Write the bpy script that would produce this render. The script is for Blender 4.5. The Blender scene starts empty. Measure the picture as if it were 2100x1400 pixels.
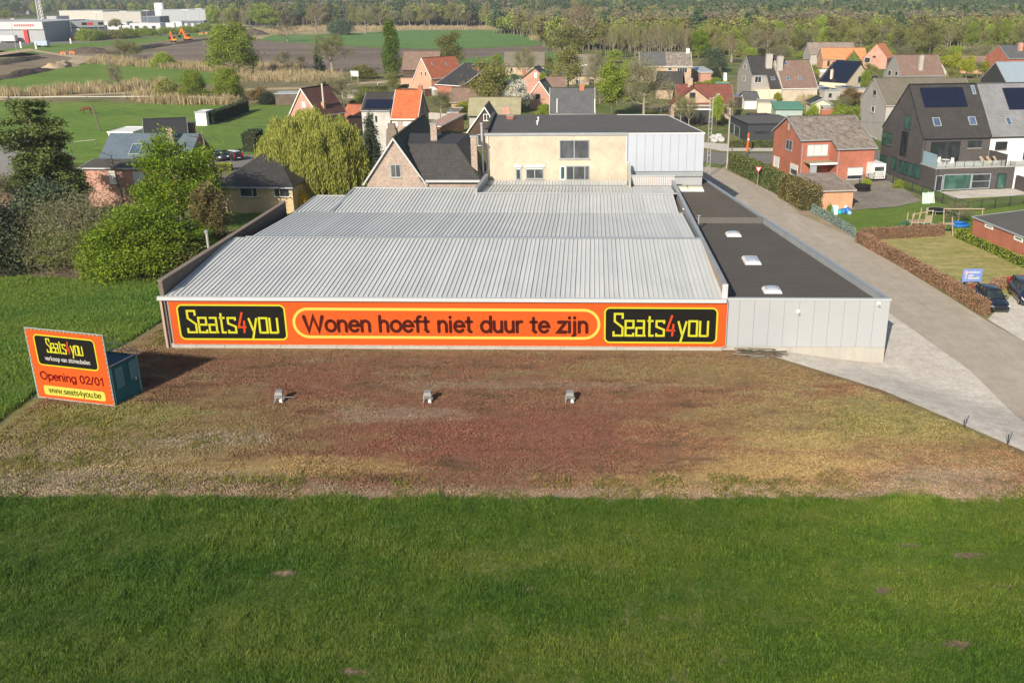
import bpy, bmesh, math, random
import numpy as np
from mathutils import Vector, Matrix
R=math.radians
random.seed(7); rng=np.random.default_rng(11)
S=bpy.context.scene; C=S.collection
# ---------------------------------------------------------------- camera, sky, sun, exposure
F_=1950.; CX=1185.; CY=700.; CAMH=24.0; PITCH=math.atan(708/F_)
cd=bpy.data.cameras.new('camera'); cam=bpy.data.objects.new('camera',cd); C.objects.link(cam)
cam.location=(0,0,CAMH); cam.rotation_euler=(math.pi/2-PITCH,0,0)
cd.sensor_width=36; cd.lens=F_/2100*36; cd.shift_x=(1050-CX)/2100; cd.clip_start=.5; cd.clip_end=12000
S.camera=cam
SUN_AZ=(-3.35,-8.5); SUN_EL=27.5
W=bpy.data.worlds.new('World'); S.world=W; W.use_nodes=True
wn=W.node_tree; bg=wn.nodes['Background']; sky=wn.nodes.new('ShaderNodeTexSky'); sky.sky_type='NISHITA'
sky.sun_disc=False; sky.sun_elevation=R(SUN_EL); sky.sun_rotation=math.atan2(SUN_AZ[0],SUN_AZ[1]); sky.air_density=1.0; sky.dust_density=1.2
wn.links.new(sky.outputs[0],bg.inputs[0]); bg.inputs[1].default_value=.082
ld=bpy.data.lights.new('sun','SUN'); ld.energy=5.0; ld.angle=R(.53); ld.color=(1,.90,.75)
sun=bpy.data.objects.new('sun',ld); C.objects.link(sun)
_d=Vector((SUN_AZ[0],SUN_AZ[1],0)).normalized()*math.cos(R(SUN_EL))+Vector((0,0,math.sin(R(SUN_EL))))
sun.rotation_euler=(-_d).to_track_quat('-Z','Y').to_euler(); sun.location=(0,0,60)
S.view_settings.view_transform='Standard'; S.view_settings.look='None'; S.view_settings.gamma=1; S.view_settings.use_curve_mapping=False
S.view_settings.exposure=.44
S.render.engine='CYCLES'
S.cycles.max_bounces=5; S.cycles.diffuse_bounces=2; S.cycles.glossy_bounces=2; S.cycles.transmission_bounces=3; S.cycles.volume_bounces=0; S.cycles.transparent_max_bounces=6
S.cycles.use_adaptive_sampling=True

# ---------------------------------------------------------------- survey: pixel of the 2100x1400 photograph -> point at a height
cp,sp=math.cos(PITCH),math.sin(PITCH)
def ray(px,py):
    x=(px-CX)/F_; y=-(py-CY)/F_
    return Vector((x,cp+y*sp,-sp+y*cp))
def at(px,py,z=0.):
    d=ray(px,py); t=(z-CAMH)/d.z
    return Vector((d.x*t,d.y*t,z))
E0=at(1600,735); E1=at(2100,925); ED=(E1-E0).normalized(); EN=Vector((-ED.y,ED.x,0))
if EN.x<0: EN=-EN
def T(x,y):                      # height of the ground: the road side lies 0.9 m lower than the plot
    s=((x-E0.x)*EN.x+(y-E0.y)*EN.y)/7.0
    s=min(1,max(0,s)); s=s*s*(3-2*s); t=min(1,max(0,(y-112)/56)); t=t*t*(3-2*t); return -.9*(s+(1-s)*t)
def gp(px,py,h=0.):              # point h above the ground that the pixel shows
    z=0.
    for _ in range(12):
        q=at(px,py,z+h); z=T(q.x,q.y)
    q.z=z; return q
# ---------------------------------------------------------------- materials
MT={}
def nd(nt,t,**k):
    n=nt.nodes.new('ShaderNode'+t)
    for a,v in k.items():
        if a in n.inputs: n.inputs[a].default_value=v
        else: setattr(n,a,v)
    return n
def ramp(nt,fac,stops):
    n=nt.nodes.new('ShaderNodeValToRGB'); e=n.color_ramp.elements
    while len(e)>1: e.remove(e[-1])
    for i,(p,c) in enumerate(stops):
        x=e[0] if i==0 else e.new(p)
        x.position=p; x.color=(*c,1) if len(c)==3 else c
    nt.links.new(fac,n.inputs[0]); return n
def noise(nt,vec,scale,detail=4,rough=.6,stretch=None):
    if stretch:
        m=nd(nt,'Mapping'); m.inputs['Scale'].default_value=stretch; nt.links.new(vec,m.inputs[0]); vec=m.outputs[0]
    n=nd(nt,'TexNoise',Scale=scale,Detail=detail,Roughness=rough); nt.links.new(vec,n.inputs['Vector']); return n
def mixc(nt,f,a,b,mode='MIX'):
    n=nt.nodes.new('ShaderNodeMix'); n.data_type='RGBA'; n.blend_type=mode; n.clamp_factor=True
    for s,v in ((n.inputs[0],f),(n.inputs[6],a),(n.inputs[7],b)):
        if hasattr(v,'is_linked'): nt.links.new(v,s)
        elif isinstance(v,(int,float)): s.default_value=v
        else: s.default_value=(*v,1)
    return n.outputs[2]
def base(name):
    m=bpy.data.materials.new(name); m.use_nodes=True; nt=m.node_tree; b=nt.nodes['Principled BSDF']; MT[name]=m
    return m,nt,b
def coords(nt,kind='Object'):
    return nd(nt,'TexCoord').outputs[kind]
def geo(nt): return nd(nt,'NewGeometry').outputs['Position']
def bump(nt,b,h,strength=.3,dist=.02):
    n=nd(nt,'Bump',Strength=strength,Distance=dist); nt.links.new(h,n.inputs['Height']); nt.links.new(n.outputs[0],b.inputs['Normal'])
def plain(name,c,r=.7,var=.12,scale=.7,metal=0,fine=0,spec=.22,grime=0):
    m,nt,b=base(name); p=geo(nt)
    n=noise(nt,p,scale,5,.65); col=ramp(nt,n.outputs[0],[(.25,[x*(1-var) for x in c]),(.75,[min(1,x*(1+var)) for x in c])]).outputs[0]
    if fine:
        n2=noise(nt,p,9,6,.75); col=mixc(nt,n2.outputs[0],col,[x*(1-fine) for x in c])
    if grime:
        n3=noise(nt,p,1.2,6,.7,(1,1,.18)); g=ramp(nt,n3.outputs[0],[(.48,(0,0,0)),(.75,(1,1,1))])
        mm=nd(nt,'Math',operation='MULTIPLY'); nt.links.new(g.outputs[0],mm.inputs[0]); mm.inputs[1].default_value=grime
        col=mixc(nt,mm.outputs[0],col,[x*.55 for x in c])
    nt.links.new(col,b.inputs['Base Color']); b.inputs['Roughness'].default_value=r; b.inputs['Metallic'].default_value=metal
    b.inputs['Specular IOR Level'].default_value=spec; return m
def brick(name,c1,c2,mortar,bw=.22,bh=.065,r=.85,gap=.008):
    m,nt,b=base(name); co=coords(nt)
    s=nd(nt,'SeparateXYZ'); nt.links.new(co,s.inputs[0]); a=nd(nt,'Math',operation='ADD'); nt.links.new(s.outputs[0],a.inputs[0]); nt.links.new(s.outputs[1],a.inputs[1])
    k=nd(nt,'CombineXYZ'); nt.links.new(a.outputs[0],k.inputs[0]); nt.links.new(s.outputs[2],k.inputs[1])
    t=nd(nt,'TexBrick',Scale=1.); t.inputs['Brick Width'].default_value=bw; t.inputs['Row Height'].default_value=bh; t.inputs['Mortar Size'].default_value=gap
    t.inputs['Color1'].default_value=(*c1,1); t.inputs['Color2'].default_value=(*c2,1); t.inputs['Mortar'].default_value=(*mortar,1); t.offset=.5
    nt.links.new(k.outputs[0],t.inputs['Vector'])
    n=noise(nt,co,.5,5,.6); v=ramp(nt,n.outputs[0],[(.3,(.8,.8,.8)),(.7,(1.12,1.12,1.12))])
    st=noise(nt,co,2.5,4,.6,(1,1,6)); v2=ramp(nt,st.outputs[0],[(.3,(.82,.82,.82)),(.7,(1.1,1.1,1.1))])
    o=mixc(nt,1.,t.outputs[0],v.outputs[0],'MULTIPLY'); o=mixc(nt,1.,o,v2.outputs[0],'MULTIPLY')
    nt.links.new(o,b.inputs['Base Color']); b.inputs['Roughness'].default_value=r; bump(nt,b,t.outputs[1],-.25,.01); return m
def tiles(name,c,c2,r=.6,tw=.3,th=.34,moss=None,spec=.4):
    m,nt,b=base(name); uv=coords(nt,'UV')
    t=nd(nt,'TexBrick',Scale=1.); t.inputs['Brick Width'].default_value=tw; t.inputs['Row Height'].default_value=th; t.inputs['Mortar Size'].default_value=.02; t.inputs['Mortar Smooth'].default_value=.4
    t.offset=0; t.inputs['Color1'].default_value=(*c,1); t.inputs['Color2'].default_value=(*c2,1); t.inputs['Mortar'].default_value=(*[x*.4 for x in c],1)
    nt.links.new(uv,t.inputs['Vector'])
    n=noise(nt,uv,.45,6,.7); v=ramp(nt,n.outputs[0],[(.3,(.78,.78,.78)),(.7,(1.15,1.15,1.15))]); o=mixc(nt,1.,t.outputs[0],v.outputs[0],'MULTIPLY')
    if moss:
        n2=noise(nt,uv,1.3,8,.75); g=ramp(nt,n2.outputs[0],[(.45,(0,0,0)),(.62,(1,1,1))]); o=mixc(nt,g.outputs[0],o,moss)
    nt.links.new(o,b.inputs['Base Color']); b.inputs['Roughness'].default_value=r; b.inputs['Specular IOR Level'].default_value=spec; bump(nt,b,t.outputs[1],-.6,.03); return m
def leafm(name,c,c2,tr=.3,scale=.6):
    m,nt,b=base(name); p=geo(nt); g=nd(nt,'NewGeometry'); oi=nd(nt,'ObjectInfo')
    n=noise(nt,p,scale,4,.6); f=nd(nt,'Math',operation='ADD'); f2=nd(nt,'Math',operation='MULTIPLY'); f2.inputs[1].default_value=.55
    nt.links.new(g.outputs['Random Per Island'],f2.inputs[0]); nt.links.new(n.outputs[0],f.inputs[0]); nt.links.new(f2.outputs[0],f.inputs[1])
    col=ramp(nt,f.outputs[0],[(.4,c),(1.,c2)]).outputs[0]
    h=nd(nt,'HueSaturation'); mr=nd(nt,'MapRange'); mr.inputs[3].default_value=.78; mr.inputs[4].default_value=1.22
    nt.links.new(oi.outputs['Random'],mr.inputs[0]); nt.links.new(mr.outputs[0],h.inputs['Value']); nt.links.new(col,h.inputs['Color']); col=h.outputs[0]
    nt.links.new(col,b.inputs['Base Color']); b.inputs['Roughness'].default_value=.55; b.inputs['Specular IOR Level'].default_value=.25
    tl=nd(nt,'BsdfTranslucent'); nt.links.new(col,tl.inputs[0]); mx=nd(nt,'MixShader'); mx.inputs[0].default_value=tr
    nt.links.new(b.outputs[0],mx.inputs[1]); nt.links.new(tl.outputs[0],mx.inputs[2]); nt.links.new(mx.outputs[0],nt.nodes['Material Output'].inputs[0]); return m
def glass(name,c=(.02,.025,.03),r=.06,spec=.6):
    m,nt,b=base(name); p=geo(nt); n=noise(nt,p,1.1,3,.5,(1,1,.5)); o=ramp(nt,n.outputs[0],[(.42,c),(.7,[min(1,x*1.8+.012) for x in c])]).outputs[0]
    nt.links.new(o,b.inputs['Base Color']); b.inputs['Roughness'].default_value=r; b.inputs['Specular IOR Level'].default_value=spec; return m
def slats(name,c,step=.05,axis=2,r=.5,depth=.6):
    m,nt,b=base(name); co=coords(nt); w=nd(nt,'TexWave',Scale=1/step/ (2*math.pi)*6.2832/1.0); w.bands_direction='XYZ'[axis]; w.inputs['Distortion'].default_value=0
    w.inputs['Scale'].default_value=.314/step; nt.links.new(co,w.inputs[0]); o=mixc(nt,w.outputs[0],[x*(1-depth*.5) for x in c],c); nt.links.new(o,b.inputs['Base Color']); b.inputs['Roughness'].default_value=r; bump(nt,b,w.outputs[0],.3,.01); return m
WHITE=plain('white_paint',(.72,.72,.70),.45,.04); GREYF=plain('grey_frame',(.3,.33,.36),.4,.05); DARKF=plain('dark_frame',(.03,.034,.04),.4,.1)
PANE=glass('window_glass'); PANEG=glass('green_glass',(.03,.075,.062)); PANEL=glass('pale_glass',(.045,.05,.055)); CURT=plain('curtain',(.42,.40,.37),.8,.3,2.5)
SHUT=slats('roller_shutter',(.70,.70,.68),.06); SOLAR=None
ZINC=plain('zinc',(.36,.38,.40),.4,.1,metal=.3); LEAD=plain('flashing',(.27,.29,.31),.5,.15); CONC=plain('concrete',(.42,.40,.36),.9,.12,.8,fine=.25,grime=.5)
BLACK=plain('black_rubber',(.02,.02,.02),.8,.2); WOOD=plain('weathered_wood',(.17,.14,.11),.85,.25,2.,fine=.3); BARK=plain('bark',(.15,.125,.095),.95,.3,3.,fine=.3); PALEBARK=plain('pale_bark',(.30,.27,.21),.95,.25,3.,fine=.25)
CHROME=plain('bright_metal',(.6,.6,.6),.25,.05,metal=1.); GALV=plain('galvanised_steel',(.5,.51,.52),.4,.12,metal=.5)
BITU=plain('bitumen_roof',(.105,.095,.085),.85,.15,.35,fine=.25); BITUG=plain('grey_bitumen_roof',(.125,.12,.113),.85,.18,.35,fine=.22)
# ---------------------------------------------------------------- mesh builder
class MB:
    def __init__(s): s.v=[]; s.f=[]; s.uv=[]
    def face(s,pts,uv=None):
        k=len(s.v); s.v+= [tuple(p) for p in pts]; s.f.append(tuple(range(k,k+len(pts)))); s.uv.append(uv or [(0,0)]*len(pts)); return s
    def solid(s,bot,top):          # prism between two rings (bottom ring counter-clockwise seen from above)
        k=len(s.v); n=len(bot); s.v+=[tuple(p) for p in bot]+[tuple(p) for p in top]
        s.f.append(tuple(k+i for i in reversed(range(n)))); s.f.append(tuple(k+n+i for i in range(n))); s.uv+=[[(p[0],p[1]) for p in reversed(bot)],[(p[0],p[1]) for p in top]]
        for i in range(n):
            j=(i+1)%n; s.f.append((k+i,k+j,k+n+j,k+n+i)); s.uv.append([(0,0)]*4)
        return s
    def box(s,x0,y0,z0,x1,y1,z1):
        if x0>x1:x0,x1=x1,x0
        if y0>y1:y0,y1=y1,y0
        if z0>z1:z0,z1=z1,z0
        r=[(x0,y0),(x1,y0),(x1,y1),(x0,y1)]
        return s.solid([(x,y,z0) for x,y in r],[(x,y,z1) for x,y in r])
    def slab(s,a,b,c,d,t,uvs=None): # quad a b c d (ccw seen from outside) thickened inwards by t, with metre uv on the outer face
        a,b,c,d=[Vector(q) for q in (a,b,c,d)]; n=(b-a).cross(d-a).normalized()*t
        u=(b-a).normalized(); w=(d-a); w=(w-u*w.dot(u)).normalized()
        uv=[((q-a).dot(u),(q-a).dot(w)) for q in (a,b,c,d)]
        s.face([a,b,c,d],uv); s.face([a-n,d-n,c-n,b-n])
        for p,q in ((a,b),(b,c),(c,d),(d,a)): s.face([q,p,p-n,q-n])
        return s
    def poly_slab(s,pts,t):
        pts=[Vector(q) for q in pts]; n=(pts[1]-pts[0]).cross(pts[2]-pts[0]).normalized()*t; u=(pts[1]-pts[0]).normalized(); w=n.normalized().cross(u)
        s.face(pts,[((q-pts[0]).dot(u),(q-pts[0]).dot(w)) for q in pts]); s.face([q-n for q in reversed(pts)])
        for i in range(len(pts)):
            p,q=pts[i],pts[(i+1)%len(pts)]; s.face([q,p,p-n,q-n])
        return s
    def tube(s,a,b,r0,r1=None,n=6,caps=True):
        a=Vector(a); b=Vector(b); r1=r0 if r1 is None else r1; d=(b-a)
        if d.length<1e-6: return s
        d.normalize(); x=d.orthogonal().normalized(); y=d.cross(x); k=len(s.v)
        for p,r in ((a,r0),(b,r1)):
            for i in range(n):
                t=2*math.pi*i/n; s.v.append(tuple(p+x*math.cos(t)*r+y*math.sin(t)*r))
        for i in range(n):
            j=(i+1)%n; s.f.append((k+i,k+j,k+n+j,k+n+i)); s.uv.append([(0,0)]*4)
        if caps:
            s.f.append(tuple(k+i for i in reversed(range(n)))); s.f.append(tuple(k+n+i for i in range(n))); s.uv+=[[(0,0)]*n]*2
        return s
    def lathe(s,c,prof,n=16):      # prof: list of (r,z)
        k=len(s.v)
        for r,z in prof:
            for i in range(n):
                t=2*math.pi*i/n; s.v.append((c[0]+r*math.cos(t),c[1]+r*math.sin(t),c[2]+z))
        for q in range(len(prof)-1):
            for i in range(n):
                j=(i+1)%n; s.f.append((k+q*n+i,k+q*n+j,k+(q+1)*n+j,k+(q+1)*n+i)); s.uv.append([(0,0)]*4)
        return s
    def bar(s,a,b,w,h): # square section bar
        a=Vector(a); b=Vector(b); d=(b-a).normalized(); x=d.cross(Vector((0,0,1)))
        x=x.normalized() if x.length>1e-4 else Vector((1,0,0)); y=x.cross(d)
        q=[x*w/2*i+y*h/2*j for i,j in ((-1,-1),(1,-1),(1,1),(-1,1))]
        k=len(s.v); s.v+=[tuple(a+e) for e in q]+[tuple(b+e) for e in q]
        for i in range(4):
            j=(i+1)%4; s.f.append((k+j,k+i,k+4+i,k+4+j)); s.uv.append([(0,0)]*4)
        s.f.append((k,k+1,k+2,k+3)); s.f.append((k+7,k+6,k+5,k+4)); s.uv+=[[(0,0)]*4]*2
        return s
    def mesh(s,name,mat=None,smooth=False):
        m=bpy.data.meshes.new(name); m.from_pydata(s.v,[],s.f); u=m.uv_layers.new(name='uv')
        u.data.foreach_set('uv',np.array([c for f in s.uv for p in f for c in p],dtype=np.float32))
        if mat: m.materials.append(mat)
        if smooth: m.shade_smooth()
        m.update(); return m
    def build(s,name,mat=None,parent=None,smooth=False,loc=(0,0,0),rz=0):
        return link(name,s.mesh(name,mat,smooth),parent,loc,rz)
def link(name,mesh,parent=None,loc=(0,0,0),rz=0):
    o=bpy.data.objects.new(name,mesh); C.objects.link(o); o.location=loc
    if rz: o.rotation_euler=(0,0,rz)
    if parent: o.parent=parent
    return o
def tag(o,label=None,cat=None,group=None,kind=None):
    for k,v in (('label',label),('category',cat),('group',group),('kind',kind)):
        if v: o[k]=v
    return o
def thing(name,label,cat,loc=(0,0,0),rz=0,group=None):
    o=bpy.data.objects.new(name,None); o.empty_display_size=.5; C.objects.link(o); o.location=loc; o.rotation_euler=(0,0,rz); return tag(o,label,cat,group)
def dup(o,loc=None,rz=None,label=None,sc=None,par=None):
    r=o.copy(); C.objects.link(r)
    if par: r.parent=par
    if loc is not None: r.location=loc
    if rz is not None: r.rotation_euler=(0,0,rz)
    if sc is not None: r.scale=sc
    if label: r['label']=label
    for c in o.children: dup(c,par=r)
    return r
def box(name,mat,par,*a): return MB().box(*a).build(name,mat,par)
class Frame:                       # a plane in the world with two axes, for placing things read off the photograph
    def __init__(s,o,u,v): s.o=Vector(o); s.u=Vector(u).normalized(); s.v=Vector(v); s.v=(s.v-s.u*s.v.dot(s.u)).normalized(); s.n=s.u.cross(s.v)
    def hit(s,px,py):
        d=ray(px,py); c=Vector((0,0,CAMH)); t=(s.o-c).dot(s.n)/d.dot(s.n); p=c+d*t-s.o; return p.dot(s.u),p.dot(s.v)
# ---------------------------------------------------------------- ground
def groundcol(nt,p):
    n=noise(nt,p,.05,6,.65); n2=noise(nt,p,.9,6,.7); a=ramp(nt,n.outputs[0],[(.35,(.09,.125,.03)),(.47,(.13,.16,.045)),(.56,(.19,.18,.085)),(.66,(.24,.19,.12))]).outputs[0]
    return mixc(nt,1.,a,ramp(nt,n2.outputs[0],[(.3,(.7,.7,.7)),(.7,(1.25,1.25,1.25))]).outputs[0],'MULTIPLY')
def surf(name,stops,s1=.08,s2=1.2,r=.95,stretch=None,b=.3,lo=.72,hi=1.25,s3=None):
    m,nt,bs=base(name); p=geo(nt); n=noise(nt,p,s1,6,.65,stretch); n2=noise(nt,p,s2,6,.75)
    o=mixc(nt,1.,ramp(nt,n.outputs[0],stops).outputs[0],ramp(nt,n2.outputs[0],[(.3,(lo,)*3),(.7,(hi,)*3)]).outputs[0],'MULTIPLY')
    if s3:
        n3=noise(nt,p,s3,5,.8); o=mixc(nt,1.,o,ramp(nt,n3.outputs[0],[(.3,(.75,)*3),(.7,(1.22,)*3)]).outputs[0],'MULTIPLY')
    nt.links.new(o,bs.inputs['Base Color']); bs.inputs['Roughness'].default_value=r; bs.inputs['Specular IOR Level'].default_value=.15; bump(nt,bs,n2.outputs[0],b,.15); return m
m,nt,b=base('mixed_ground'); nt.links.new(groundcol(nt,geo(nt)),b.inputs['Base Color']); b.inputs['Roughness'].default_value=1; b.inputs['Specular IOR Level'].default_value=.1
def sheet(name,poly,mat,off=.004,cut=0,pixels=True,kind='structure',h=None):
    pts=[gp(*q) if pixels else Vector((q[0],q[1],0)) for q in poly]
    bm=bmesh.new(); vs=[bm.verts.new((p.x,p.y,0)) for p in pts]; bm.faces.new(vs)
    if cut:
        xs=[p.x for p in pts]; ys=[p.y for p in pts]
        for ax,(lo,hi) in ((0,(min(xs),max(xs))),(1,(min(ys),max(ys)))):
            k=math.ceil(lo/cut)*cut
            while k<hi:
                co=(k,0,0) if ax==0 else (0,k,0); no=(1,0,0) if ax==0 else (0,1,0)
                bmesh.ops.bisect_plane(bm,geom=bm.verts[:]+bm.edges[:]+bm.faces[:],plane_co=co,plane_no=no); k+=cut
    bmesh.ops.triangulate(bm,faces=bm.faces[:])
    for v in bm.verts: v.co.z=T(v.co.x,v.co.y)+off
    bm.normal_update()
    for f in bm.faces:
        if f.normal.z<0: f.normal_flip()
    me=bpy.data.meshes.new(name); bm.to_mesh(me); bm.free()
    me.materials.append(mat); o=link(name,me); 
    if kind: o['kind']=kind
    return o
xs=sorted(set([-4000,-2500,-1500,-900,-500,-300,-200,-140]+list(range(-100,0,4))+list(range(0,60))+list(range(60,101,4))+[140,200,300,500,900,1500,2500,4000]))
ys=sorted(set([-500,-200,-60,0]+list(range(20,36,4))+list(range(36,100))+list(range(100,176,4))+[200,240,300,400,600,900,1400,2200,3500,6000,9000]))
mb=MB(); gv=[(x,y,T(x,y)-.03) for y in ys for x in xs]; nx=len(xs)
me=bpy.data.meshes.new('ground'); me.from_pydata(gv,[],[(j*nx+i,j*nx+i+1,(j+1)*nx+i+1,(j+1)*nx+i) for j in range(len(ys)-1) for i in range(nx-1)]); me.materials.append(MT['mixed_ground'])
tag(link('ground',me),kind='structure')
# ---------------------------------------------------------------- the fields and roads
GRASSG=surf('grass_field',[(.3,(.035,.07,.014)),(.5,(.05,.095,.018)),(.7,(.08,.12,.026))],.12,1.6,b=.5,s3=7)
WHEATG=surf('wheat_ground',[(.3,(.04,.09,.025)),(.7,(.06,.115,.03))],.1,1.5,b=.5)
MEADOW=surf('meadow',[(.3,(.10,.175,.03)),(.5,(.13,.215,.036)),(.7,(.17,.23,.05))],.035,.5,b=.2)
FARGREEN=surf('far_green_crop',[(.3,(.10,.20,.055)),(.7,(.135,.23,.065))],.02,.2,b=.1)
LAWN=surf('lawn',[(.3,(.10,.17,.028)),(.6,(.14,.2,.04)),(.8,(.2,.22,.06))],.15,1.6,b=.2)
DRYLAWN=surf('dry_lawn',[(.3,(.22,.24,.07)),(.5,(.32,.29,.11)),(.7,(.42,.35,.16))],.35,1.6,stretch=(1,3,1),b=.2)
PLOUGH=surf('ploughed_soil',[(.3,(.15,.115,.092)),(.5,(.19,.15,.125)),(.7,(.24,.19,.155))],.02,.35,stretch=(.3,2,1),b=.3)
REED=surf('dry_reed',[(.3,(.24,.2,.11)),(.5,(.36,.29,.16)),(.7,(.48,.39,.23))],.09,.6,b=.5)
SCRUB=surf('scrub_ground',[(.3,(.12,.13,.055)),(.5,(.19,.165,.09)),(.7,(.27,.22,.13))],.07,.8,b=.5)
SAND=surf('bare_sand',[(.3,(.36,.28,.18)),(.7,(.5,.4,.27))],.1,.6,b=.4)
DIRT=surf('dark_earth',[(.3,(.06,.048,.038)),(.7,(.13,.10,.08))],.2,.8,b=.8)
ROADM=surf('side_road_surface',[(.3,(.345,.297,.24)),(.45,(.42,.365,.30)),(.55,(.40,.35,.287)),(.7,(.475,.415,.34))],.35,.8,r=.9,stretch=(1,.15,1),b=.1,lo=.86,hi=1.1,s3=9)
APRON=surf('worn_concrete_paving',[(.3,(.50,.455,.395)),(.5,(.58,.535,.47)),(.7,(.64,.595,.53))],.3,1.1,r=.92,b=.15,lo=.8,hi=1.12,s3=6)
VERGE=surf('sandy_verge',[(.3,(.26,.2,.14)),(.5,(.36,.28,.2)),(.7,(.24,.22,.11))],.3,1.8,b=.3)
ASPH=surf('street_asphalt',[(.3,(.17,.16,.15)),(.7,(.22,.205,.19))],.1,1.,r=.9,b=.1,lo=.9,hi=1.1)
YARD=surf('yard_concrete',[(.3,(.2,.175,.145)),(.7,(.29,.26,.22))],.25,1.5,b=.15,s3=5)
MULCH=surf('wood_chip_soil',[(.3,(.12,.085,.06)),(.7,(.28,.2,.15))],.8,4,b=.6,s3=9)
# plot in front of the hall: one colour map shared by the soil and the moss growing on it
def plotcol(nt):
    p=geo(nt); big=noise(nt,p,.10,5,.6,(.7,1.6,1)); med=noise(nt,p,.42,6,.68,(.6,1.5,1)); fin=noise(nt,p,2.4,8,.85)
    c=ramp(nt,med.outputs[0],[(.30,(.10,.062,.038)),(.42,(.165,.098,.056)),(.5,(.215,.105,.064)),(.57,(.18,.12,.07)),(.66,(.25,.175,.105))]).outputs[0]
    s=nd(nt,'SeparateXYZ'); nt.links.new(p,s.inputs[0])
    def spot(x,y,rx,ry,soft=.5):
        d=nd(nt,'VectorMath',operation='SUBTRACT'); nt.links.new(p,d.inputs[0]); d.inputs[1].default_value=(x,y,0)
        q=nd(nt,'VectorMath',operation='MULTIPLY'); nt.links.new(d.outputs[0],q.inputs[0]); q.inputs[1].default_value=(1/rx,1/ry,0)
        l=nd(nt,'VectorMath',operation='LENGTH'); nt.links.new(q.outputs[0],l.inputs[0])
        a=nd(nt,'Math',operation='MULTIPLY_ADD'); nt.links.new(med.outputs[0],a.inputs[0]); a.inputs[1].default_value=-2.6; nt.links.new(l.outputs['Value'],a.inputs[2])
        r=nd(nt,'MapRange'); r.interpolation_type='SMOOTHSTEP'; nt.links.new(a.outputs[0],r.inputs[0]); r.inputs[1].default_value=-.3+soft*1.; r.inputs[2].default_value=-.3-soft*1.; return r.outputs[0]
    def sc(f,k):
        m=nd(nt,'Math',operation='MULTIPLY'); nt.links.new(f,m.inputs[0]); m.inputs[1].default_value=k; return m.outputs[0]
    red=(.21,.078,.055); olive=(.23,.19,.08); gold=(.38,.28,.105); grey=(.30,.25,.20); lime=(.21,.23,.06)
    for (a,bb,rx,ry,col,k) in ((700,905,9,2.2,red,.4),(1050,905,8,2.6,red,.5),(880,850,7,2,red,.3),(1300,860,5,2.5,red,.35),(640,790,3,2,red,.4),(1560,905,2.5,1,red,.7),
        (1500,760,9,2.2,olive,.55),(1850,900,10,5,gold,.28),(1600,955,4,1.2,gold,.6),(1640,905,2.2,.9,gold,.9),(250,900,9,5,olive,.6),(60,930,8,5,olive,.65),(30,960,6,3,grey,.25),
        (480,960,6,1.,gold,.35),(640,955,4,.8,gold,.4),(200,850,4,1.5,lime,.5),(820,850,3.5,.8,grey,.45),(440,900,3,.8,grey,.6),(1080,790,8,.5,grey,.25),(1930,980,3,1.,grey,.4),(1750,860,8,3,olive,.55),(1900,860,5,2.5,lime,.35),(100,990,10,1.,grey,.45),(1450,990,5,1,gold,.4)):
        q=at(a,bb); c=mixc(nt,sc(spot(q.x,q.y,rx*1.25,ry*1.25),k),c,col)
    # bare greyish strip along the grass
    r=nd(nt,'MapRange'); a=nd(nt,'Math',operation='MULTIPLY_ADD'); nt.links.new(med.outputs[0],a.inputs[0]); a.inputs[1].default_value=2.2; nt.links.new(s.outputs[1],a.inputs[2]); nt.links.new(a.outputs[0],r.inputs[0]); r.interpolation_type='SMOOTHSTEP'
    r.inputs[1].default_value=45.6; r.inputs[2].default_value=44.0; c=mixc(nt,sc(r.outputs[0],.6),c,(.36,.285,.2))
    r=nd(nt,'MapRange'); nt.links.new(s.outputs[1],r.inputs[0]); r.inputs[1].default_value=62.6; r.inputs[2].default_value=64.6; c=mixc(nt,sc(r.outputs[0],.6),c,(.25,.19,.09))
    v=ramp(nt,fin.outputs[0],[(.3,(.62,.62,.62)),(.5,(1,1,1)),(.7,(1.35,1.32,1.25))]); c=mixc(nt,1.,c,v.outputs[0],'MULTIPLY')
    h=nd(nt,'HueSaturation'); h.inputs['Saturation'].default_value=.92; nt.links.new(c,h.inputs['Color']); c=h.outputs[0]
    return c,fin
m,nt,b=base('mossy_plot_soil'); c,f=plotcol(nt); nt.links.new(c,b.inputs['Base Color']); b.inputs['Roughness'].default_value=1; b.inputs['Specular IOR Level'].default_value=.1; bump(nt,b,f.outputs[0],.8,.08); PLOT=m
m,nt,b=base('plot_moss'); c,f=plotcol(nt); g=nd(nt,'NewGeometry'); rr=ramp(nt,g.outputs['Random Per Island'],[(0,(.85,.85,.85)),(1,(1.55,1.5,1.4))]); nt.links.new(mixc(nt,1.,c,rr.outputs[0],'MULTIPLY'),b.inputs['Base Color']); b.inputs['Roughness'].default_value=1; b.inputs['Specular IOR Level'].default_value=.1; PLOTMOSS=m

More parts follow.
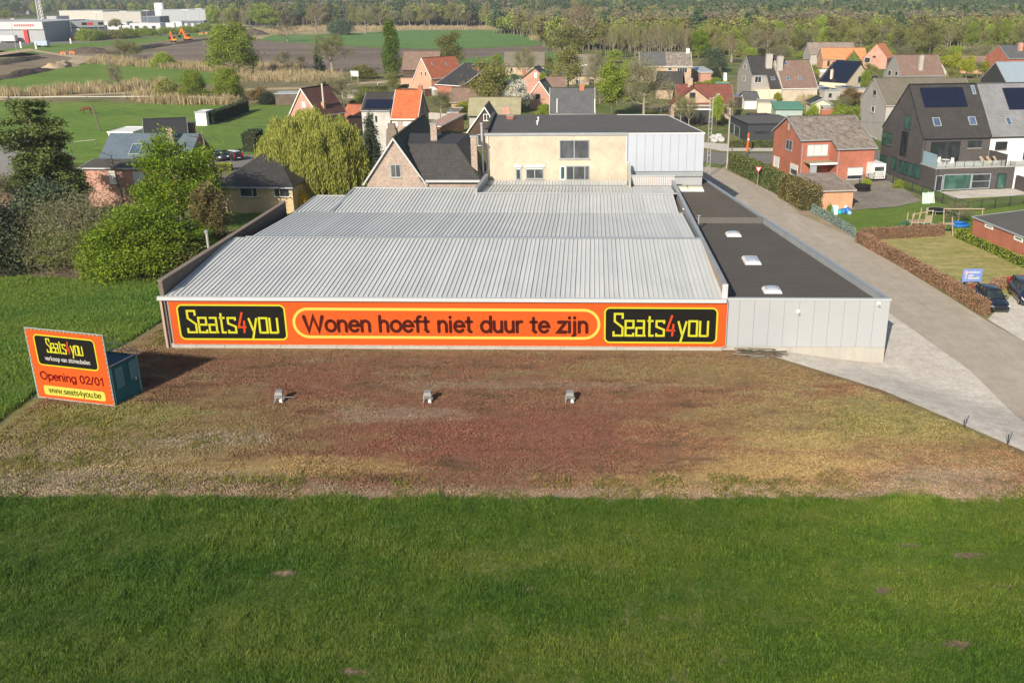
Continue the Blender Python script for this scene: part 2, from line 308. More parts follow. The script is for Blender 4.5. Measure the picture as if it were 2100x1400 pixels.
gf=at(-80,1028).y
sheet('grass_field',[(-45,-30),(-45,gf),(45,gf),(45,-30)],GRASSG,.004,pixels=False)
sheet('mossy_plot',[(-120,1030),(-120,955),(80,822),(240,720),(345,655),(352,705),(1490,712),(1600,735),(1810,800),(2100,925),(2300,1010),(2300,1030)],PLOT,.008,cut=1)
sheet('crop_field',[(-700,1000),(-120,905),(60,815),(240,700),(335,640),(333,573),(0,566),(-700,566)],WHEATG,.004,cut=4)
sheet('soil_strip',[(-700,566),(333,573),(390,530),(0,520),(-700,520)],MULCH,.008)
sheet('forecourt',[(1490,706),(1600,735),(1810,800),(2100,925),(2300,1010),(2500,1130),(2500,1010),(2100,865),(1990,760),(1822,640),(1640,560),(1490,640)],APRON,.012,cut=1)
sheet('side_road',[(1822,640),(1990,760),(2100,865),(2500,1130),(2500,760),(2100,700),(2020,655),(1755,490),(1640,440),(1600,402),(1480,345),(1440,342),(1435,400),(1560,500)],ROADM,.016,cut=1)
sheet('road_verge',[(1480,345),(1600,402),(1640,440),(1755,490),(1765,480),(1650,420),(1610,385),(1492,338)],VERGE,.022,cut=4)
sheet('parking_area',[(2025,655),(2100,700),(2500,800),(2500,640),(2100,600),(2080,600)],APRON,.02,cut=4)
sheet('street',[(1380,322),(1480,338),(1600,336),(1815,330),(2100,322),(2500,318),(2500,298),(2100,303),(1815,308),(1600,314),(1480,314),(1380,303)],ASPH,.01)
sheet('pavement',[(1440,303),(1480,310),(1600,311),(1600,303),(1500,296),(1440,292)],APRON,.012)
sheet('concrete_yard',[(1700,340),(1790,330),(1850,385),(1890,412),(1840,425),(1700,435),(1670,430),(1640,390)],YARD,.012)
sheet('play_lawn',[(1700,435),(1840,424),(1890,412),(2100,412),(2100,480),(1990,470),(1760,482),(1740,465)],LAWN,.012)
sheet('back_lawn',[(1850,385),(1935,408),(2250,412),(2250,398),(2060,388),(1930,392),(1870,372)],LAWN,.016)
sheet('clubhouse_lawn',[(1765,490),(1900,470),(1990,475),(2300,640),(2085,600),(2020,640)],DRYLAWN,.01)
sheet('terrace_paving',[(1925,394),(2065,386),(2160,398),(1960,408)],APRON,.024)
sheet('back_garden',[(400,405),(620,400),(640,440),(470,470)],LAWN,.012)
# open land behind
sheet('horse_pasture',[(-500,212),(-500,335),(150,335),(720,330),(735,240),(600,232),(520,219),(400,215),(180,210.5),(0,209.5)],MEADOW,.008,cut=4)
sheet('paddock',[(405,330),(540,322),(720,300),(735,220),(600,218),(530,215),(440,250),(395,270)],surf('paddock_grass',[(.3,(.11,.19,.032)),(.7,(.145,.215,.045))],.03,.5,b=.1),.02,cut=4)
sheet('reed_bank',[(-400,210),(0,204),(330,204),(480,212),(720,215),(860,190),(700,130),(620,135),(470,140),(350,136),(200,126),(140,128),(330,150),(440,158),(420,175),(0,192),(-400,200)],SCRUB,.006)
sheet('green_meadow',[(-500,205),(0,193),(230,180),(440,172),(445,150),(350,140),(205,131),(130,134),(0,165),(-500,200)],MEADOW,.012)
sheet('path',[(-500,212),(0,206),(240,193),(420,188),(620,183),(860,163),(860,160),(620,179),(420,185),(240,190),(0,202),(-500,209)],SAND,.016)
sheet('ploughed_field',[(250,118),(330,100),(440,82),(540,85),(640,92),(790,100),(900,102),(1000,99),(1140,93),(1200,100),(1100,112),(860,150),(700,150),(620,138),(450,135)],PLOUGH,.014)
sheet('far_crop_field',[(530,82),(560,72),(700,70),(850,62),(1080,62),(1110,82),(1140,92),(1000,98),(890,101),(790,98),(640,90)],FARGREEN,.018)
sheet('near_crop_field',[(860,150),(960,120),(1100,108),(1180,108),(1150,170),(900,175)],FARGREEN,.018)
sheet('far_reed_belt',[(480,78),(530,82),(560,74),(700,71),(850,64),(1080,64),(1115,84),(1135,80),(1100,56),(950,50),(640,55),(520,64)],REED,.01)
sheet('motorway_verge',[(-400,125),(0,104),(130,115),(200,118),(300,100),(440,80),(600,66),(600,52),(440,58),(200,84),(0,88),(-400,100)],MEADOW,.006)
sheet('motorway',[(-400,118),(0,103),(75,91),(160,89),(300,78),(430,64),(600,50),(600,46),(430,60),(300,73),(160,83),(0,86),(-400,98)],ASPH,.012)
sheet('service_track',[(-60,116),(60,100),(130,112),(205,117),(160,133),(130,131),(150,119),(65,105),(-60,122)],SAND,.018)
sheet('building_site_soil',[(-300,165),(0,160),(120,140),(170,118),(240,112),(330,100),(440,82),(470,74),(400,76),(290,90),(160,100),(0,124),(-300,135)],surf('site_soil',[(.3,(.13,.10,.075)),(.5,(.24,.19,.13)),(.7,(.2,.2,.1))],.05,.4,b=.5),.014)
sheet('industrial_yard',[(-400,100),(0,90),(160,84),(300,76),(520,55),(520,38),(-400,42)],APRON,.01)

sheet('driveway',[(408,322),(500,317),(540,320),(560,345),(480,354),(476,344),(415,340)],ASPH,.03,cut=4)
# ---------------------------------------------------------------- the big hall
HL=at(350,712); HR=at(1480,718); HR=Vector((HR.x,HR.y,0)); hu=(HR-HL); HW=hu.length; hang=math.atan2(hu.y,hu.x)
hall=thing('warehouse','wide low warehouse with pale ribbed metal roof and orange banner along its front','warehouse',HL,hang)
hu.normalize(); hv=Vector((-hu.y,hu.x,0))
def hl(p): d=Vector(p)-HL; return Vector((d.dot(hu),d.dot(hv),d.z))
m,nt,b=base('ribbed_roof_sheet'); p=geo(nt); n=noise(nt,p,.25,5,.6); n2=noise(nt,p,2.2,6,.7,(1,.15,1)); o=mixc(nt,1.,ramp(nt,n.outputs[0],[(.3,(.53,.545,.54)),(.7,(.585,.60,.59))]).outputs[0],ramp(nt,n2.outputs[0],[(.3,(.96,)*3),(.7,(1.03,)*3)]).outputs[0],'MULTIPLY')
oi=nd(nt,'ObjectInfo'); hs=nd(nt,'HueSaturation'); mr=nd(nt,'MapRange'); mr.inputs[3].default_value=.95; mr.inputs[4].default_value=1.05; nt.links.new(oi.outputs['Random'],mr.inputs[0]); nt.links.new(mr.outputs[0],hs.inputs['Value']); nt.links.new(o,hs.inputs['Color'])
nt.links.new(hs.outputs[0],b.inputs['Base Color']); b.inputs['Roughness'].default_value=.5; b.inputs['Metallic'].default_value=0; RIB=m
CREAMW=plain('pale_metal_trim',(.44,.46,.48),.4,.04); TRIMB=plain('blue_grey_trim',(.30,.34,.38),.4,.08,metal=.2)
BROWNW=brick('brown_brick_wall',(.10,.075,.062),(.14,.105,.085),(.16,.14,.12)); WARMR=plain('rendered_parapet',(.42,.31,.25),.85,.1,fine=.15,grime=.4)
EZ=3.95
secs=[(0,EZ,0,HW),(13.55,4.88,0,HW),(26.4,4.25,0,HW)]
# roof rows: (v0,z0,v1,z1,u0 function,u1 function)
LW0=hl(at(330,575,5.1)); LW1=hl(at(585,413,5.1)); RW0=hl(at(1489,584,4.95)); RW1=hl(at(1378,366,4.95))
def ul(v): return LW0.x+(LW1.x-LW0.x)*(v-LW0.y)/(LW1.y-LW0.y)
def ur(v): return RW0.x+(RW1.x-RW0.x)*(v-RW0.y)/(RW1.y-RW0.y)
PW=1.062; panel_n=0
def roofrow(v0,z0,v1,z1,ua,ub,ub1=None,start=0.):
    # ribbed sheets laid side by side; every sheet an object with a raised rib along its right edge
    L=math.hypot(v1-v0,z1-z0); sl=math.atan2(z1-z0,v1-v0)
    n_=max(1,round((ub-ua)/PW)); kx_=(ub-ua)/(n_*PW)
    mb=MB(); w=PW-.012; h=.068
    mb.box(0,0,-.04,w,L,0); 
    for x in (w-.06,w-.06-.354,w-.06-.708): mb.solid([(x-.014,0,0),(x+.022,0,0),(x+.022,L,0),(x-.014,L,0)],[(x-.01,0,h),(x+.018,0,h),(x+.018,L,h),(x-.01,L,h)])
    me=mb.mesh('roof_sheet',RIB); u=ua
    for _ in range(n_):
        o=bpy.data.objects.new('roof_sheet',me); C.objects.link(o); o.parent=hall; o.location=(u,v0,z0); o.rotation_euler=(sl,0,0); o.scale=(kx_,1,1); u+=PW*kx_
    return u
uA0=0.05
roofrow(-.15,EZ-.01,13.55,4.88,uA0,ur(0)-.1)
roofrow(13.55,4.86,26.4,4.25,1.7,ur(14)-.5)
vE=26.4; cl=hl(at(683,436,4.3)).x; lw=hl(at(605,436,4.3)).x
roofrow(vE,4.24,33.6,4.36,lw,cl-.1)
xr=hl(at(978,390,4.8)).x
roofrow(vE,4.30,35.6,4.82,cl,xr)
roofrow(vE,4.30,33.6,4.70,xr,ur(30)-.6)
roofrow(33.6,4.68,39.9,4.33,xr+.3,hl(at(1378,384,4.5)).x)
roofrow(39.9,4.34,42.4,4.46,xr+.5,hl(at(1287,378,4.5)).x)
# body walls below the roof
w=MB(); D0=33.5
w.solid([(0,0,-.05),(HW,0,-.05),(ur(D0)-.1,D0,-.05),(1.5,D0,-.05)],[(0,0,EZ-.12),(HW,0,EZ-.12),(ur(D0)-.1,D0,4.15),(1.5,D0,4.15)])
w.build('wall',BROWNW,hall)
w=MB(); w.box(cl,D0+.01,0,xr,35.5,4.6); w.box(xr+.31,D0+.01,0,hl(at(1378,384,4.5)).x,42.35,4.25); w.build('rear_wall',BROWNW,hall)
# left brick parapet, thick, with a coping
def wallrun(name,mat,a,b,z0,z1,t,par,cop=None,cz=.06):
    a=Vector(a);b=Vector(b); d=(b-a).normalized(); n=Vector((-d.y,d.x,0))*t/2
    r=[a-n,b-n,b+n,a+n]; o=MB().solid([(p.x,p.y,z0) for p in r],[(p.x,p.y,z1) for p in r]).build(name,mat,par)
    if cop:
        n2=n*(1+.1/t); r=[a-n2-d*.03,b-n2+d*.03,b+n2+d*.03,a+n2-d*.03]; MB().solid([(p.x,p.y,z1+.002) for p in r],[(p.x,p.y,z1+cz) for p in r]).build('coping',cop,par)
    return o
wallrun('parapet',BROWNW,(ul(0)-.12,-.1,0),(LW1.x-.12,LW1.y,0),-.05,5.04,.3,hall,plain('stone_coping',(.22,.18,.15),.9,.1))
wallrun('corner_pilaster',WARMR,(-.18,-.18,0),(-.02,-.18,0),.0,3.75,.16,hall)
wallrun('parapet',WARMR,(ur(0)-.02,0.02,0),(ur(13)-.02,13,0),3.6,4.9,.22,hall,LEAD)
wallrun('parapet',LEAD,(ur(13.1)-.02,13.1,0),(RW1.x-.02,RW1.y,0),3.6,4.9,.22,hall,ZINC)
wallrun('end_cap',CREAMW,(ur(0)-.24,-.06,0),(ur(0)+.16,-.06,0),3.9,4.98,.1,hall)
# gutter, ridge caps, valley, verges
MB().box(-.25,-.42,EZ-.26,HW+.1,-.16,EZ+.01).build('gutter',CREAMW,hall)
MB().box(-.25,-.155,EZ-.3,HW+.1,-.05,EZ-.06).build('fascia',CREAMW,hall)
def cap(name,mat,u0,u1,v,z,w=.3,t=.05): MB().box(u0,v-w/2,z,u1,v+w/2,z+t).build(name,mat,hall)
cap('ridge_cap',TRIMB,1.4,ur(13.5)-.15,13.55,4.93,.34)
cap('valley_gutter',LEAD,2.5,ur(26.4)-.15,26.4,4.262,.2,.03)
cap('ridge_cap',CREAMW,xr,ur(33.6)-.1,33.6,4.75,.4)
cap('ridge_cap',CREAMW,cl-.15,xr+.1,35.7,4.86,.45,.06)
cap('ridge_cap',CREAMW,lw,cl-.2,33.7,4.42,.3)
cap('ridge_cap',LEAD,xr+.5,hl(at(1287,378,4.5)).x,39.9,4.40,.2,.03)
MB().slab((cl-.38,vE,4.33),(cl-.03,vE,4.40),(cl-.03,35.6,4.92),(cl-.38,35.6,4.85),.05).build('verge',TRIMB,hall)
MB().slab((lw-.3,vE,4.25),(lw-.02,vE,4.31),(lw-.02,33.6,4.43),(lw-.3,33.6,4.37),.05).build('verge',TRIMB,hall)
a=hl(at(975,398,4.7)); wallrun('parapet',LEAD,(xr+.1,33.4,0),(xr+.35,41.9,0),4.2,5.25,.25,hall,ZINC)
u0,u1=hl(at(1296,385,4.5)).x,hl(at(1384,384,4.5)).x
pb=MB(); x=u0
while x<u1: pb.box(x,40.3,4.3,x+.16,40.36,5.35); x+=.24
pb.build('profiled_screen',CREAMW,hall); MB().box(u0,40.37,4.3,u1,40.5,5.38).build('screen_backing',WARMR,hall); MB().box(u0-.1,40.2,5.39,u1+.15,40.6,5.46).build('screen_cap',CREAMW,hall)
MB().solid([(u0-.35,38.6,4.2),(u0-.1,38.6,4.2),(u0-.1,42,4.2),(u0-.35,42,4.2)],[(u0-.35,38.6,4.7),(u0-.1,38.6,4.7),(u0-.1,42,6.6),(u0-.35,42,6.6)]).build('raking_wall',CONC,hall)
# plinth panels along the front
x=0.
while x<HW-.1:
    e=min(x+4.05,HW); box('plinth_panel',CONC,hall,x+.01,-.10,-.06,e-.01,0.-.003,.34); x+=4.05
# flue behind the left parapet
fl=hl(at(436,506,4.6)); f=thing('flue_pipe','slim grey metal flue rising behind the brown left parapet','flue',at(436,506,4.6)-Vector((.35,0,4.6)),0)
MB().tube((0,0,0),(0,0,5.9),.11,n=10).build('pipe',GALV,f); MB().lathe((0,0,5.75),[(.13,0),(.17,.05),(.17,.2),(.05,.27)],10).build('cap',LEAD,f)
for (px,py) in ((1406,428),(1448,513)):
    q=hl(at(px,py,4.6)); MB().tube((q.x-.1,q.y,4.5),(q.x-.3,q.y,4.62),.09,n=8).build('overflow_pipe',CREAMW,hall)

# ---- banner on the hall front, built flat in front of the cladding
def col(name,c,r=.7): return plain(name,c,r,.03,.5,spec=.06)
ORA=col('banner_orange',(.47,.078,.014)); YEL=col('banner_yellow',(.43,.42,.025)); PYEL=col('banner_pale_yellow',(.47,.42,.075)); BLK=col('banner_black',(.010,.009,.008)); MAR=col('banner_maroon',(.055,.008,.005)); ORT=col('figure_orange',(.45,.05,.012)); WHT=col('lettering_white',(.5,.5,.5)); OLV=col('lettering_dark_green',(.05,.07,.0)); DRED=col('lettering_dark_red',(.11,.0,.003))
def rrect(w,h,r,n=8):
    r=min(r,w/2-.001,h/2-.001); pts=[]
    for cx,cy,a0 in ((w-r,r,-90),(w-r,h-r,0),(r,h-r,90),(r,r,180)):
        for i in range(n+1):
            a=R(a0+90*i/n); pts.append((cx+r*math.cos(a),cy+r*math.sin(a)))
    return pts
def plate(name,mat,par,u,z,w,h,y,r=.05,t=.012,hole=None):
    mb=MB(); o=rrect(w,h,r)
    if hole:
        hw=hole; i_=rrect(w-2*hw,h-2*hw,max(.02,r-hw)); i_=[(a+hw,b_+hw) for a,b_ in i_]; n=len(o)
        for k in range(n):
            j=(k+1)%n; A,B,Cc,Dd=o[k],o[j],i_[j],i_[k]
            mb.face([(u+A[0],y-t,z+A[1]),(u+B[0],y-t,z+B[1]),(u+Cc[0],y-t,z+Cc[1]),(u+Dd[0],y-t,z+Dd[1])])
            mb.face([(u+B[0],y-t,z+B[1]),(u+A[0],y-t,z+A[1]),(u+A[0],y,z+A[1]),(u+B[0],y,z+B[1])]); mb.face([(u+Dd[0],y-t,z+Dd[1]),(u+Cc[0],y-t,z+Cc[1]),(u+Cc[0],y,z+Cc[1]),(u+Dd[0],y,z+Dd[1])])
    else:
        mb.face([(u+a,y-t,z+c) for a,c in o])
        n=len(o)
        for k in range(n): a,c=o[k],o[(k+1)%n]; mb.face([(u+c[0],y-t,z+c[1]),(u+a[0],y-t,z+a[1]),(u+a[0],y,z+a[1]),(u+c[0],y,z+c[1])])
    return mb.build(name,mat,par)
# squarish condensed letters drawn as strokes; x in units of width, height 1
GL={'S':(.50,[[(.5,.78),(.5,1),(.06,1),(.06,.66),(.5,.38),(.5,0),(0,0),(0,.2)]]),
'e':(.44,[[(0,.36),(.44,.36),(.44,.68),(0,.68),(0,0),(.44,0),(.44,.13)]]),
'a':(.44,[[(.02,.68),(.42,.68),(.42,0),(.52,0)],[(.42,.36),(0,.36),(0,0),(.42,0)]]),
't':(.34,[[(.12,.9),(.12,0),(.36,0)],[(0,.68),(.34,.68)]]),
's':(.42,[[(.42,.56),(.42,.68),(0,.68),(0,.42),(.42,.28),(.42,0),(0,0),(0,.12)]]),
'4':(.46,[[(.28,.95),(0,.25),(.46,.25)],[(.36,.55),(.3,-.02)]]),
'y':(.44,[[(0,.68),(.22,.06)],[(.46,.68),(.14,-.30)]]),
'o':(.44,[[(0,0),(.44,0),(.44,.68),(0,.68),(0,-.03)]]),
'u':(.44,[[(0,.7),(0,0),(.44,0)],[(.44,.7),(.44,-.02)]])}
def strokes(mb,pts,w,y,t):
    n=len(pts); L=[];Rr=[]
    for i,p in enumerate(pts):
        p=Vector(p)
        if i==0: d=(Vector(pts[1])-p).normalized(); nn=Vector((-d.y,d.x)); k=1
        elif i==n-1: d=(p-Vector(pts[-2])).normalized(); nn=Vector((-d.y,d.x)); k=1
        else:
            d0=(p-Vector(pts[i-1])).normalized(); d1=(Vector(pts[i+1])-p).normalized(); n0=Vector((-d0.y,d0.x)); n1=Vector((-d1.y,d1.x)); nn=(n0+n1).normalized(); k=min(1.9,1/max(.4,nn.dot(n0)))
        L.append(p+nn*w/2*k); Rr.append(p-nn*w/2*k)
    for i in range(n-1):
        q=[Rr[i],Rr[i+1],L[i+1],L[i]]; mb.face([(a.x,y-t,a.y) for a in q]); 
        mb.face([(a.x,y,a.y) for a in (Rr[i+1],Rr[i])]+[(a.x,y-t,a.y) for a in (Rr[i],Rr[i+1])]); mb.face([(a.x,y,a.y) for a in (L[i],L[i+1])]+[(a.x,y-t,a.y) for a in (L[i+1],L[i])])
def wordmark(par,u,z,w,h,y):      # the shop's word in its own letter shapes: yellow with an orange figure
    word='Seats4you'; gaps=.17; tot=sum(GL[c][0] for c in word)+gaps*(len(word)-1); kx=w/tot; x=u
    for i,c in enumerate(word):
        mb=MB(); sw=h*.092
        for st in GL[c][1]: strokes(mb,[(x+a*kx,z+b_*h) for a,b_ in st],sw,y,.01+.0005*i)
        mb.build('letter',ORT if c=='4' else YEL,par); x+=(GL[c][0]+gaps)*kx
def arc(cx,cy,rx,ry,a0,a1,n=10): return [(cx+rx*math.cos(R(a0+(a1-a0)*i/n)),cy+ry*math.sin(R(a0+(a1-a0)*i/n))) for i in range(n+1)]
BW=.23 # half bowl width; x-height .53, ascender .74, baseline 0
RG={'o':(.5,[arc(.25,.26,.23,.26,90,450,20)]),'n':(.46,[[(.04,.52),(.04,0)],[(.04,.30)]+arc(.22,.32,.18,.2,170,0,8)+[(.40,0)]]),'h':(.46,[[(.04,.76),(.04,0)],[(.04,.30)]+arc(.22,.32,.18,.2,170,0,8)+[(.40,0)]]),
'u':(.46,[[(.04,.52)]+arc(.22,.2,.18,.2,180,350,8),[(.40,.52),(.40,0)]]),'r':(.28,[[(.04,.52),(.04,0)],[(.04,.3)]+arc(.22,.32,.18,.2,170,75,6)]),'m':(.72,[[(.04,.52),(.04,0)],[(.04,.3)]+arc(.19,.34,.15,.18,170,0,8)+[(.34,0)],[(.34,.3)]+arc(.49,.34,.15,.18,170,0,8)+[(.64,0)]]),
'e':(.48,[[(.02,.28),(.46,.28)]+arc(.24,.26,.22,.26,5,320,18)]),'f':(.3,[arc(.26,.6,.13,.15,80,180,6)+[(.13,0)],[(0,.5),(.27,.5)]]),'t':(.3,[[(.13,.7),(.13,.12)]+arc(.22,.12,.09,.12,180,280,5),[(0,.5),(.27,.5)]]),
'd':(.5,[arc(.24,.26,.22,.26,25,335,18),[(.46,.76),(.46,0)]]),'b':(.5,[arc(.26,.26,.22,.26,155,-155,18),[(.04,.76),(.04,0)]]),'p':(.5,[arc(.26,.26,.22,.26,155,-155,18),[(.04,.52),(.04,-.22)]]),'g':(.5,[arc(.24,.26,.22,.26,25,335,18),[(.46,.52),(.46,0)]+arc(.25,0,.21,.2,0,-150,8)]),'a':(.48,[arc(.22,.36,.18,.16,150,0,7)+[(.40,.08),(.46,0)],[(.4,.3)]+arc(.2,.15,.17,.145,80,290,9)+[(.4,.14)]]),
'i':(.14,[[(.05,.52),(.05,0)],[(.05,.71),(.05,.73)]]),'j':(.16,[[(.07,.52),(.07,-.08)]+arc(-.01,-.08,.08,.12,0,-100,5),[(.07,.71),(.07,.73)]]),'l':(.14,[[(.05,.76),(.05,0)]]),'z':(.42,[[(.03,.5),(.38,.5),(.02,.01),(.4,.01)]]),'v':(.44,[[(.0,.52),(.21,0),(.42,.52)]]),'k':(.42,[[(.04,.76),(.04,0)],[(.36,.52),(.05,.2)],[(.15,.3),(.38,0)]]),
'y':(.44,[[(.0,.52),(.22,.02)],[(.42,.52),(.2,-.04)]+arc(.08,-.08,.11,.13,-20,-110,4)]),'s':(.42,[arc(.2,.385,.17,.14,35,215,8)+arc(.2,.14,.18,.14,50,-150,9)]),'w':(.66,[[(0,.52),(.15,0),(.31,.5),(.47,0),(.62,.52)]]),'W':(.92,[[(0,.74),(.2,0),(.44,.72),(.68,0),(.88,.74)]]),
'O':(.74,[arc(.35,.37,.34,.37,90,450,24)]),'0':(.5,[arc(.24,.37,.21,.37,90,450,20)]),'1':(.4,[[(.06,.56),(.24,.74),(.24,0)]]),'2':(.5,[arc(.24,.54,.2,.2,170,-20,9)+[(.03,.01),(.45,.01)]]),'/':(.3,[[(0,-.02),(.26,.76)]]),'.':(.16,[[(.06,.0),(.06,.02)]]),'4':(.5,[[(.34,0),(.34,.74),(.02,.22),(.46,.22)]]),' ':(.24,[])}
def script(par,text,u,z,w,h,y,mat,name,sw=.1,caps=True):
    gp_=.085; tot=sum(RG[c][0] for c in text)+gp_*(len(text)-1); kx=w/tot; ky=h/.76; x=u
    for i,c in enumerate(text):
        if RG[c][1]:
            mb=MB()
            for st in RG[c][1]:
                q=[(x+a*kx,z+b_*ky) for a,b_ in st]; strokes(mb,q,sw*h*(1.22 if c in 'Wwvzy' else 1),y,.008+.0004*(i%5))
                if caps:
                    for e in (q[0],q[-1]):
                        mb.face([(e[0]+sw*h/2*math.cos(a),y-.0085-.0004*(i%5),e[1]+sw*h/2*math.sin(a)) for a in [k*math.pi/4 for k in range(8)]])
            mb.build(name,mat,par)
        x+=(RG[c][0]+gp_)*kx
def words(par,text,u,z,w,h,y,mat,name='lettering',off=0.,hor=1.):
    cu=bpy.data.curves.new('text','FONT'); cu.body=text; cu.size=1; cu.extrude=.004; cu.offset=off; cu.resolution_u=4
    o=bpy.data.objects.new('text',cu); C.objects.link(o); dg=bpy.context.evaluated_depsgraph_get(); me=bpy.data.meshes.new_from_object(o.evaluated_get(dg)); bpy.data.objects.remove(o)
    co=np.empty(len(me.vertices)*3,np.float32); me.vertices.foreach_get('co',co); co=co.reshape(-1,3); mn=co.min(0); mx=co.max(0)
    X=u+(co[:,0]-mn[0])/(mx[0]-mn[0])*w; Z=z+(co[:,1]-mn[1])/(mx[1]-mn[1])*h; Y=y-.006-co[:,2]
    me.vertices.foreach_set('co',np.stack([X,Y,Z],1).astype(np.float32).ravel()); me.materials.clear(); me.materials.append(mat); me.update()
    return link(name,me,par)
m=ORA; nt=m.node_tree; bump(nt,nt.nodes['Principled BSDF'],noise(nt,geo(nt),.9,3,.6,(1,1,.25)).outputs[0],.35,.25)
bn=thing('banner','long orange banner reading Wonen hoeft niet duur te zijn on the warehouse front','banner',HL,hang)
HF=Frame(HL+hv*(-.2),hu,(0,0,1))
def hp(px,py): return HF.hit(px,py)
A=hp(343,614); B=hp(1487,714); b0=A[0]; b1=B[0]; zt=A[1]; zb=.30
YB=-.14
MB().box(b0,YB,zb,b1,YB+.05,zt).build('sheet',ORA,bn)
for (x0,z0,x1,z1) in ((b0-.05,zt,b1+.05,zt+.04),(b0-.05,zb-.04,b1+.05,zb),(b0-.05,zb,b0,zt),(b1,zb,b1+.05,zt)): MB().box(x0,YB-.02,z0,x1,YB+.05,z1).build('frame_tube',GALV,bn)
ey=MB(); x=b0+.4
while x<b1: ey.box(x,YB-.01,zt-.03,x+.03,YB+.06,zt+.05); ey.box(x,YB-.01,zb-.05,x+.03,YB+.06,zb+.03); x+=.8
ey.build('lacing',WHITE,bn)
x=b0+1.5
while x<b1: MB().box(x,YB-.01,zb-.16,x+.05,YB+.04,zb-.041).build('bracket',GALV,bn); x+=2.05
for (pa,pb_) in (((359,624),(591,698)),((1239,630),(1470,705))):
    q0=hp(*pa); q1=hp(*pb_); u=q0[0]; w_=q1[0]-u; z1=q0[1]; z0=q1[1]; hh=z1-z0
    plate('black_panel',BLK,bn,u,z0,w_,hh,YB,.4,.008); plate('panel_border',YEL,bn,u,z0,w_,hh,YB,.42,.014,hole=.12)
    wordmark(bn,u+w_*.085,z0+hh*.215,w_*.83,hh*.60,YB-.010)
q0=hp(596,631); q1=hp(1231,697); plate('slogan_border',PYEL,bn,q0[0],q1[1],q1[0]-q0[0],q0[1]-q1[1],YB,1.2,.010,hole=.2)
q0=hp(622,648); q1=hp(1206,688); q0=hp(622,648); q1=hp(1206,682); script(bn,'Wonen hoeft niet duur te zijn',q0[0],q1[1],q1[0]-q0[0],q0[1]-q1[1],YB,MAR,'letter',.205)

# ---------------------------------------------------------------- flat-roofed annex on the right
AL=hl(at(1493,614,3.95)); cA=Vector((at(1810,742,-.9).x,at(1810,742,-.9).y,0)); cl_=hl(cA); AX=cl_.x
PANELG=plain('pale_wall_panel',(.34,.355,.375),.45,.03,.4); m=MT['pale_wall_panel']; nt=m.node_tree; w_=nd(nt,'TexWave'); w_.bands_direction='X'; w_.inputs['Scale'].default_value=3.6; w_.inputs['Distortion'].default_value=0; nt.links.new(coords(nt),w_.inputs[0]); bump(nt,nt.nodes['Principled BSDF'],w_.outputs[0],.15,.01)
ann=thing('annex','flat-roofed grey panelled annex with concrete plinth beside the forecourt','annex',HL,hang)
az=None; d=ray(1824,612); t=cA.y/d.y; az=CAMH+d.z*t            # top of the corner
s0=hl(at(1442,364,az)); s1=hl(at(1820,612,az)); 
def ax_(v): return s1.x+(s0.x-s1.x)*(v-s1.y)/(s0.y-s1.y)
yF=.05; pz=.28
k=0; x=HW+.06; n=11; pw=(AX-x)/n
for i in range(n): box('wall_panel',PANELG,ann,x+i*pw+.008,yF-.02,pz,x+(i+1)*pw-.008,yF+.12,az-.1)
box('panel_backing',DARKF,ann,HW+.07,yF+.125,-1,AX-.05,yF+.2,az-.1)
box('plinth',CONC,ann,HW+.04,yF+.0,-1.4,HW+(AX-HW)*.42,yF+.12,pz-.02); box('plinth',CONC,ann,HW+(AX-HW)*.42+.01,yF+.0,-1.4,AX,yF+.12,pz-.02)
box('coping',CREAMW,ann,HW+.05,yF-.08,az-.095,AX+.08,yF+.25,az)
VS=hl(at(1500,446,az)).y; RBR=plain('rear_bitumen_roof',(.125,.108,.088),.85,.25,.4,fine=.3)
r=[(ur(0)+.15,yF+.26),(AX-.25,yF+.26),(ax_(VS-.1)-.25,VS-.1),(ur(VS-.1)+.15,VS-.1)]
MB().solid([(a,c,az-1.5) for a,c in r],[(a,c,az-.55) for a,c in r]).build('flat_roof',BITU,ann)
vb=hl(at(1442,364,az)).y
v_=1.2
while v_<vb-.5:
    zz=az-.549 if v_<VS-.2 else az-.119
    if abs(v_-VS)>.5: box('roof_seam',BITU if v_<VS else RBR,ann,ur(v_)+.2,v_,zz,ax_(v_)-.3,v_+.07,zz+.007)
    v_+=1.02
r=[(ur(VS)+.15,VS+.15),(ax_(VS+.15)-.25,VS+.15),(ax_(vb)-.25,vb),(ur(vb)+.15,vb)]
MB().solid([(a,c,az-1.5) for a,c in r],[(a,c,az-.12) for a,c in r]).build('flat_roof',RBR,ann)
wallrun('roof_step',BITUG,(ur(VS)+.15,VS+.02,0),(ax_(VS)-.2,VS+.02,0),az-.8,az+.02,.22,ann)
wallrun('side_wall',PANELG,(AX-.08,yF+.13,0),(s0.x-.08,vb,0),-1.2,az-.62,.14,ann)
wallrun('roof_parapet',LEAD,(AX-.12,yF+.2,0),(s0.x-.12,vb,0),az-.6,az-.03,.2,ann,TRIMB,.05)
q=at(1410,383,az-.1)
SKYG=plain('opal_dome',(.36,.40,.47),.15,.05,spec=.6)
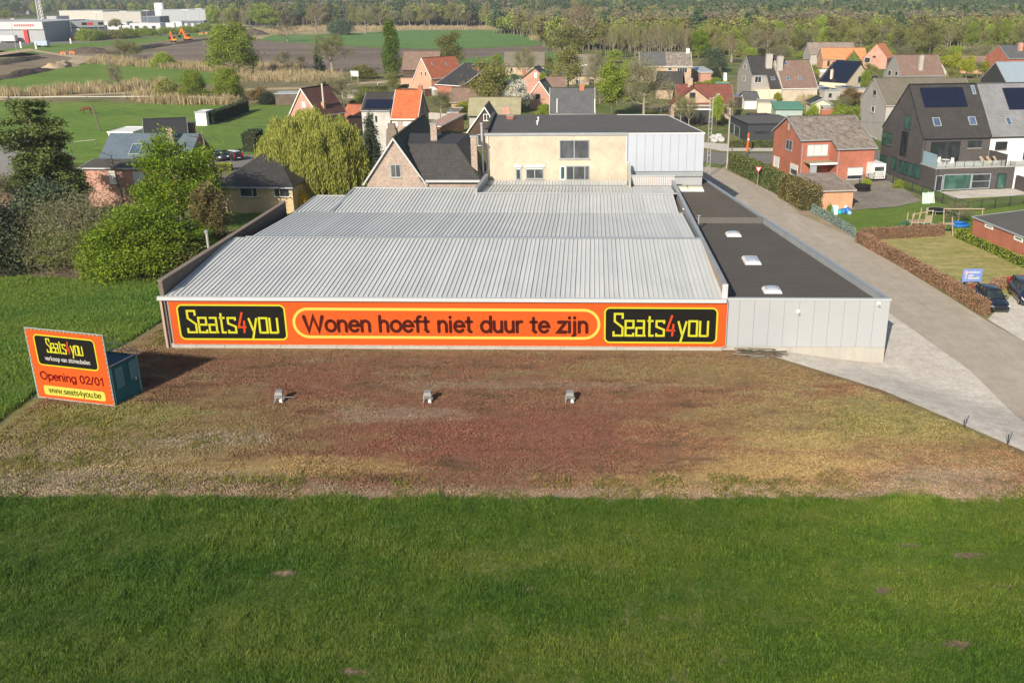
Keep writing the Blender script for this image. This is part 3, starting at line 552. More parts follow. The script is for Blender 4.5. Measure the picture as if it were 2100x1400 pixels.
def dome(px,py,label,w=1.1,l=1.1,z=None,first=[None]):
    z=az-.55 if z is None else z; q=at(px,py,z+.1); g=thing('roof_light',label,'roof light',(q.x,q.y,z),hang,'domed roof lights on the annex roof')
    if first[0] is None:
        c=MB(); c.solid([(-w/2-.12,-l/2-.12,0),(w/2+.12,-l/2-.12,0),(w/2+.12,l/2+.12,0),(-w/2-.12,l/2+.12,0)],[(-w/2,-l/2,.22),(w/2,-l/2,.22),(w/2,l/2,.22),(-w/2,l/2,.22)])
        d=MB(); N=8
        P=lambda i,j:(-w/2*.92+w*.92*i/N,-l/2*.92+l*.92*j/N,.225+.15*(1-(2*i/N-1)**4)*(1-(2*j/N-1)**4))
        for i in range(N):
            for j in range(N): d.face([P(i,j),P(i+1,j),P(i+1,j+1),P(i,j+1)])
        first[0]=(c.mesh('kerb',WHITE),d.mesh('dome',SKYG,True))
    link('kerb',first[0][0],g); link('dome',first[0][1],g); return g
dome(1583,594,'domed roof light nearest the front coping of the annex'); g=dome(1541,533,'largest domed roof light, second from the front on the dark annex roof'); g.scale=(1,1.7,1); dome(1504,480,'domed roof light just in front of the low roof step')
g=thing('roof_light','long cream two-pane roof light on the rear flat roof','roof light',Vector(at(1410,388,az)) - Vector((0,0,.12)),hang)
box('kerb',WHITE,g,-1.75,-.75,0,1.75,.75,.15)
for i in (0,1): MB().solid([(-1.7+i*1.71,-.7,.152),(-.02+i*1.71,-.7,.152),(-.02+i*1.71,.7,.152),(-1.7+i*1.71,.7,.152)],[(-1.6+i*1.71,-.5,.4),(-.1+i*1.71,-.5,.4),(-.1+i*1.71,.5,.4),(-1.6+i*1.71,.5,.4)]).build('pane',plain('cream_acrylic_%s'%'ab'[i],(.66,.62,.44),.3,.05),g)
f=thing('vent_pipe','thin pipe with cowl standing by the right parapet on the annex roof','vent pipe',at(1432,470,az-.5)); MB().tube((0,0,-.1),(0,0,1.25),.06).build('pipe',GALV,f); MB().box(-.16,-.16,1.26,.16,.16,1.32).build('cowl',LEAD,f)
for px,py,l in ((1638,640,'white box camera in the middle of the grey wall panels'),(1803,624,'small round camera high at the right end of the wall panels')):
    q=HF.hit(px,py); f=thing('security_camera',l,'camera',HL+hu*q[0]+hv*(yF-.03)+Vector((0,0,q[1])),hang); box('mount',WHITE,f,-.12,-.1,-.12,.12,0,.12); MB().tube((0,-.08,-.05),(.03,-.3,-.12),.06).build('lens_housing',GREYF,f)
# ---------------------------------------------------------------- cream rear building and metal-clad box
zT=9.67; c0=at(995,273,zT); c1=at(1289,273,zT); c2=at(1443,271,zT); cb=at(1368,236,zT)
ga=math.atan2(c2.y-c0.y,c2.x-c0.x)
CRB=brick('cream_brick',(.50,.435,.335),(.52,.455,.35),(.48,.415,.32),.19,.055)
g=thing('apartment_building','cream brick building with flat grey roof behind the warehouse','building',Vector((c0.x,c0.y,-.9)),ga)
WU=(c1-c0).length; WB=(c2-c0).length; DP=17.5; H=zT+.9
DU=Vector((math.cos(ga),math.sin(ga),0)); DV=Vector((-DU.y,DU.x,0))
MB().box(0,0,0,WU-.02,DP,H-.15).build('wall',CRB,g)
MB().box(-.06,-.06,H-.148,WU-.02,DP+.05,H-.02).build('roof',BITUG,g); MB().box(-.12,-.12,H-.3,WU-.02,-.063,H).build('roof_trim',LEAD,g)
MB().box(-.08,-.05,H-.018,.3,DP,H+.35).build('raised_edge',BITU,g)
CF=Frame(Vector((c0.x,c0.y,-.9)),DU,(0,0,1))
def window(par,frame,a,b_,mat=WHITE,pane=PANE,cols=1,rows=1,proud=.05,bar=.07,sill=True,y0=0.,L=None,blind=0.,local=None,name='window',roofmode=False):
    """a,b_: pixels of the top-left and bottom-right corners on the given frame; local maps (u,v,n) to parent space"""
    if L: u0,v1,u1,v0=L
    else:
        u0,v1=frame.hit(*a); u1,v0=frame.hit(*b_)
    if u0>u1:u0,u1=u1,u0
    if v0>v1:v0,v1=v1,v0
    u1=max(u1,u0+.25); v1=max(v1,v0+.25)
    lc=local or (lambda u,v,n:(u,-n,v))
    def bx(mb,ua,va,ub,vb,na,nb):
        c=[lc(ua,va,na),lc(ub,va,na),lc(ub,va,nb),lc(ua,va,nb)]; d=[lc(ua,vb,na),lc(ub,vb,na),lc(ub,vb,nb),lc(ua,vb,nb)]; 
        mb.solid([Vector(q) for q in c],[Vector(q) for q in d])
    f=MB(); bx(f,u0,v0,u0+bar,v1,y0,proud); bx(f,u1-bar,v0,u1,v1,y0,proud); bx(f,u0+bar,v0,u1-bar,v0+bar,y0,proud); bx(f,u0+bar,v1-bar,u1-bar,v1,y0,proud)
    cs=cols if isinstance(cols,(list,tuple)) else [i/cols for i in range(1,cols)]
    for q in cs: x=u0+(u1-u0)*q; bx(f,x-bar*.45,v0+bar,x+bar*.45,v1-bar,y0,proud*.9)
    for i in range(1,rows): x=v0+(v1-v0)*i/rows; bx(f,u0+bar,x-bar*.35,u1-bar,x+bar*.35,y0,proud*.85)
    o=f.build(name,mat,par); e=MB(); bx(e,u0+bar,v0+bar,u1-bar,v1-bar-blind*(v1-v0),y0,proud*.35); e.build('pane',pane,o)
    if blind: e=MB(); bx(e,u0+bar,v1-bar-blind*(v1-v0)+.01,u1-bar,v1-bar,y0,proud*.8); e.build('shutter',SHUT,o)
    if sill and (v1-v0)>.5: e=MB(); bx(e,u0-.08,v0-.09,u1+.08,v0-.002,y0,proud+.07); e.build('sill',CONC,o)
    return o
window(g,CF,(1147,287),(1209,326),GREYF,PANEL,[.49],1,.06,.1)
window(g,CF,(1148,340),(1160,369),WHITE,PANEG,1,1,.06,.12,False); window(g,CF,(1160.5,340),(1209,369),GREYF,PANEL,[.33,.8],1,.06,.1,False)
window(g,CF,(1057,343),(1069,369),GREYF,PANEL,1,1,.06,.12,False,blind=.1); window(g,CF,(1078,344),(1115,367),GREYF,PANEL,[.5],1,.06,.1,blind=.08)
for a,c in (((1055,340),(1071,343)),((1076,340),(1117,343))):
    u0,v1=CF.hit(*a); u1,v0=CF.hit(*c); box('shutter_box',WHITE,g,u0,-.18,v0,u1,-.003,v1+.1)
def pipe(par,pts,r,mat,name='downpipe',n=6):
    mb=MB()
    for i in range(len(pts)-1): mb.tube(pts[i],pts[i+1],r,n=n)
    return mb.build(name,mat,par)
u,_=CF.hit(1001,300); zr=5.4; pipe(g,[(u,-.1,H-.35),(u,-.1,zr+1.2),(u-.5,-.12,zr+.4)],.06,WHITE); u,_=CF.hit(1285,300); pipe(g,[(u,-.1,H-.35),(u,-.1,zr+1.9),(u+.6,-.12,zr+1.4)],.06,WHITE)
f=thing('flue_pipe','tall silver flue at the left corner of the cream building','flue',Vector((c0.x-.35,c0.y-.3,-.9)),ga); MB().tube((0,0,2),(0,0,H+.9),.13,n=10).build('pipe',GALV,f); MB().lathe((0,0,H+.9),[(.16,0),(.2,.08),(.2,.25),(.1,.3)],10).build('cap',ZINC,f)
for px,py,s in ((1046,244,.45),):
    q=at(px,py,zT); f=thing('chimney','small brick chimney stub on the flat roof left end','chimney',Vector((q.x,q.y,zT-.02)),ga); MB().box(-.4,-.3,0,.4,.3,.4).build('stack',plain('red_stub_brick',(.3,.12,.08),.9),f); MB().box(-.45,-.35,.402,.45,.35,.46).build('cap',CONC,f)
for px,py,l in ((1104,248,'small white roof vent farther from the front edge'),(1102,256,'small white roof vent nearer the front edge')):
    q=at(px,py,zT); f=thing('roof_vent',l,'roof vent',Vector((q.x,q.y,zT-.02))); MB().tube((0,0,0),(0,0,.35),.08).build('pipe',WHITE,f); MB().lathe((0,0,.35),[(.14,0),(.14,.1),(.04,.16)],10).build('cap',WHITE,f)
g=thing('metal_clad_block','tall pale metal-clad block joined to the cream building','building',Vector((c1.x,c1.y,-.9)),ga)
WG=(c2-c1).length; n=9
BLUEW=plain('white_blue_cladding',(.39,.425,.49),.4,.03)
for i in range(n): box('wall_panel',BLUEW,g,i*WG/n+.012,-.03,zr+.9,(i+1)*WG/n-.012,.1,H-.14)
wb=WG+.6; q=at(1368,236,zT)-Vector((c1.x,c1.y,zT)); rx=q.dot(DU); ry=q.dot(DV)
MB().solid([(0,.105,0),(WG-.03,.105,0),(rx,ry,0),(0,DP,0)],[(0,.105,H-.16),(WG-.03,.105,H-.16),(rx,ry,H-.16),(0,DP,H-.16)]).build('wall',PANELG,g)
MB().solid([(0,-.03,H-.155),(WG,-.03,H-.155),(rx+.05,ry+.05,H-.155),(0,DP+.05,H-.155)],[(0,-.03,H-.03),(WG,-.03,H-.03),(rx+.05,ry+.05,H-.03),(0,DP+.05,H-.03)]).build('roof',BITUG,g)
box('roof_trim',WHITE,g,0,-.1,H-.13,WG+.05,-.035,H+.01); wallrun('roof_trim',WHITE,(WG+.03,0,0),(rx+.08,ry,0),H-.13,H+.01,.1,g); wallrun('roof_trim',WHITE,(0,DP+.08,0),(rx+.05,ry+.08,0),H-.13,H+.01,.1,g)
box('base_flashing',LEAD,g,.9,-.12,zr+.3,WG,-.02,zr+.85)
# twin metal lattice post beside it
q=gp(1452,362); f=thing('lattice_mast','thin galvanised lattice pole with floodlight beside the metal-clad block','mast',q)
mb=MB(); Hm=11.3
for x in (-.22,.22): mb.tube((x,0,0),(x,0,Hm),.05)
mb.build('upright',GALV,f); mb=MB()
for k in range(14): z=.5+k*.8; mb.tube((-.22,0,z),(.22,0,z+(.4 if k%2 else 0)),.03)
mb.build('bracing',GALV,f); MB().tube((.2,0,Hm-.2),(.9,-.1,Hm+.4),.04).build('arm',GALV,f); MB().box(.7,-.3,Hm+.35,1.1,.05,Hm+.5).build('lamp_head',GALV,f)
# ---------------------------------------------------------------- houses
INFO=[]
def house(name,label,A,B,eh=None,D=None,far=None,rh=None,apex=None,ridge='x',rp=.5,W=None,wall=None,roof=None,trim=None,ov=.3,oe=.35,wins=(),roofwins=(),chim=(),solar=(),ext=None,hip=(0,0),cat='house',rt=.14,gut=True,verge=True,back=None,base=None,group=None,eh2=None,yaw=None):
    """A,B: pixels + height above ground of the two ends of a level line on the front wall"""
    a=gp(*A); b_=gp(*B); g0=a.z; b_=at(B[0],B[1],g0+B[2]); u=Vector((b_.x-a.x,b_.y-a.y,0))
    if yaw is not None:
        u=Vector((math.cos(R(yaw)),math.sin(R(yaw)),0)); d=ray(B[0],B[1])
        if W is None: W=abs((a.y*d.x-a.x*d.y)/(u.x*d.y-u.y*d.x))
        if far and D is None: v=Vector((-u.y,u.x,0)); d=ray(far[0],far[1]); D=abs((a.y*d.x-a.x*d.y)/(v.x*d.y-v.y*d.x)); far=None
    if W is None: W=u.length
    u.normalize(); v=Vector((-u.y,u.x,0)); rz=math.atan2(u.y,u.x); O=Vector((a.x,a.y,g0))
    if eh is None: eh=A[2]
    if far:                        # far end of the side wall at height far[2]
        p=at(far[0],far[1],g0+far[2]); q=(p-O); q.z=0; D=abs(q.dot(v)) if far[3]=='v' else q.length
    FR={'f':Frame(O,u,(0,0,1)),'l':Frame(O,v,(0,0,1)),'r':Frame(O+u*W,v,(0,0,1))}
    if apex:
        q=FR[apex[0]].hit(apex[1],apex[2]); rh=q[1]
        if ridge=='x' and apex[0] in 'lr' and D: rp=min(.9,max(.1,q[0]/D))
        if ridge=='y' and apex[0]=='f': rp=min(.95,max(.05,q[0]/W))
    if back:
        p=at(back[0],back[1],g0+rh); D=(p-O).dot(v)
    INFO.append((name,label[:28],round(O.x),round(O.y),'W%.1f D%.1f eh%.1f rh%.1f rz%.0f'%(W,D,eh,rh,math.degrees(rz))))
    t=thing(name,label,cat,O,rz,group); wm=wall; z0=-.6
    e2=eh if eh2 is None else eh2
    mb=MB()
    if ridge=='x':
        yr=D*rp; cut=.02
        prof=[(0,z0),(D,z0),(D,e2-cut),(yr,rh-cut),(0,eh-cut)] if rp<1 else [(0,z0),(D,z0),(D,rh-cut),(0,eh-cut)]
        hx0,hx1=hip
        if hx0 or hx1:
            mb.solid([(0,0,z0),(W,0,z0),(W,D,z0),(0,D,z0)],[(0,0,eh-.02),(W,0,eh-.02),(W,D,eh-.02),(0,D,eh-.02)])
        else:
            mb.face([(0,y,z) for y,z in reversed(prof)]); mb.face([(W,y,z) for y,z in prof])
            for i in range(len(prof)):
                p,q=prof[i],prof[(i+1)%len(prof)]; mb.face([(0,p[0],p[1]),(0,q[0],q[1]),(W,q[0],q[1]),(W,p[0],p[1])])
    else:
        xr=W*rp; prof=[(0,z0),(W,z0),(W,e2-.02),(xr,rh-.02),(0,eh-.02)]; yr=0
        mb.face([(x,0,z) for x,z in prof]); mb.face([(x,D,z) for x,z in reversed(prof)])
        for i in range(len(prof)):
            p,q=prof[i],prof[(i+1)%len(prof)]; mb.face([(q[0],0,q[1]),(p[0],0,p[1]),(p[0],D,p[1]),(q[0],D,q[1])])
    if ext:
        fx,fw=ext[0]*W,ext[1]; s=(rh-eh)/(D*rp); e3=eh-fw*s
        mb.solid([(fx,-fw,z0),(W,-fw,z0),(W,-.005,z0),(fx,-.005,z0)],[(fx,-fw,e3-.02),(W,-fw,e3-.02),(W,-.005,eh-.03),(fx,-.005,eh-.03)])
        FR['e']=Frame(O-v*fw,u,(0,0,1))
    mb.build('wall',wm,t)
    trim=trim or GREYF
    # roof
    rf=MB(); up=.006
    if ridge=='x':
        s=(rh-eh)/(yr if rp<1 else D); ze=eh-oe*s+up; R_=rh+up
        x0,x1=-ov,W+ov; xa,xb=(hip[0] if hip[0] else x0),(W-hip[1] if hip[1] else x1)
        top=yr if rp<1 else D+ov
        zt_=R_ if rp<1 else rh+ov*s+up
        th=Vector((0,0,rt))
        def P(x,y,z): return Vector((x,y,z+rt))
        if ext:
            fw_=ext[1]; rf.poly_slab([P(x0,-oe,ze),P(fx-ov,-oe,ze),P(fx-ov,top,zt_),P(x0,top,zt_)],rt); rf.poly_slab([P(fx-ov,-oe-fw_,ze-fw_*s),P(x1,-oe-fw_,ze-fw_*s),P(x1,top,zt_),P(fx-ov,top,zt_)],rt)
        else: rf.poly_slab([P(x0,-oe,ze),P(x1,-oe,ze),P(xb,top,zt_),P(xa,top,zt_)],rt)
        if rp<1:
            s2=(rh-e2)/(D-yr); z2=e2-oe*s2+up; rf.poly_slab([P(x1,D+oe,z2),P(x0,D+oe,z2),P(xa,yr,R_),P(xb,yr,R_)],rt)
            if hip[0]: rf.poly_slab([P(x0,D+oe,z2),P(x0,-oe,ze),P(xa,yr,R_)],rt)
            if hip[1]: rf.poly_slab([P(x1,-oe,ze),P(x1,D+oe,z2),P(xb,yr,R_)],rt)
            MB().bar((xa+.02,yr,R_+rt+.02),(xb-.02,yr,R_+rt+.02),.28,.1).build('ridge_tiles',trim if False else roof,t)
        n=math.hypot(1,s); c_,s_=1/n,s/n
        FR['R']=Frame(O+Vector((0,0,eh+rt)),u,v*c_+Vector((0,0,s_))); LR=lambda a_,b2,n2:(a_,b2*c_-n2*s_,eh+rt*1.02+b2*s_+n2*c_)
        if gut:
            if ext:
                MB().box(x0,-oe-.12,ze-.02,fx-ov-.02,-oe-.01,ze+.1+rt*.3).build('gutter',trim,t); MB().box(fx-ov,-oe-.12-fw_,ze-fw_*s-.02,x1,-oe-.01-fw_,ze-fw_*s+.1+rt*.3).build('gutter',trim,t)
            else: MB().box(x0,-oe-.13,ze-.02,x1,-oe-.01,ze+.1+rt*.3).build('gutter',trim,t)
        if verge and not hip[0] and rp<=1:
            for xx in (x0-.05,x1+.01):
                if (xx>0 and hip[1]): continue
                vb_=MB(); f0=-oe-(ext[1] if ext and xx>0 else 0); zz=ze-(ext[1]*s if ext and xx>0 else 0)
                vb_.solid([(xx,f0,zz-.05),(xx+.06,f0,zz-.05),(xx+.06,top,zt_-.05),(xx,top,zt_-.05)],[(xx,f0,zz+rt+.04),(xx+.06,f0,zz+rt+.04),(xx+.06,top,zt_+rt+.04),(xx,top,zt_+rt+.04)])
                if rp<1: vb_.solid([(xx,top,zt_-.05),(xx+.06,top,zt_-.05),(xx+.06,D+oe,z2-.05),(xx,D+oe,z2-.05)],[(xx,top,zt_+rt+.04),(xx+.06,top,zt_+rt+.04),(xx+.06,D+oe,z2+rt+.04),(xx,D+oe,z2+rt+.04)])
                vb_.build('bargeboard',trim,t)
    else:
        sL=(rh-eh)/xr; sR=(rh-e2)/(W-xr); R_=rh+up; y0,y1=-ov,D+ov
        def P(x,y,z): return Vector((x,y,z+rt))
        zl=eh-oe*sL+up; zr_=e2-oe*sR+up
        rf.poly_slab([P(-oe,y1,zl),P(-oe,y0,zl),P(xr,y0,R_),P(xr,y1,R_)],rt); rf.poly_slab([P(W+oe,y0,zr_),P(W+oe,y1,zr_),P(xr,y1,R_),P(xr,y0,R_)],rt)
        MB().bar((xr,y0+.02,R_+rt+.02),(xr,y1-.02,R_+rt+.02),.28,.1).build('ridge_tiles',roof,t)
        for nm,ss,xo,sg,e_ in (('L',sL,0,1,eh),('Q',sR,W,-1,e2)):
            n=math.hypot(1,ss); c_,s_=1/n,ss/n
            FR[nm]=Frame(O+u*xo+Vector((0,0,e_+rt)),v,u*(c_*sg)+Vector((0,0,s_)))
            FR[nm+'l']=(lambda a_,b2,n2,c_=c_,s_=s_,xo=xo,sg=sg,e_=e_:(xo+sg*(b2*c_-n2*s_),a_,e_+rt*1.02+b2*s_+n2*c_))
        if gut: MB().box(-oe-.13,y0,zl-.02,-oe-.01,y1,zl+.12).build('gutter',trim,t); MB().box(W+oe+.01,y0,zr_-.02,W+oe+.13,y1,zr_+.12).build('gutter',trim,t)
        if verge:
            for yy in (y0-.06,):
                vb_=MB(); vb_.solid([(-oe,yy,zl-.1),(xr,yy,R_-.1),(xr,yy+.06,R_-.1),(-oe,yy+.06,zl-.1)],[(-oe,yy,zl+rt+.06),(xr,yy,R_+rt+.06),(xr,yy+.06,R_+rt+.06),(-oe,yy+.06,zl+rt+.06)])
                vb_.solid([(xr,yy,R_-.1),(W+oe,yy,zr_-.1),(W+oe,yy+.06,zr_-.1),(xr,yy+.06,R_-.1)],[(xr,yy,R_+rt+.06),(W+oe,yy,zr_+rt+.06),(W+oe,yy+.06,zr_+rt+.06),(xr,yy+.06,R_+rt+.06)])
                vb_.build('bargeboard',trim,t)
        LR=None
    rf.build('roof',roof,t)
    loc={'f':lambda a_,b2,n2:(a_,-n2,b2),'l':lambda a_,b2,n2:(-n2,a_,b2),'r':lambda a_,b2,n2:(W+n2,a_,b2),'e':lambda a_,b2,n2:(a_,-(ext[1] if ext else 0)-n2,b2),'R':LR,'L':FR.get('Ll'),'Q':FR.get('Ql')}
    for w_ in wins:
        k=w_[0]; window(t,FR[k],w_[1],w_[2],local=loc[k],**(w_[3] if len(w_)>3 else {}))
    for w_ in roofwins:
        k=w_[0]; window(t,FR[k],w_[1],w_[2],GREYF,PANEB,1,1,.1,.09,False,local=loc[k],name='roof_window',**(w_[3] if len(w_)>3 else {}))
    for s_i in solar:
        k,pa,pb,nc,nr=s_i; u0,v1=FR[k].hit(*pa); u1,v0=FR[k].hit(*pb); lc=loc[k]
        if u0>u1:u0,u1=u1,u0
        for i in range(nc):
            for j in range(nr):
                a0=u0+(u1-u0)*i/nc+.015; a1=u0+(u1-u0)*(i+1)/nc-.015; c0_=v0+(v1-v0)*j/nr+.015; c1_=v0+(v1-v0)*(j+1)/nr-.015
                e=MB(); e.solid([Vector(lc(x,y,.06)) for x,y in ((a0,c0_),(a1,c0_),(a1,c1_),(a0,c1_))],[Vector(lc(x,y,.11)) for x,y in ((a0,c0_),(a1,c0_),(a1,c1_),(a0,c1_))]); e.build('solar_panel',SOLAR,t)
    for c_i in chim:               # (x,y,width,depth,top z) in metres, on the house's own axes
        x,y,w_,d_,z_,mt=c_i; o=MB().box(x-w_/2,y-d_/2,min(eh,z_-2.5)+.2,x+w_/2,y+d_/2,z_).build('chimney',mt,t); MB().box(x-w_/2-.06,y-d_/2-.06,z_+.002,x+w_/2+.06,y+d_/2+.06,z_+.08).build('chimney_cap',CONC,o); MB().tube((x,y,z_+.08),(x,y,z_+.38),.12,.1,8).build('chimney_pot',LEAD,o)
    t['_w']=float(W); t['_d']=float(D); t['rh_']=float(rh or 0)
    return t
def flat(name,label,A,B,h,D=None,far=None,wall=None,roof=None,trim=None,wins=(),cat='building',W=None,rtop=.12,group=None,over=.1,skew=0,yaw=None):
    a=gp(*A); g0=a.z; b_=at(B[0],B[1],g0+B[2]); u=Vector((b_.x-a.x,b_.y-a.y,0)); 
    if yaw is not None:
        u=Vector((math.cos(R(yaw)),math.sin(R(yaw)),0)); d=ray(B[0],B[1])
        if W is None: W=abs((a.y*d.x-a.x*d.y)/(u.x*d.y-u.y*d.x))
        if far and D is None: v=Vector((-u.y,u.x,0)); d=ray(far[0],far[1]); D=abs((a.y*d.x-a.x*d.y)/(v.x*d.y-v.y*d.x)); far=None
    W=W or u.length; u.normalize(); v=Vector((-u.y,u.x,0)); rz=math.atan2(u.y,u.x); O=Vector((a.x,a.y,g0))
    if far: p=at(far[0],far[1],g0+far[2]); D=abs((p-O).dot(v))
    INFO.append((name,label[:28],round(O.x),round(O.y),'W%.1f D%.1f h%.1f rz%.0f'%(W,D,h,math.degrees(rz))))
    t=thing(name,label,cat,O,rz,group); MB().box(0,0,-.6,W,D,h-rtop-.01).build('wall',wall,t); MB().box(-over,-over,h-rtop,W+over,D+over,h-.03).build('roof',roof,t)
    r=MB(); e=over+.03
    for q in ((-e,-e,W+e,-e+.12),(-e,D+e-.12,W+e,D+e),(-e,-e+.121,-e+.12,D+e-.121),(W+e-.12,-e+.121,W+e,D+e-.121)): r.box(q[0],q[1],h-rtop-.1,q[2],q[3],h+.04)
    r.build('roof_trim',trim or GREYF,t)
    FR={'f':Frame(O,u,(0,0,1)),'l':Frame(O,v,(0,0,1)),'r':Frame(O+u*W,v,(0,0,1))}; loc={'f':lambda a_,b2,n2:(a_,-n2,b2),'l':lambda a_,b2,n2:(-n2,a_,b2),'r':lambda a_,b2,n2:(W+n2,a_,b2)}
    for w_ in wins: window(t,FR[w_[0]],w_[1],w_[2],local=loc[w_[0]],**(w_[3] if len(w_)>3 else {}))
    t['_w']=W; t['_d']=D; return t
PANEB=glass('roof_window_glass',(.06,.09,.15),.05)
m,nt,b=base('solar_cells'); b.inputs['Base Color'].default_value=(.012,.016,.035,1); b.inputs['Roughness'].default_value=.22; b.inputs['Specular IOR Level'].default_value=.45; SOLAR=m
m,nt,b=base('blue_solar_cells'); b.inputs['Base Color'].default_value=(.025,.05,.12,1); b.inputs['Roughness'].default_value=.18; SOLB=m
RED1=brick('red_brick_gable',(.36,.095,.05),(.42,.12,.065),(.36,.2,.15)); ORB=brick('orange_brick',(.52,.235,.12),(.60,.30,.16),(.5,.36,.26)); PINKB=brick('pink_brick',(.46,.22,.16),(.53,.27,.2),(.45,.33,.28))
GREYB=brick('grey_brown_brick',(.27,.20,.16),(.44,.34,.28),(.36,.31,.27)); YELB=brick('yellow_brick',(.50,.36,.18),(.58,.44,.24),(.5,.42,.3)); DARKB=brick('dark_clinker',(.055,.050,.052),(.095,.082,.080),(.08,.075,.075)); WHB=brick('pale_painted_brick',(.46,.45,.42),(.54,.52,.49),(.44,.43,.41)); BEIGEB=brick('beige_brick',(.50,.42,.33),(.56,.48,.38),(.5,.44,.36)); WARMB=brick('warm_stock_brick',(.42,.28,.18),(.52,.37,.25),(.42,.36,.3))
PINK=plain('pink_render',(.62,.30,.21),.85,.06,grime=.2); CREAM=plain('cream_render',(.66,.57,.43),.85,.05,grime=.25); GREYR=plain('grey_render',(.40,.375,.35),.9,.08,grime=.4); WHR=plain('white_render',(.74,.74,.71),.8,.03); SLATEW=plain('grey_slate_cladding',(.34,.32,.30),.8,.15,2.5,fine=.2); BRWOOD=slats('brown_boarding',(.08,.05,.035),.14,0,.8); CHAR=plain('charcoal_render',(.045,.05,.058),.7,.08)
TDARK=tiles('dark_roof_tiles',(.045,.043,.042),(.065,.062,.06)); TMOSS=tiles('mossy_dark_tiles',(.05,.048,.04),(.075,.07,.055),.8,moss=(.08,.08,.04)); TBLUE=tiles('blue_grey_tiles',(.12,.16,.20),(.14,.18,.225),.38,.24,.36); TORANGE=tiles('orange_roof_tiles',(.50,.12,.045),(.60,.17,.065),.75); TRED=tiles('red_brown_tiles',(.12,.05,.04),(.17,.08,.06),.7,.3,.36); TWEATH=tiles('weathered_fibre_slates',(.25,.22,.195),(.31,.275,.24),.9,.4,.3,moss=(.11,.085,.065)); TGREYS=tiles('grey_slates',(.10,.105,.11),(.13,.135,.14),.7,.3,.25); TBROWN=tiles('brown_roof_tiles',(.20,.13,.10),(.25,.17,.135),.8); TBROWNG=tiles('grey_brown_tiles',(.17,.15,.125),(.215,.19,.155),.85,moss=(.15,.135,.09)); TCHAR=tiles('charcoal_flat_tiles',(.05,.047,.045),(.062,.058,.056),.6,.3,.3); TLGREY=tiles('light_grey_flat_tiles',(.22,.225,.24),(.25,.255,.27),.5,.3,.3); TMAROON=tiles('maroon_roof_tiles',(.22,.065,.045),(.28,.09,.06),.8,moss=(.12,.06,.045)); TORB=tiles('aged_orange_tiles',(.42,.13,.07),(.5,.17,.09),.8,moss=(.3,.1,.06)); TPALEO=tiles('bright_orange_tiles',(.62,.24,.10),(.70,.29,.13),.75)
RIBD=plain('dark_ribbed_sheet',(.035,.037,.04),.5,.1); GREENM=plain('green_sheet',(.10,.24,.17),.5,.1); BLUEM=plain('blue_sheet',(.16,.2,.36),.4,.12); ASB=tiles('corrugated_asbestos',(.27,.235,.2),(.33,.29,.25),.9,1.1,2.2,moss=(.20,.115,.09))
WS=dict(mat=WHITE,bar=.09); WD=dict(mat=DARKF,bar=.06)

# red brick house by the side road
t=house('brick_house','red brick house with weathered grey roof and stepped front beside the hedge',(1645,287,5.6),(1700,284.5,5.6),yaw=12,W=10.3,far=(1588,266,5.6,'n'),apex=('l',1617,241),wall=RED1,roof=TWEATH,trim=LEAD,ext=(.44,2.2),ov=.25,oe=.3,
 wins=[('l',(1613,285),(1624,310),dict(mat=GREYF,pane=PANEL,cols=2,bar=.08)),('l',(1588,319),(1597,345),dict(mat=WHITE,pane=SHUT,bar=.05,sill=False)),('l',(1622,334),(1635,362),dict(mat=WHITE,pane=PANEL,bar=.08,blind=.45)),
 ('f',(1656,297),(1697,319),dict(mat=GREYF,pane=SHUT,cols=3,bar=.08)),('e',(1738,344),(1768,367),dict(mat=GREYF,pane=PANE,bar=.1,blind=.62)),('l',(1617,252),(1619,268),dict(mat=CONC,pane=CONC,bar=.1,sill=False))],
 chim=[(6.6,7.,1.3,.6,8.9,RED1)])
for (x,zt_,y) in ((.15,5.2,-.08),(4.75,4.3,-2.3)): MB().tube((x,y,0),(x,y,zt_),.06).build('downpipe',ZINC,t)
MB().box(.4,-2.4,2.45,4.5,-.01,2.6).build('porch_roof',plain('tan_flat_roof',(.34,.27,.18),.8,.15),t); MB().box(.35,-2.5,2.35,4.53,-2.41,2.65).build('porch_trim',WHITE,t); MB().box(.5,-2.3,0,1.5,-2.2,2.34).build('porch_glazing',GREYF,t)
# garage
t=house('garage','orange brick garage with patched corrugated roof at the end of the hedge',(1679,430,0),(1747,428,0),eh=2.3,rh=3.0,D=7.5,ridge='x',rp=1.0,eh2=None,wall=ORB,roof=ASB,trim=CONC,ov=.25,oe=.25,cat='garage')
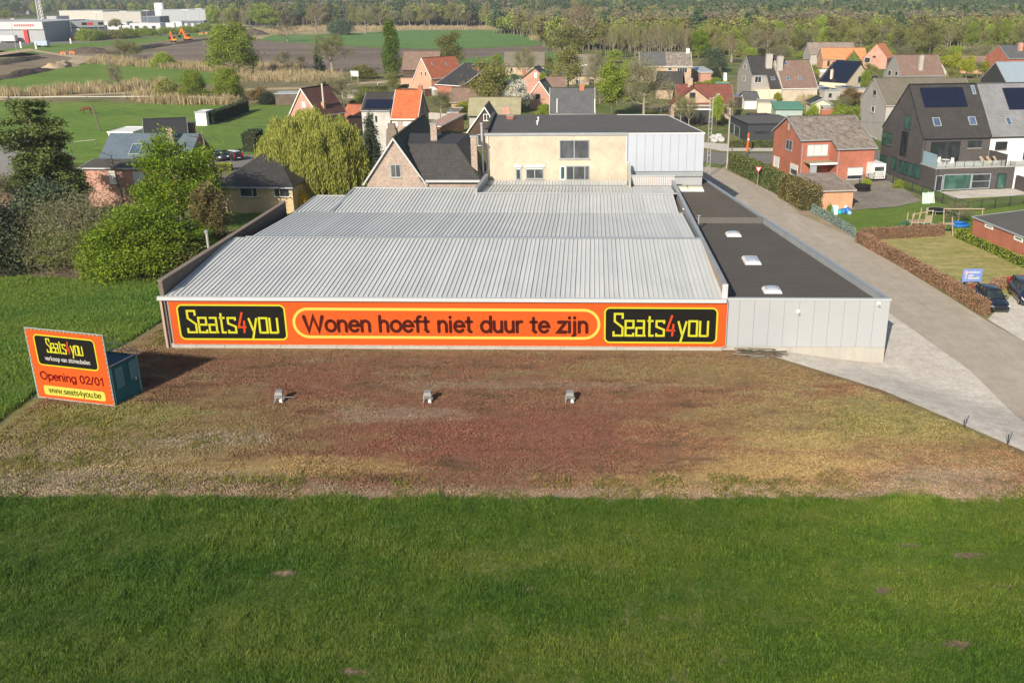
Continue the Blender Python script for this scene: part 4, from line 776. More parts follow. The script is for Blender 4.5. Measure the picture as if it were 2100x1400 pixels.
# dark new house with terrace
O_l=(1898,283,6.2)
t=house('modern_house','dark brick modern house with solar panels, roof windows and a glass-edged terrace',(1894,284,6.5),(2033,277,6.5),yaw=9,far=(1811,258,6.5,'n'),apex=('l',1865,175),wall=DARKB,roof=TCHAR,trim=DARKF,ov=.05,oe=.12,rt=.12,
 wins=[('l',(1857,234),(1866,268),dict(mat=DARKF,pane=PANEG,bar=.07,sill=False)),('l',(1850,268),(1858,322),dict(mat=DARKF,pane=PANE,bar=.07,sill=False)),('l',(1811,269),(1828,302),dict(mat=DARKF,pane=PANEG,bar=.08,rows=2,sill=False)),
 ('l',(1806,316),(1818,346),dict(mat=DARKF,pane=PANEG,bar=.05,sill=False)),('l',(1843,327),(1853,357),dict(mat=DARKF,pane=PANEG,bar=.07,sill=False)),('l',(1855,330),(1862,361),dict(mat=DARKF,pane=PANEG,bar=.07,sill=False)),('l',(1865,333),(1875,365),dict(mat=DARKF,pane=PANEG,bar=.07,sill=False)),('l',(1877,337),(1886,369),dict(mat=DARKF,pane=PANEG,bar=.07,sill=False)),('l',(1829,320),(1837,350),dict(mat=DARKF,pane=PANEG,bar=.07,sill=False)),
 ('f',(1910,291),(1965,330),dict(mat=DARKF,pane=PANE,cols=2,sill=False)),('f',(1986,289),(2011,303),dict(mat=DARKF,pane=PANE,cols=2))],
 roofwins=[('R',(1911,242),(1931,259)),('R',(1984,240),(2004,257)),('R',(1990,176),(2002,194),dict())],solar=[('R',(1885,181),(1985,220),6,2)])
dw,dd=t['_w'],t['_d']; fO=t.location.copy(); frz=t.rotation_euler.z
du=Vector((math.cos(frz),math.sin(frz),0)); dv=Vector((-du.y,du.x,0))
tf=4.2; X1=dw+1.6
MB().box(.0,-tf,-.6,X1,-.01,3.0).build('terrace_wing',DARKB,t); MB().box(-.03,-tf-.03,3.002,X1+.03,-.015,3.12).build('terrace_deck',plain('light_decking',(.36,.35,.33),.8,.1),t)
FE=Frame(fO-dv*tf,du,(0,0,1)); FLo=lambda a_,b2,n2:(a_,-tf-n2,b2)
window(t,FE,(1936,358),(1991,388),GREYF,PANEG,1,1,.06,.1,False,local=FLo); window(t,FE,(1992,357),(2028,386),GREYF,PANE,1,2,.06,.1,False,local=FLo); window(t,FE,(2046,356),(2060,387),DARKF,PANEG,1,1,.06,.12,False,local=FLo,name='door')
window(t,FE,(1920,360),(1930,392),GREYF,PANE,1,1,.06,.1,False,local=FLo)
gm,nt,gb=base('clear_balustrade_glass'); gb.inputs['Base Color'].default_value=(.55,.62,.62,1); gb.inputs['Roughness'].default_value=.05; gb.inputs['Alpha'].default_value=.22
x=.15; k=0
while x<X1-1.2: box('glass_panel',gm,t,x,-tf+.06,3.14,x+1.25,-tf+.08,3.95); box('post',DARKF,t,x+1.27,-tf+.04,3.13,x+1.31,-tf+.1,4.0); x+=1.35
fg=plain('frosted_screen',(.24,.36,.42),.3,.05); box('privacy_screen',fg,t,-.02,-tf+.1,3.13,.02,-tf+1.9,4.9); box('privacy_screen',fg,t,-.02,-tf+1.92,3.13,.02,-tf+3.7,4.9)
box('party_wall',DARKB,t,dw+.02,-tf,3.13,dw+.25,-.02,4.7); box('party_wall',WHR,t,dw+.26,-tf,3.13,dw+.32,-.02,4.7)
pipe(t,[(.4,-tf-.07,0),(.4,-tf-.07,3)],.05,DARKF); pipe(t,[(.3,-.08,3.1),(.3,-.08,6)],.05,DARKF)
for x,y in ((7.9,.9),):
    pass
# neighbour, same terrace of houses
t2=house('modern_house','white rendered modern house with light grey roof joined to the dark one',(2036,277,6.5),(2120,272,6.5),W=11,D=dd,rh=t['rh_'] if 'rh_' in t else 12.8,wall=WHR,roof=TLGREY,trim=DARKF,ov=.0,oe=.12,rt=.12,roofwins=[('R',(2053,237),(2069,252))],solar=[('R',(2037,178),(2130,218),6,2)],wins=[('f',(2044,286),(2062,302),dict(mat=DARKF,cols=2)),('f',(2095,283),(2112,320),dict(mat=DARKF,sill=False))])
t2.location=fO+du*(dw+.02)+Vector((0,0,-.03)); t2.rotation_euler=(0,0,frz); 
MB().box(1.8,-tf+.3,-.6,11,-.01,3.0).build('terrace_wing',WHR,t2); MB().box(1.7,-tf+.2,3.002,11,-.015,3.12).build('terrace_deck',MT['light_decking'],t2)
x=1.9
while x<10: box('glass_panel',gm,t2,x,-tf+.36,3.14,x+1.25,-tf+.38,3.95); box('post',DARKF,t2,x+1.27,-tf+.34,3.13,x+1.31,-tf+.4,4.0); x+=1.35
ob=thing('garden_wall','low dark brick garden wall right of the terrace paving','wall',fO+du*(X1+.2)-dv*(tf+.2)+Vector((0,0,0)),frz); box('bricks',DARKB,ob,0,-3,-.2,.3,0,1.9)
# big grey gabled house behind
house('grey_house','large grey rendered house with mossy tiled roof behind the dark modern house',(1818,217,6.4),(1962,212,6.4),yaw=2,W=17,far=(1767,190,6.4,'n'),apex=('l',1793,162),wall=GREYR,roof=TBROWNG,trim=GREYR,ov=.1,oe=.2,wins=[('l',(1791,184),(1797,197),dict(mat=CONC)),('l',(1788,217),(1793,232),dict(mat=WHITE)),('l',(1765,283),(1779,296),dict(mat=WHITE,pane=GREYF)),('l',(1782,277),(1796,296),dict(mat=WHITE,pane=GREYF))])
# cream house with navy panels on the whole roof
house('cream_house','cream house whose steep roof is covered in navy solar panels',(1681,165,3.4),(1735,174,3.4),yaw=-45,eh=3.4,rh=7.8,D=13,ridge='x',wall=CREAM,roof=SOLB if False else TCHAR,trim=DARKF,ov=.15,oe=.25,wins=[('r',(1760,157),(1775,168),dict(mat=GREYF,cols=2)),('r',(1787,156),(1800,166),dict(mat=GREYF))],solar=[('R',(1716,124),(1735,170),9,5)],chim=[(3.2,.6,.6,.6,6.3,CREAM)])
flat('extension','low extension with bright blue solar roof in front of the cream house',(1690,206,0),(1722,205,0),2.6,D=7,wall=GREYR,roof=SOLB,wins=[('f',(1700,192),(1705,200),dict(mat=DARKF))])
flat('extension','second blue solar roofed annex between cream and grey houses',(1745,206,0),(1775,205,0),2.9,D=8,wall=BEIGEB,roof=SOLB)
# brown roofed house right of it
house('beige_house','beige gabled house with brown tiled roof and tall chimney near the wood',(1848,156,3.2),(1905,155,3.2),yaw=9,W=13.5,far=(1812,153,3.2,'n'),rh=8.6,wall=SLATEW,roof=TBROWN,trim=GREYF,ov=.1,oe=.2,wins=[('l',(1822,144),(1827,156),dict(mat=WHITE)),('l',(1836,146),(1841,156),dict(mat=WHITE))],chim=[(6.5,1.6,1.2,.8,8.7,GREYR)])
house('dormer_wing','small cream gable wing in front of the brown roof','',D=5) if False else None
house('gabled_wing','small cream gabled wing at the right end of the brown-roofed house',(1908,156,2.2),(1944,154,2.2),yaw=8,eh=2.2,rh=5.6,D=6,ridge='y',wall=CREAM,roof=TBROWN,trim=WHITE,wins=[('f',(1918,147),(1930,154),dict(mat=WHITE))],cat='building')
# orange roofed farm buildings
house('barn','long barn with bright orange tiled roof left of its gabled twin',(1688,121,3.3),(1745,121,3.3),W=16,D=9,rh=6.8,wall=ORB,roof=TPALEO,trim=CONC,ov=.15,wins=[('f',(1697,125),(1701,136),dict(mat=DARKF))],cat='barn')
house('barn','orange-tiled barn with a bare brick gable and one dark opening',(1772,117,4.0),(1819,122,4.0),yaw=-28,eh=4.,rh=8.6,D=12,ridge='y',wall=PINKB,roof=TPALEO,trim=PINKB,ov=.1,verge=False,wins=[('f',(1790,115),(1796,119),dict(mat=DARKF,sill=False)),('f',(1773,118),(1784,129),dict(mat=WHITE))],cat='barn')
house('barn','open-fronted barn with grey sheet roof at the wood edge',(1663,111,4.2),(1712,111,4.2),W=17,D=13,rh=8.0,wall=GREYR,roof=TGREYS if False else ASB,trim=CONC,ov=.3,cat='barn')
house('ivy_gable_house','ivy-covered gable between the two orange-roofed barns',(1733,126,2.8),(1768,127,2.8),yaw=-12,eh=2.8,rh=6.2,D=6,ridge='y',wall=surf('ivy_wall',[(.3,(.05,.08,.02)),(.7,(.12,.16,.04))],.5,2.,b=.5),roof=TPALEO,trim=PINKB,verge=False)
house('far_house','pale pink house with brown roof high among the trees',(2003,84,3),(2032,88,3),yaw=5,W=11,D=9,rh=8.,wall=plain('pale_pink_wall',(.5,.38,.32),.9),roof=TBROWN,trim=CREAM,hip=(0,0),chim=[(7,2.5,1,.7,8.6,CREAM)],wins=[('f',(2012,86),(2016,89),dict(mat=WHITE))])
house('brick_house','orange brick house with dark slate roof at the right edge',(2069,120,6.4),(2180,118,6.4),yaw=12,D=12,rh=10.,rp=.5,W=14,wall=RED1,roof=TGREYS,trim=GREYF,ov=.1,chim=[(6,3.5,1.4,.9,10.8,PINKB)])
house('metal_roofed_house','blue-grey metal clad house with standing seam roof at the right edge',(2063,168,5),(2200,166,5),D=11,rh=9.2,rp=.5,W=16,wall=TGREYS,roof=plain('standing_seam_roof',(.26,.32,.37),.4,.06),trim=ZINC,ov=.05)
house('small_brick_house','small brick house with brown hipped roof behind the bright green tree',(1968,134,2.6),(1990,136,2.6),yaw=-15,W=8,D=7,rh=5.5,wall=ORB,roof=TBROWN,trim=WHITE)
# twin house
t=house('semi_detached_house','semi-detached house half with grey slate gable and dark roof',(1542,155,6.),(1585,158,6.),yaw=6,W=8.,far=(1513,148,6.,'n'),apex=('l',1531,116),wall=SLATEW,roof=TCHAR,trim=GREYF,ov=.1,oe=.15,wins=[('l',(1526,131),(1530,143),dict(mat=WHITE)),('l',(1524,155),(1528,167),dict(mat=WHITE)),('f',(1548,157),(1561,170),dict(mat=WHITE,cols=2))],roofwins=[('R',(1580,158),(1590,165))],chim=[(4.9,2.4,1.6,1,11.,GREYR)])
tw=t['_w']; tt=t.location.copy(); ty=t.rotation_euler.z; tu=Vector((math.cos(ty),math.sin(ty),0)); tv=Vector((-tu.y,tu.x,0))
MB().box(3.9,-3.6,-.6,tw-.01,-.02,3.0).build('lower_storey',CREAM,t); MB().slab((3.8,-3.8,3.02),(tw,-3.8,3.02),(tw,.1,6.4),(3.8,.1,6.4),.12).build('catslide_roof',TCHAR,t)
MB().box(.2,-3.2,-.6,3.85,-.02,2.8).build('lean_to',CREAM,t)
t=house('semi_detached_house','semi-detached house half with brown tiled roof and two roof windows',(1605,182,3.1),(1663,181,3.1),W=9.3,D=11.8,rh=9.4,rp=.55,wall=BEIGEB,roof=TBROWN,trim=WHITE,ov=.05,oe=.15,roofwins=[('R',(1611,158),(1620,165)),('R',(1636,157),(1645,164)),('R',(1607,127),(1615,134))],chim=[(.6,4.5,1.4,1.0,10.6,GREYR)])
# modern black flat house
t=flat('black_bungalow','low charcoal bungalow with flat roofs behind the street',(1533,292,0),(1592,291,0),3.3,far=(1496,237,3.3),W=9.5,wall=CHAR,roof=BITUG,trim=DARKF,wins=[('f',(1547,270),(1577,274),dict(mat=DARKF,cols=3,sill=False)),('l',(1495,250),(1505,276),dict(mat=GREYF,sill=False)),('l',(1507,256),(1516,284),dict(mat=GREYF,sill=False))])
flat('black_bungalow_wing','rear wing of the charcoal bungalow with sunken flat roof',(1560,246,2.6),(1600,253,2.6),2.8,yaw=7,D=9,wall=CHAR,roof=BITU,trim=DARKF)
# sheds
flat('shed','white walled shed with dark flat roof left of the blue carport',(1463,213,0),(1494,213,0),2.6,D=6,wall=WHR,roof=BITU,trim=DARKF,cat='shed')
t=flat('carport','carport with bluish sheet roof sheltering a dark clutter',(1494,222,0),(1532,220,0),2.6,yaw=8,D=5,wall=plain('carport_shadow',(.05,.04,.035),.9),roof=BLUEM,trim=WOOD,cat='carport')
house('garden_shed','white shed with slate-coloured gable roof and a timber corner',(1527,224,0),(1553,229,0),yaw=5,eh=2.3,rh=3.6,D=5,ridge='x',wall=WHR,roof=TGREYS,trim=WOOD,cat='shed')
flat('garage','long white-walled flat garage beside the slate-roofed shed',(1553,232,0),(1592,236,0),2.4,yaw=-8,D=7,wall=CREAM,roof=CONC,trim=CONC,cat='garage')
house('shed','shed with green sheet roof behind the red brick house',(1590,243,0),(1645,243,0),eh=2.0,rh=2.9,D=5,rp=1.,wall=plain('greenish_boards',(.33,.40,.38),.8),roof=GREENM,trim=GREENM,cat='shed')
house('summer_house','yellowish summer house with dark low gable roof',(1665,233,0),(1702,235,0),yaw=0,eh=2.2,rh=3.2,D=6,ridge='y',wall=CREAM,roof=TCHAR,trim=GREYF,cat='shed')
flat('shed','long low shed with grey-blue roof above the reeds in the gardens',(1613,196,0),(1690,196,0),2.3,D=4,wall=BEIGEB,roof=plain('blue_grey_felt',(.16,.18,.22),.7),trim=GREYF,cat='shed')
box_=flat('shed','small red brick hut beside the summer house',(1687,240,0),(1708,241,0),2.2,yaw=0,D=2.5,wall=RED1,roof=CONC,cat='shed')
# red roofed cottage and its flat extension
house('cottage','brick cottage with maroon roof and a pale gable behind the metal-clad block',(1390,214,3.0),(1450,214,3.0),eh=3.,rh=6.6,D=11,ridge='x',W=12,wall=WARMB,roof=TMAROON,trim=CONC,ov=.15,chim=[(3,4.4,1,.7,8,WARMB)])
house('gable_wing','pale brick gable wing of the maroon-roofed cottage',(1376,214,3.),(1450,212,3.),yaw=2,eh=3.,rh=6.4,D=4,ridge='y',W=9.5,wall=WARMB,roof=TMAROON,trim=CONC,verge=False,wins=[('f',(1414,190),(1426,202),dict(mat=WOOD))])
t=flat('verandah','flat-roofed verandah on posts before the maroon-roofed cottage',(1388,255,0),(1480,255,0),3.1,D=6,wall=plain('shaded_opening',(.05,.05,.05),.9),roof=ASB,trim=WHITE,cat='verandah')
# slate and asbestos roofed building with white gutter
t=house('terraced_house','brick house with half slate half weathered roof and white gutter near the wood',(1313,135,5.2),(1418,135,5.2),D=9,rh=8.8,wall=WARMB,roof=TWEATH,trim=WHITE,ov=.2,chim=[(14.6,4.4,1,.8,9.9,WHR)],wins=[('f',(1370,139),(1378,145),dict(mat=WHITE)),('f',(1389,139),(1409,150),dict(mat=WHITE,cols=4))])
W_=t['_w']; MB().slab((.05,-.3,5.28),(W_*.5,-.3,5.28),(W_*.5,4.45,9.02),(.05,4.45,9.02),.04).build('slate_roof_half',TGREYS,t)
house('dark_roofed_wing','low wing with plain dark roof behind the maroon roof',(1345,180,2.8),(1395,181,2.8),D=8,rh=6.4,wall=WARMB,roof=TCHAR,trim=DARKF,cat='building')
t=house('canopy','curved grey metal canopy over a car beside the white-guttered house',(1437,149,2.8),(1462,148,2.8),yaw=10,D=12,rh=3.6,rp=1.,wall=PINKB,roof=plain('pale_sheet_roof',(.36,.4,.42),.5),trim=WHITE,cat='canopy')
# slate roofed house just behind the cream building
t=house('slate_roofed_house','plain dark slate roof with white verges and a brick chimney behind the flat roof',(1128,232,4.6),(1219,232,4.6),D=9,rh=8.6,wall=PINKB,roof=TGREYS,trim=WHITE,ov=.1,chim=[(5.9,4.3,.9,.7,9.5,plain('orange_stack',(.4,.17,.1),.9))])
for x in (1.2,8.2): MB().slab((x,-.2,4.7),(x+.15,-.2,4.7),(x+.15,2.3,6.95),(x,2.3,6.95),.08).build('roof_batten',WHITE,t)
house('brick_cottage','small red brick cottage, gable with a narrow white window and dark roof',(1066,165,3.4),(1128,166,3.4),yaw=-5,eh=3.4,rh=6.6,D=9,ridge='y',wall=PINKB,roof=TCHAR,trim=DARKF,ov=.2,wins=[('f',(1096,149),(1101,160),dict(mat=WHITE,pane=WHITE))],chim=[(.9,2,.8,.7,6.2,RED1)])
house('brick_cottage','nearer red brick gable with white bargeboards and a dark window',(1086,196,3.),(1127,202,3.),yaw=-8,eh=3.,rh=6.2,D=8,ridge='y',wall=PINKB,roof=TBROWNG,trim=WHITE,ov=.2,wins=[('f',(1098,193),(1108,204),dict(mat=DARKF,cols=2))])
house('outbuilding','low outbuilding with brown-grey tiled roof beside the white-trimmed gable',(1120,184,2.8),(1158,184,2.8),D=7,rh=5.6,wall=WARMB,roof=TBROWN,trim=CONC,cat='outbuilding')
house('farmhouse','long low farmhouse with dark brown thatch-like roof behind the bare trees',(1132,152,3.),(1240,157,3.),yaw=-6,D=9.,rh=8.4,wall=WARMB,roof=TBROWNG,trim=WOOD,hip=(3,3),wins=[('f',(1180,163),(1190,176),dict(mat=WHITE)),('f',(1208,163),(1218,176),dict(mat=DARKF))])
house('farmhouse','farmhouse end wall of pale brick with brown roof above the small cottage',(1035,134,3.2),(1100,134,3.2),D=9,rh=7.2,W=13,wall=WARMB,roof=TBROWNG,trim=WOOD,wins=[('f',(1046,138),(1052,148),dict(mat=WHITE)),('f',(1070,138),(1075,146),dict(mat=WHITE))])
# pink house
t=house('pink_house','pink rendered house with orange-red roof and two roof windows',(848,162,2.6),(884,157,2.9),eh=2.6,eh2=3.2,yaw=-38,apex=('f',865,120),D=13,ridge='y',wall=PINK,roof=TORB,trim=WHITE,ov=.15,oe=.2,wins=[('f',(862,147),(866,156),dict(mat=WHITE)),('f',(871,147),(875,157),dict(mat=WHITE))],roofwins=[('Q',(884,129),(889,134)),('Q',(913,129),(918,134))])
flat('pink_annex','flat-roofed pink annex left of the pink house',(823,181,0),(860,181,0),3.,D=6,wall=PINK,roof=BITUG,trim=WOOD,wins=[('f',(832,171),(840,180),dict(mat=WHITE,cols=2)),('f',(848,173),(852,180),dict(mat=WHITE))])
t=house('bungalow','brick bungalow with one huge dark roof plane and two brick chimneys',(897,173,3.0),(947,178,3.0),yaw=-33,eh=3.0,rh=7.6,D=14,rp=.85,wall=RED1,roof=TCHAR,trim=WHITE,ov=.5,chim=[(7.5,8.2,.7,.6,7.2,RED1),(3.5,11.6,1.3,.9,7.4,PINKB)])
house('outbuilding','long low outbuilding with weathered brown roof before the dark bungalow',(925,208,1.9),(990,208,1.9),D=6,rh=4.6,W=13,wall=PINKB,roof=TBROWN,trim=CONC,cat='outbuilding')
house('barn','dark timber barn with brown roof left of the pink house',(826,142,3.4),(862,142,3.4),D=11,rh=8.4,W=11,wall=BRWOOD,roof=TBROWN,trim=WOOD,cat='barn')
# chalet
t=house('chalet','dark boarded chalet gable with white bargeboards beside the cream building',(960,268,3.),(1025,268,3.),eh=2.9,apex=('f',994,221),D=9,ridge='y',wall=BRWOOD,roof=TBROWNG,trim=WHITE,ov=.3,oe=.5,wins=[('f',(991,234),(1005,248),dict(mat=WHITE,pane=PANEL,cols=2,bar=.1)),('f',(979,276),(988,299),dict(mat=WHITE,pane=PANEL))],chim=[(6.6,.8,1.3,.9,7.0,PINKB)])
house('side_roof','low straw-coloured roof left of the dark chalet',(962,236,2.6),(1040,236,2.6),D=7,rh=5.6,W=10,wall=GREYR,roof=tiles('lichen_tiles',(.30,.28,.17),(.36,.33,.21),.9),trim=DARKF,cat='building')
# white block with orange roof
t=house('white_house','tall pale brick house with black solar roof beside the orange-roofed one',(741,227,7.2),(799,228,7.2),yaw=-3,eh=7.2,rh=9.6,D=8,wall=WHB,roof=TCHAR,trim=GREYF,ov=.05,oe=.15,solar=[('R',(752,205),(804,224),6,2)],wins=[('f',(769,238),(774,250),dict(mat=DARKF)),('f',(773,300),(779,308),dict(mat=DARKF))])
t=house('orange_roofed_house','brick house with bright orange tiled roof and white gutter',(803,243,6.2),(856,244,6.2),yaw=-3,D=9,rh=10.2,wall=GREYB,roof=TORANGE,trim=WHITE,ov=.1,oe=.2,wins=[('f',(804,250),(816,259),dict(mat=WHITE,pane=WHITE,cols=2)),('f',(827,250),(843,259),dict(mat=WHITE,pane=WHITE,cols=2)),('f',(807,268),(815,275),dict(mat=WHITE))],chim=[(4.0,4.6,.7,.6,11.0,RED1)])
house('extension','extension with pinkish sheet roof right of the orange-roofed house',(878,258,2.4),(903,262,2.4),yaw=-22,eh=2.4,rh=3.6,D=9,rp=1.,wall=ORB,roof=plain('pink_sheet_roof',(.36,.24,.19),.7,.2,.6),trim=WHITE,cat='building')
house('outbuilding','low outbuilding with rusty red tiled roof and thin dark flue',(702,240,2.6),(720,247,2.6),yaw=-15,W=6,D=6,rh=4.6,wall=RED1,roof=TORB,trim=DARKF,cat='outbuilding')
flat('workshop','dark flat roof between the rusty roof and the white house',(716,272,0),(748,272,0),3.0,D=7,wall=PINKB,roof=BITUG,trim=DARKF)
# brick villa with tall gable
t=house('brick_villa','orange brick villa with steep gable, white bargeboards and dark red roof',(596,233,5.),(654,233,5.),yaw=-22,eh=5.,apex=('f',618,183),D=7.6,ridge='y',wall=PINKB,roof=TRED,trim=WHITE,ov=.25,oe=.3,wins=[('f',(619,209),(627,221),dict(mat=WHITE,pane=WHITE,bar=.1)),('f',(609,235),(620,249),dict(mat=WHITE,cols=2,bar=.12)),('f',(632,235),(643,249),dict(mat=WHITE,cols=2,bar=.12))],chim=[(5.4,2.6,.6,.6,6.9,ORB)])
MB().tube((5.4,2.6,7.0),(5.4,2.6,10.2),.16,n=8).build('flue_pipe',plain('pale_flue',(.5,.48,.42),.5),t)
# brown brick house in the middle
t=house('gabled_house','grey-brown brick house with steep front gable just behind the warehouse',(752,366,5.3),(868,366,5.3),eh=5.1,apex=('f',807,285),back=(868,237),ridge='y',wall=GREYB,roof=TMOSS,trim=CREAMW,ov=.3,oe=.35,wins=[('f',(800,337),(823,364),dict(mat=GREYF,pane=PANEL,cols=2,bar=.09))])
gw,gd=t['_w'],t['_d']
p0=(gw-1.9,.35,5.35); p1=(gw+5.6,.35,5.35); wh=8.9; q0=(gw-4.2,3.2,wh); q1=(gw+3.6,3.2,wh); r0=(gw-4.2,7.4,9.3); r1=(gw+4.2,7.4,9.3); s1_=(gw+6.4,7.2,5.6)
r_=MB(); r_.poly_slab([(gw-.2,-.35,5.1),(gw+6.3,-.35,5.1),(gw+3.4,3.0,8.6),(gw-3.3,3.0,8.6)],.15); r_.poly_slab([(gw-3.3,3.0,8.6),(gw+3.4,3.0,8.6),(gw+4.2,7.2,9.2),(gw-3.4,7.2,9.2)],.15)
r_.poly_slab([(gw+6.3,-.35,5.1),(gw+6.3,8.6,5.1),(gw+4.2,7.2,9.2),(gw+3.4,3.0,8.6)],.15); r_.poly_slab([(gw+6.3,8.6,5.1),(gw-2,10.5,5.1),(gw-3.4,7.2,9.2),(gw+4.2,7.2,9.2)],.15)
r_.build('wing_roof',TDARK,t); MB().box(gw+.005,.05,-.6,gw+5.9,8.4,5.0).build('wing_wall',GREYB,t); MB().box(gw+.3,-.5,4.95,gw+6.45,-.36,5.2).build('gutter',CREAMW,t); MB().box(gw+6.31,-.5,4.95,gw+6.45,8.6,5.2).build('gutter',CREAMW,t)
o=MB().box(gw+.4,4.2,8.5,gw+1.1,4.8,10.6).build('chimney',GREYB,t); MB().box(gw+.32,4.12,10.602,gw+1.18,4.88,10.7).build('chimney_cap',LEAD,o)
o=MB().box(gw+5.2,1.0,5.4,gw+5.85,1.6,9.6).build('chimney',GREYB,t); MB().box(gw+5.12,.92,9.602,gw+5.93,1.68,9.75).build('chimney_cap',LEAD,o)
o=MB().solid([(.6,7.5,5.),(2.6,7.5,5.),(2.6,8.6,5.),(.6,8.6,5.)],[(1.0,7.6,9.6),(2.1,7.6,9.6),(2.1,8.5,9.6),(1.0,8.5,9.6)]).build('chimney',plain('rounded_brick_stack',(.22,.18,.15),.95,.2,3,fine=.3),t); MB().box(1.15,7.7,9.602,1.95,8.4,10.2).build('chimney_cap',MT['rounded_brick_stack'],o)
aw=MB().box(1.6,-.35,4.1,7.,-.02,4.3).build('awning',WHITE,t); MB().box(1.7,-.3,3.7,6.8,-.05,4.05).build('awning_box',plain('awning_cloth',(.25,.13,.11),.8),t)
# yellow brick bungalow
t=house('yellow_brick_bungalow','yellow brick bungalow with dark tiled hip roof beside the willow',(440,377,3.4),(598,379,3.4),yaw=-3,eh=3.2,rh=5.7,D=12,wall=YELB,roof=TDARK,trim=GREYF,ov=.3,oe=.45,hip=(3.5,3.5),wins=[('f',(491,385),(529,404),dict(mat=WHITE,pane=PANE,cols=[.72],bar=.07)),('f',(561,384),(595,404),dict(mat=WHITE,pane=PANE,cols=[.36],bar=.07))])
# blue grey tiled house
t=house('blue_roofed_house','pink brick house with blue-grey tiled roof behind the tall pine',(170,345,4.6),(330,346,4.6),eh=4.6,rh=5.0,D=3.2,rp=1.,W=11.6,wall=PINKB,roof=BITU,trim=CREAMW,ov=.3,oe=.3,wins=[('f',(222,351),(240,377),dict(mat=WHITE,pane=SHUT,bar=.08)),('f',(272,352),(298,377),dict(mat=WHITE,pane=SHUT,cols=[.55],bar=.09))])
bu=Vector((math.cos(t.rotation_euler.z),math.sin(t.rotation_euler.z),0))
r_=MB(); r_.slab((.2,3.2,5.0),(11.6,3.2,5.0),(11.6,7.2,7.8),(.2,7.2,7.8),.2); r_.slab((11.6,11.4,5.),(.2,11.4,5.),(.2,7.2,7.8),(11.6,7.2,7.8),.2); r_.build('main_roof',TBLUE,t)
m_=MB(); m_.solid([(.4,3.3,-.6),(11.4,3.3,-.6),(11.4,11.2,-.6),(.4,11.2,-.6)],[(.4,3.3,4.8),(11.4,3.3,4.8),(11.4,11.2,4.8),(.4,11.2,4.8)]); m_.face([(.4,3.3,4.8),(.4,7.2,7.6),(.4,11.2,4.8)]); m_.face([(11.4,3.3,4.8),(11.4,11.2,4.8),(11.4,7.2,7.6)]); m_.build('main_wall',PINKB,t)
bvv=Vector((-bu.y,bu.x,0)); BF=Frame(t.location+bvv*3.2+Vector((0,0,5.0)),bu,bvv*4.0+Vector((0,0,2.8)))
k1=4.0/math.hypot(4,2.8); k2=2.8/math.hypot(4,2.8)
window(t,BF,(273,296),(286,318),GREYF,PANEB,1,1,.12,.09,False,local=lambda a_,b2,n2:(a_,3.2+b2*k1-n2*k2,5.02+b2*k2+n2*k1),name='roof_window')
o=MB().box(8.2,5.4,6,9.0,6.0,8.6).build('chimney',GREYB,t)
t=house('dark_roofed_barn','outbuilding with ribbed black sheet roof behind the blue-grey roof',(300,292,3.4),(372,285,3.4),eh=3.2,rh=6.4,yaw=20,W=5.8,D=7,wall=PINKB,roof=RIBD,trim=ZINC,cat='barn')
flat('white_roofed_shed','low shed with bright white roof behind the blue-grey tiled roof',(226,300,0),(276,300,0),2.5,D=7,wall=WHR,roof=plain('white_roof_sheet',(.75,.75,.73),.5,.03),trim=WHITE,cat='shed')
house('grey_roofed_house','large plain grey roof at the left edge of the picture',(-190,372,4),(22,370,4),D=16,rh=7.6,wall=PINKB,roof=plain('plain_grey_roof',(.17,.165,.165),.8,.06),trim=WHITE,ov=.3)
flat('chimney_wall','freestanding brown timber-clad wall section by the paddock','',(0,0),0) if False else None
t=thing('tall_chimney','tall brown brick chimney rising in front of the paddock','chimney',gp(399,325)); MB().box(-.6,-.5,0,.6,.5,5.6).build('stack',plain('brown_stack',(.17,.13,.11),.95,.2),t); MB().box(-.67,-.57,5.602,.67,.57,5.75).build('cap',LEAD,t)
flat('horse_shelter','small white field shelter with dark doors by the paddock',(403,258,0),(425,258,0),2.8,D=4,wall=WHR,roof=WHR,cat='shelter',wins=[('r',(427,233),(433,255),dict(mat=DARKF,sill=False))])
flat('stable','open wooden stable with grey roof behind the paddock',(566,216,0),(612,214,0),2.8,yaw=6,D=5,wall=plain('stable_boards',(.13,.1,.08),.9,.3),roof=plain('pale_felt',(.36,.38,.38),.8),cat='stable')
flat('greenhouse','long glass greenhouse right of the orange extension',(918,250,0),(940,250,0),2.0,D=9,wall=PANEL,roof=PANEL,trim=GALV,cat='greenhouse')
house('clubhouse','low brick clubhouse with grey felt roof and small white windows',(1997,446,2.8),(2100,487,2.8),eh=2.8,rh=3.5,D=14,W=20,rp=.6,wall=RED1,roof=BITUG,trim=GREYF,ov=.1,oe=.06,rt=.08,wins=[('f',(2021,457),(2036,472),dict(mat=WHITE,pane=PANEG,bar=.16)),('f',(2081,481),(2097,498),dict(mat=WHITE,pane=PANEG,bar=.16))],gut=True)
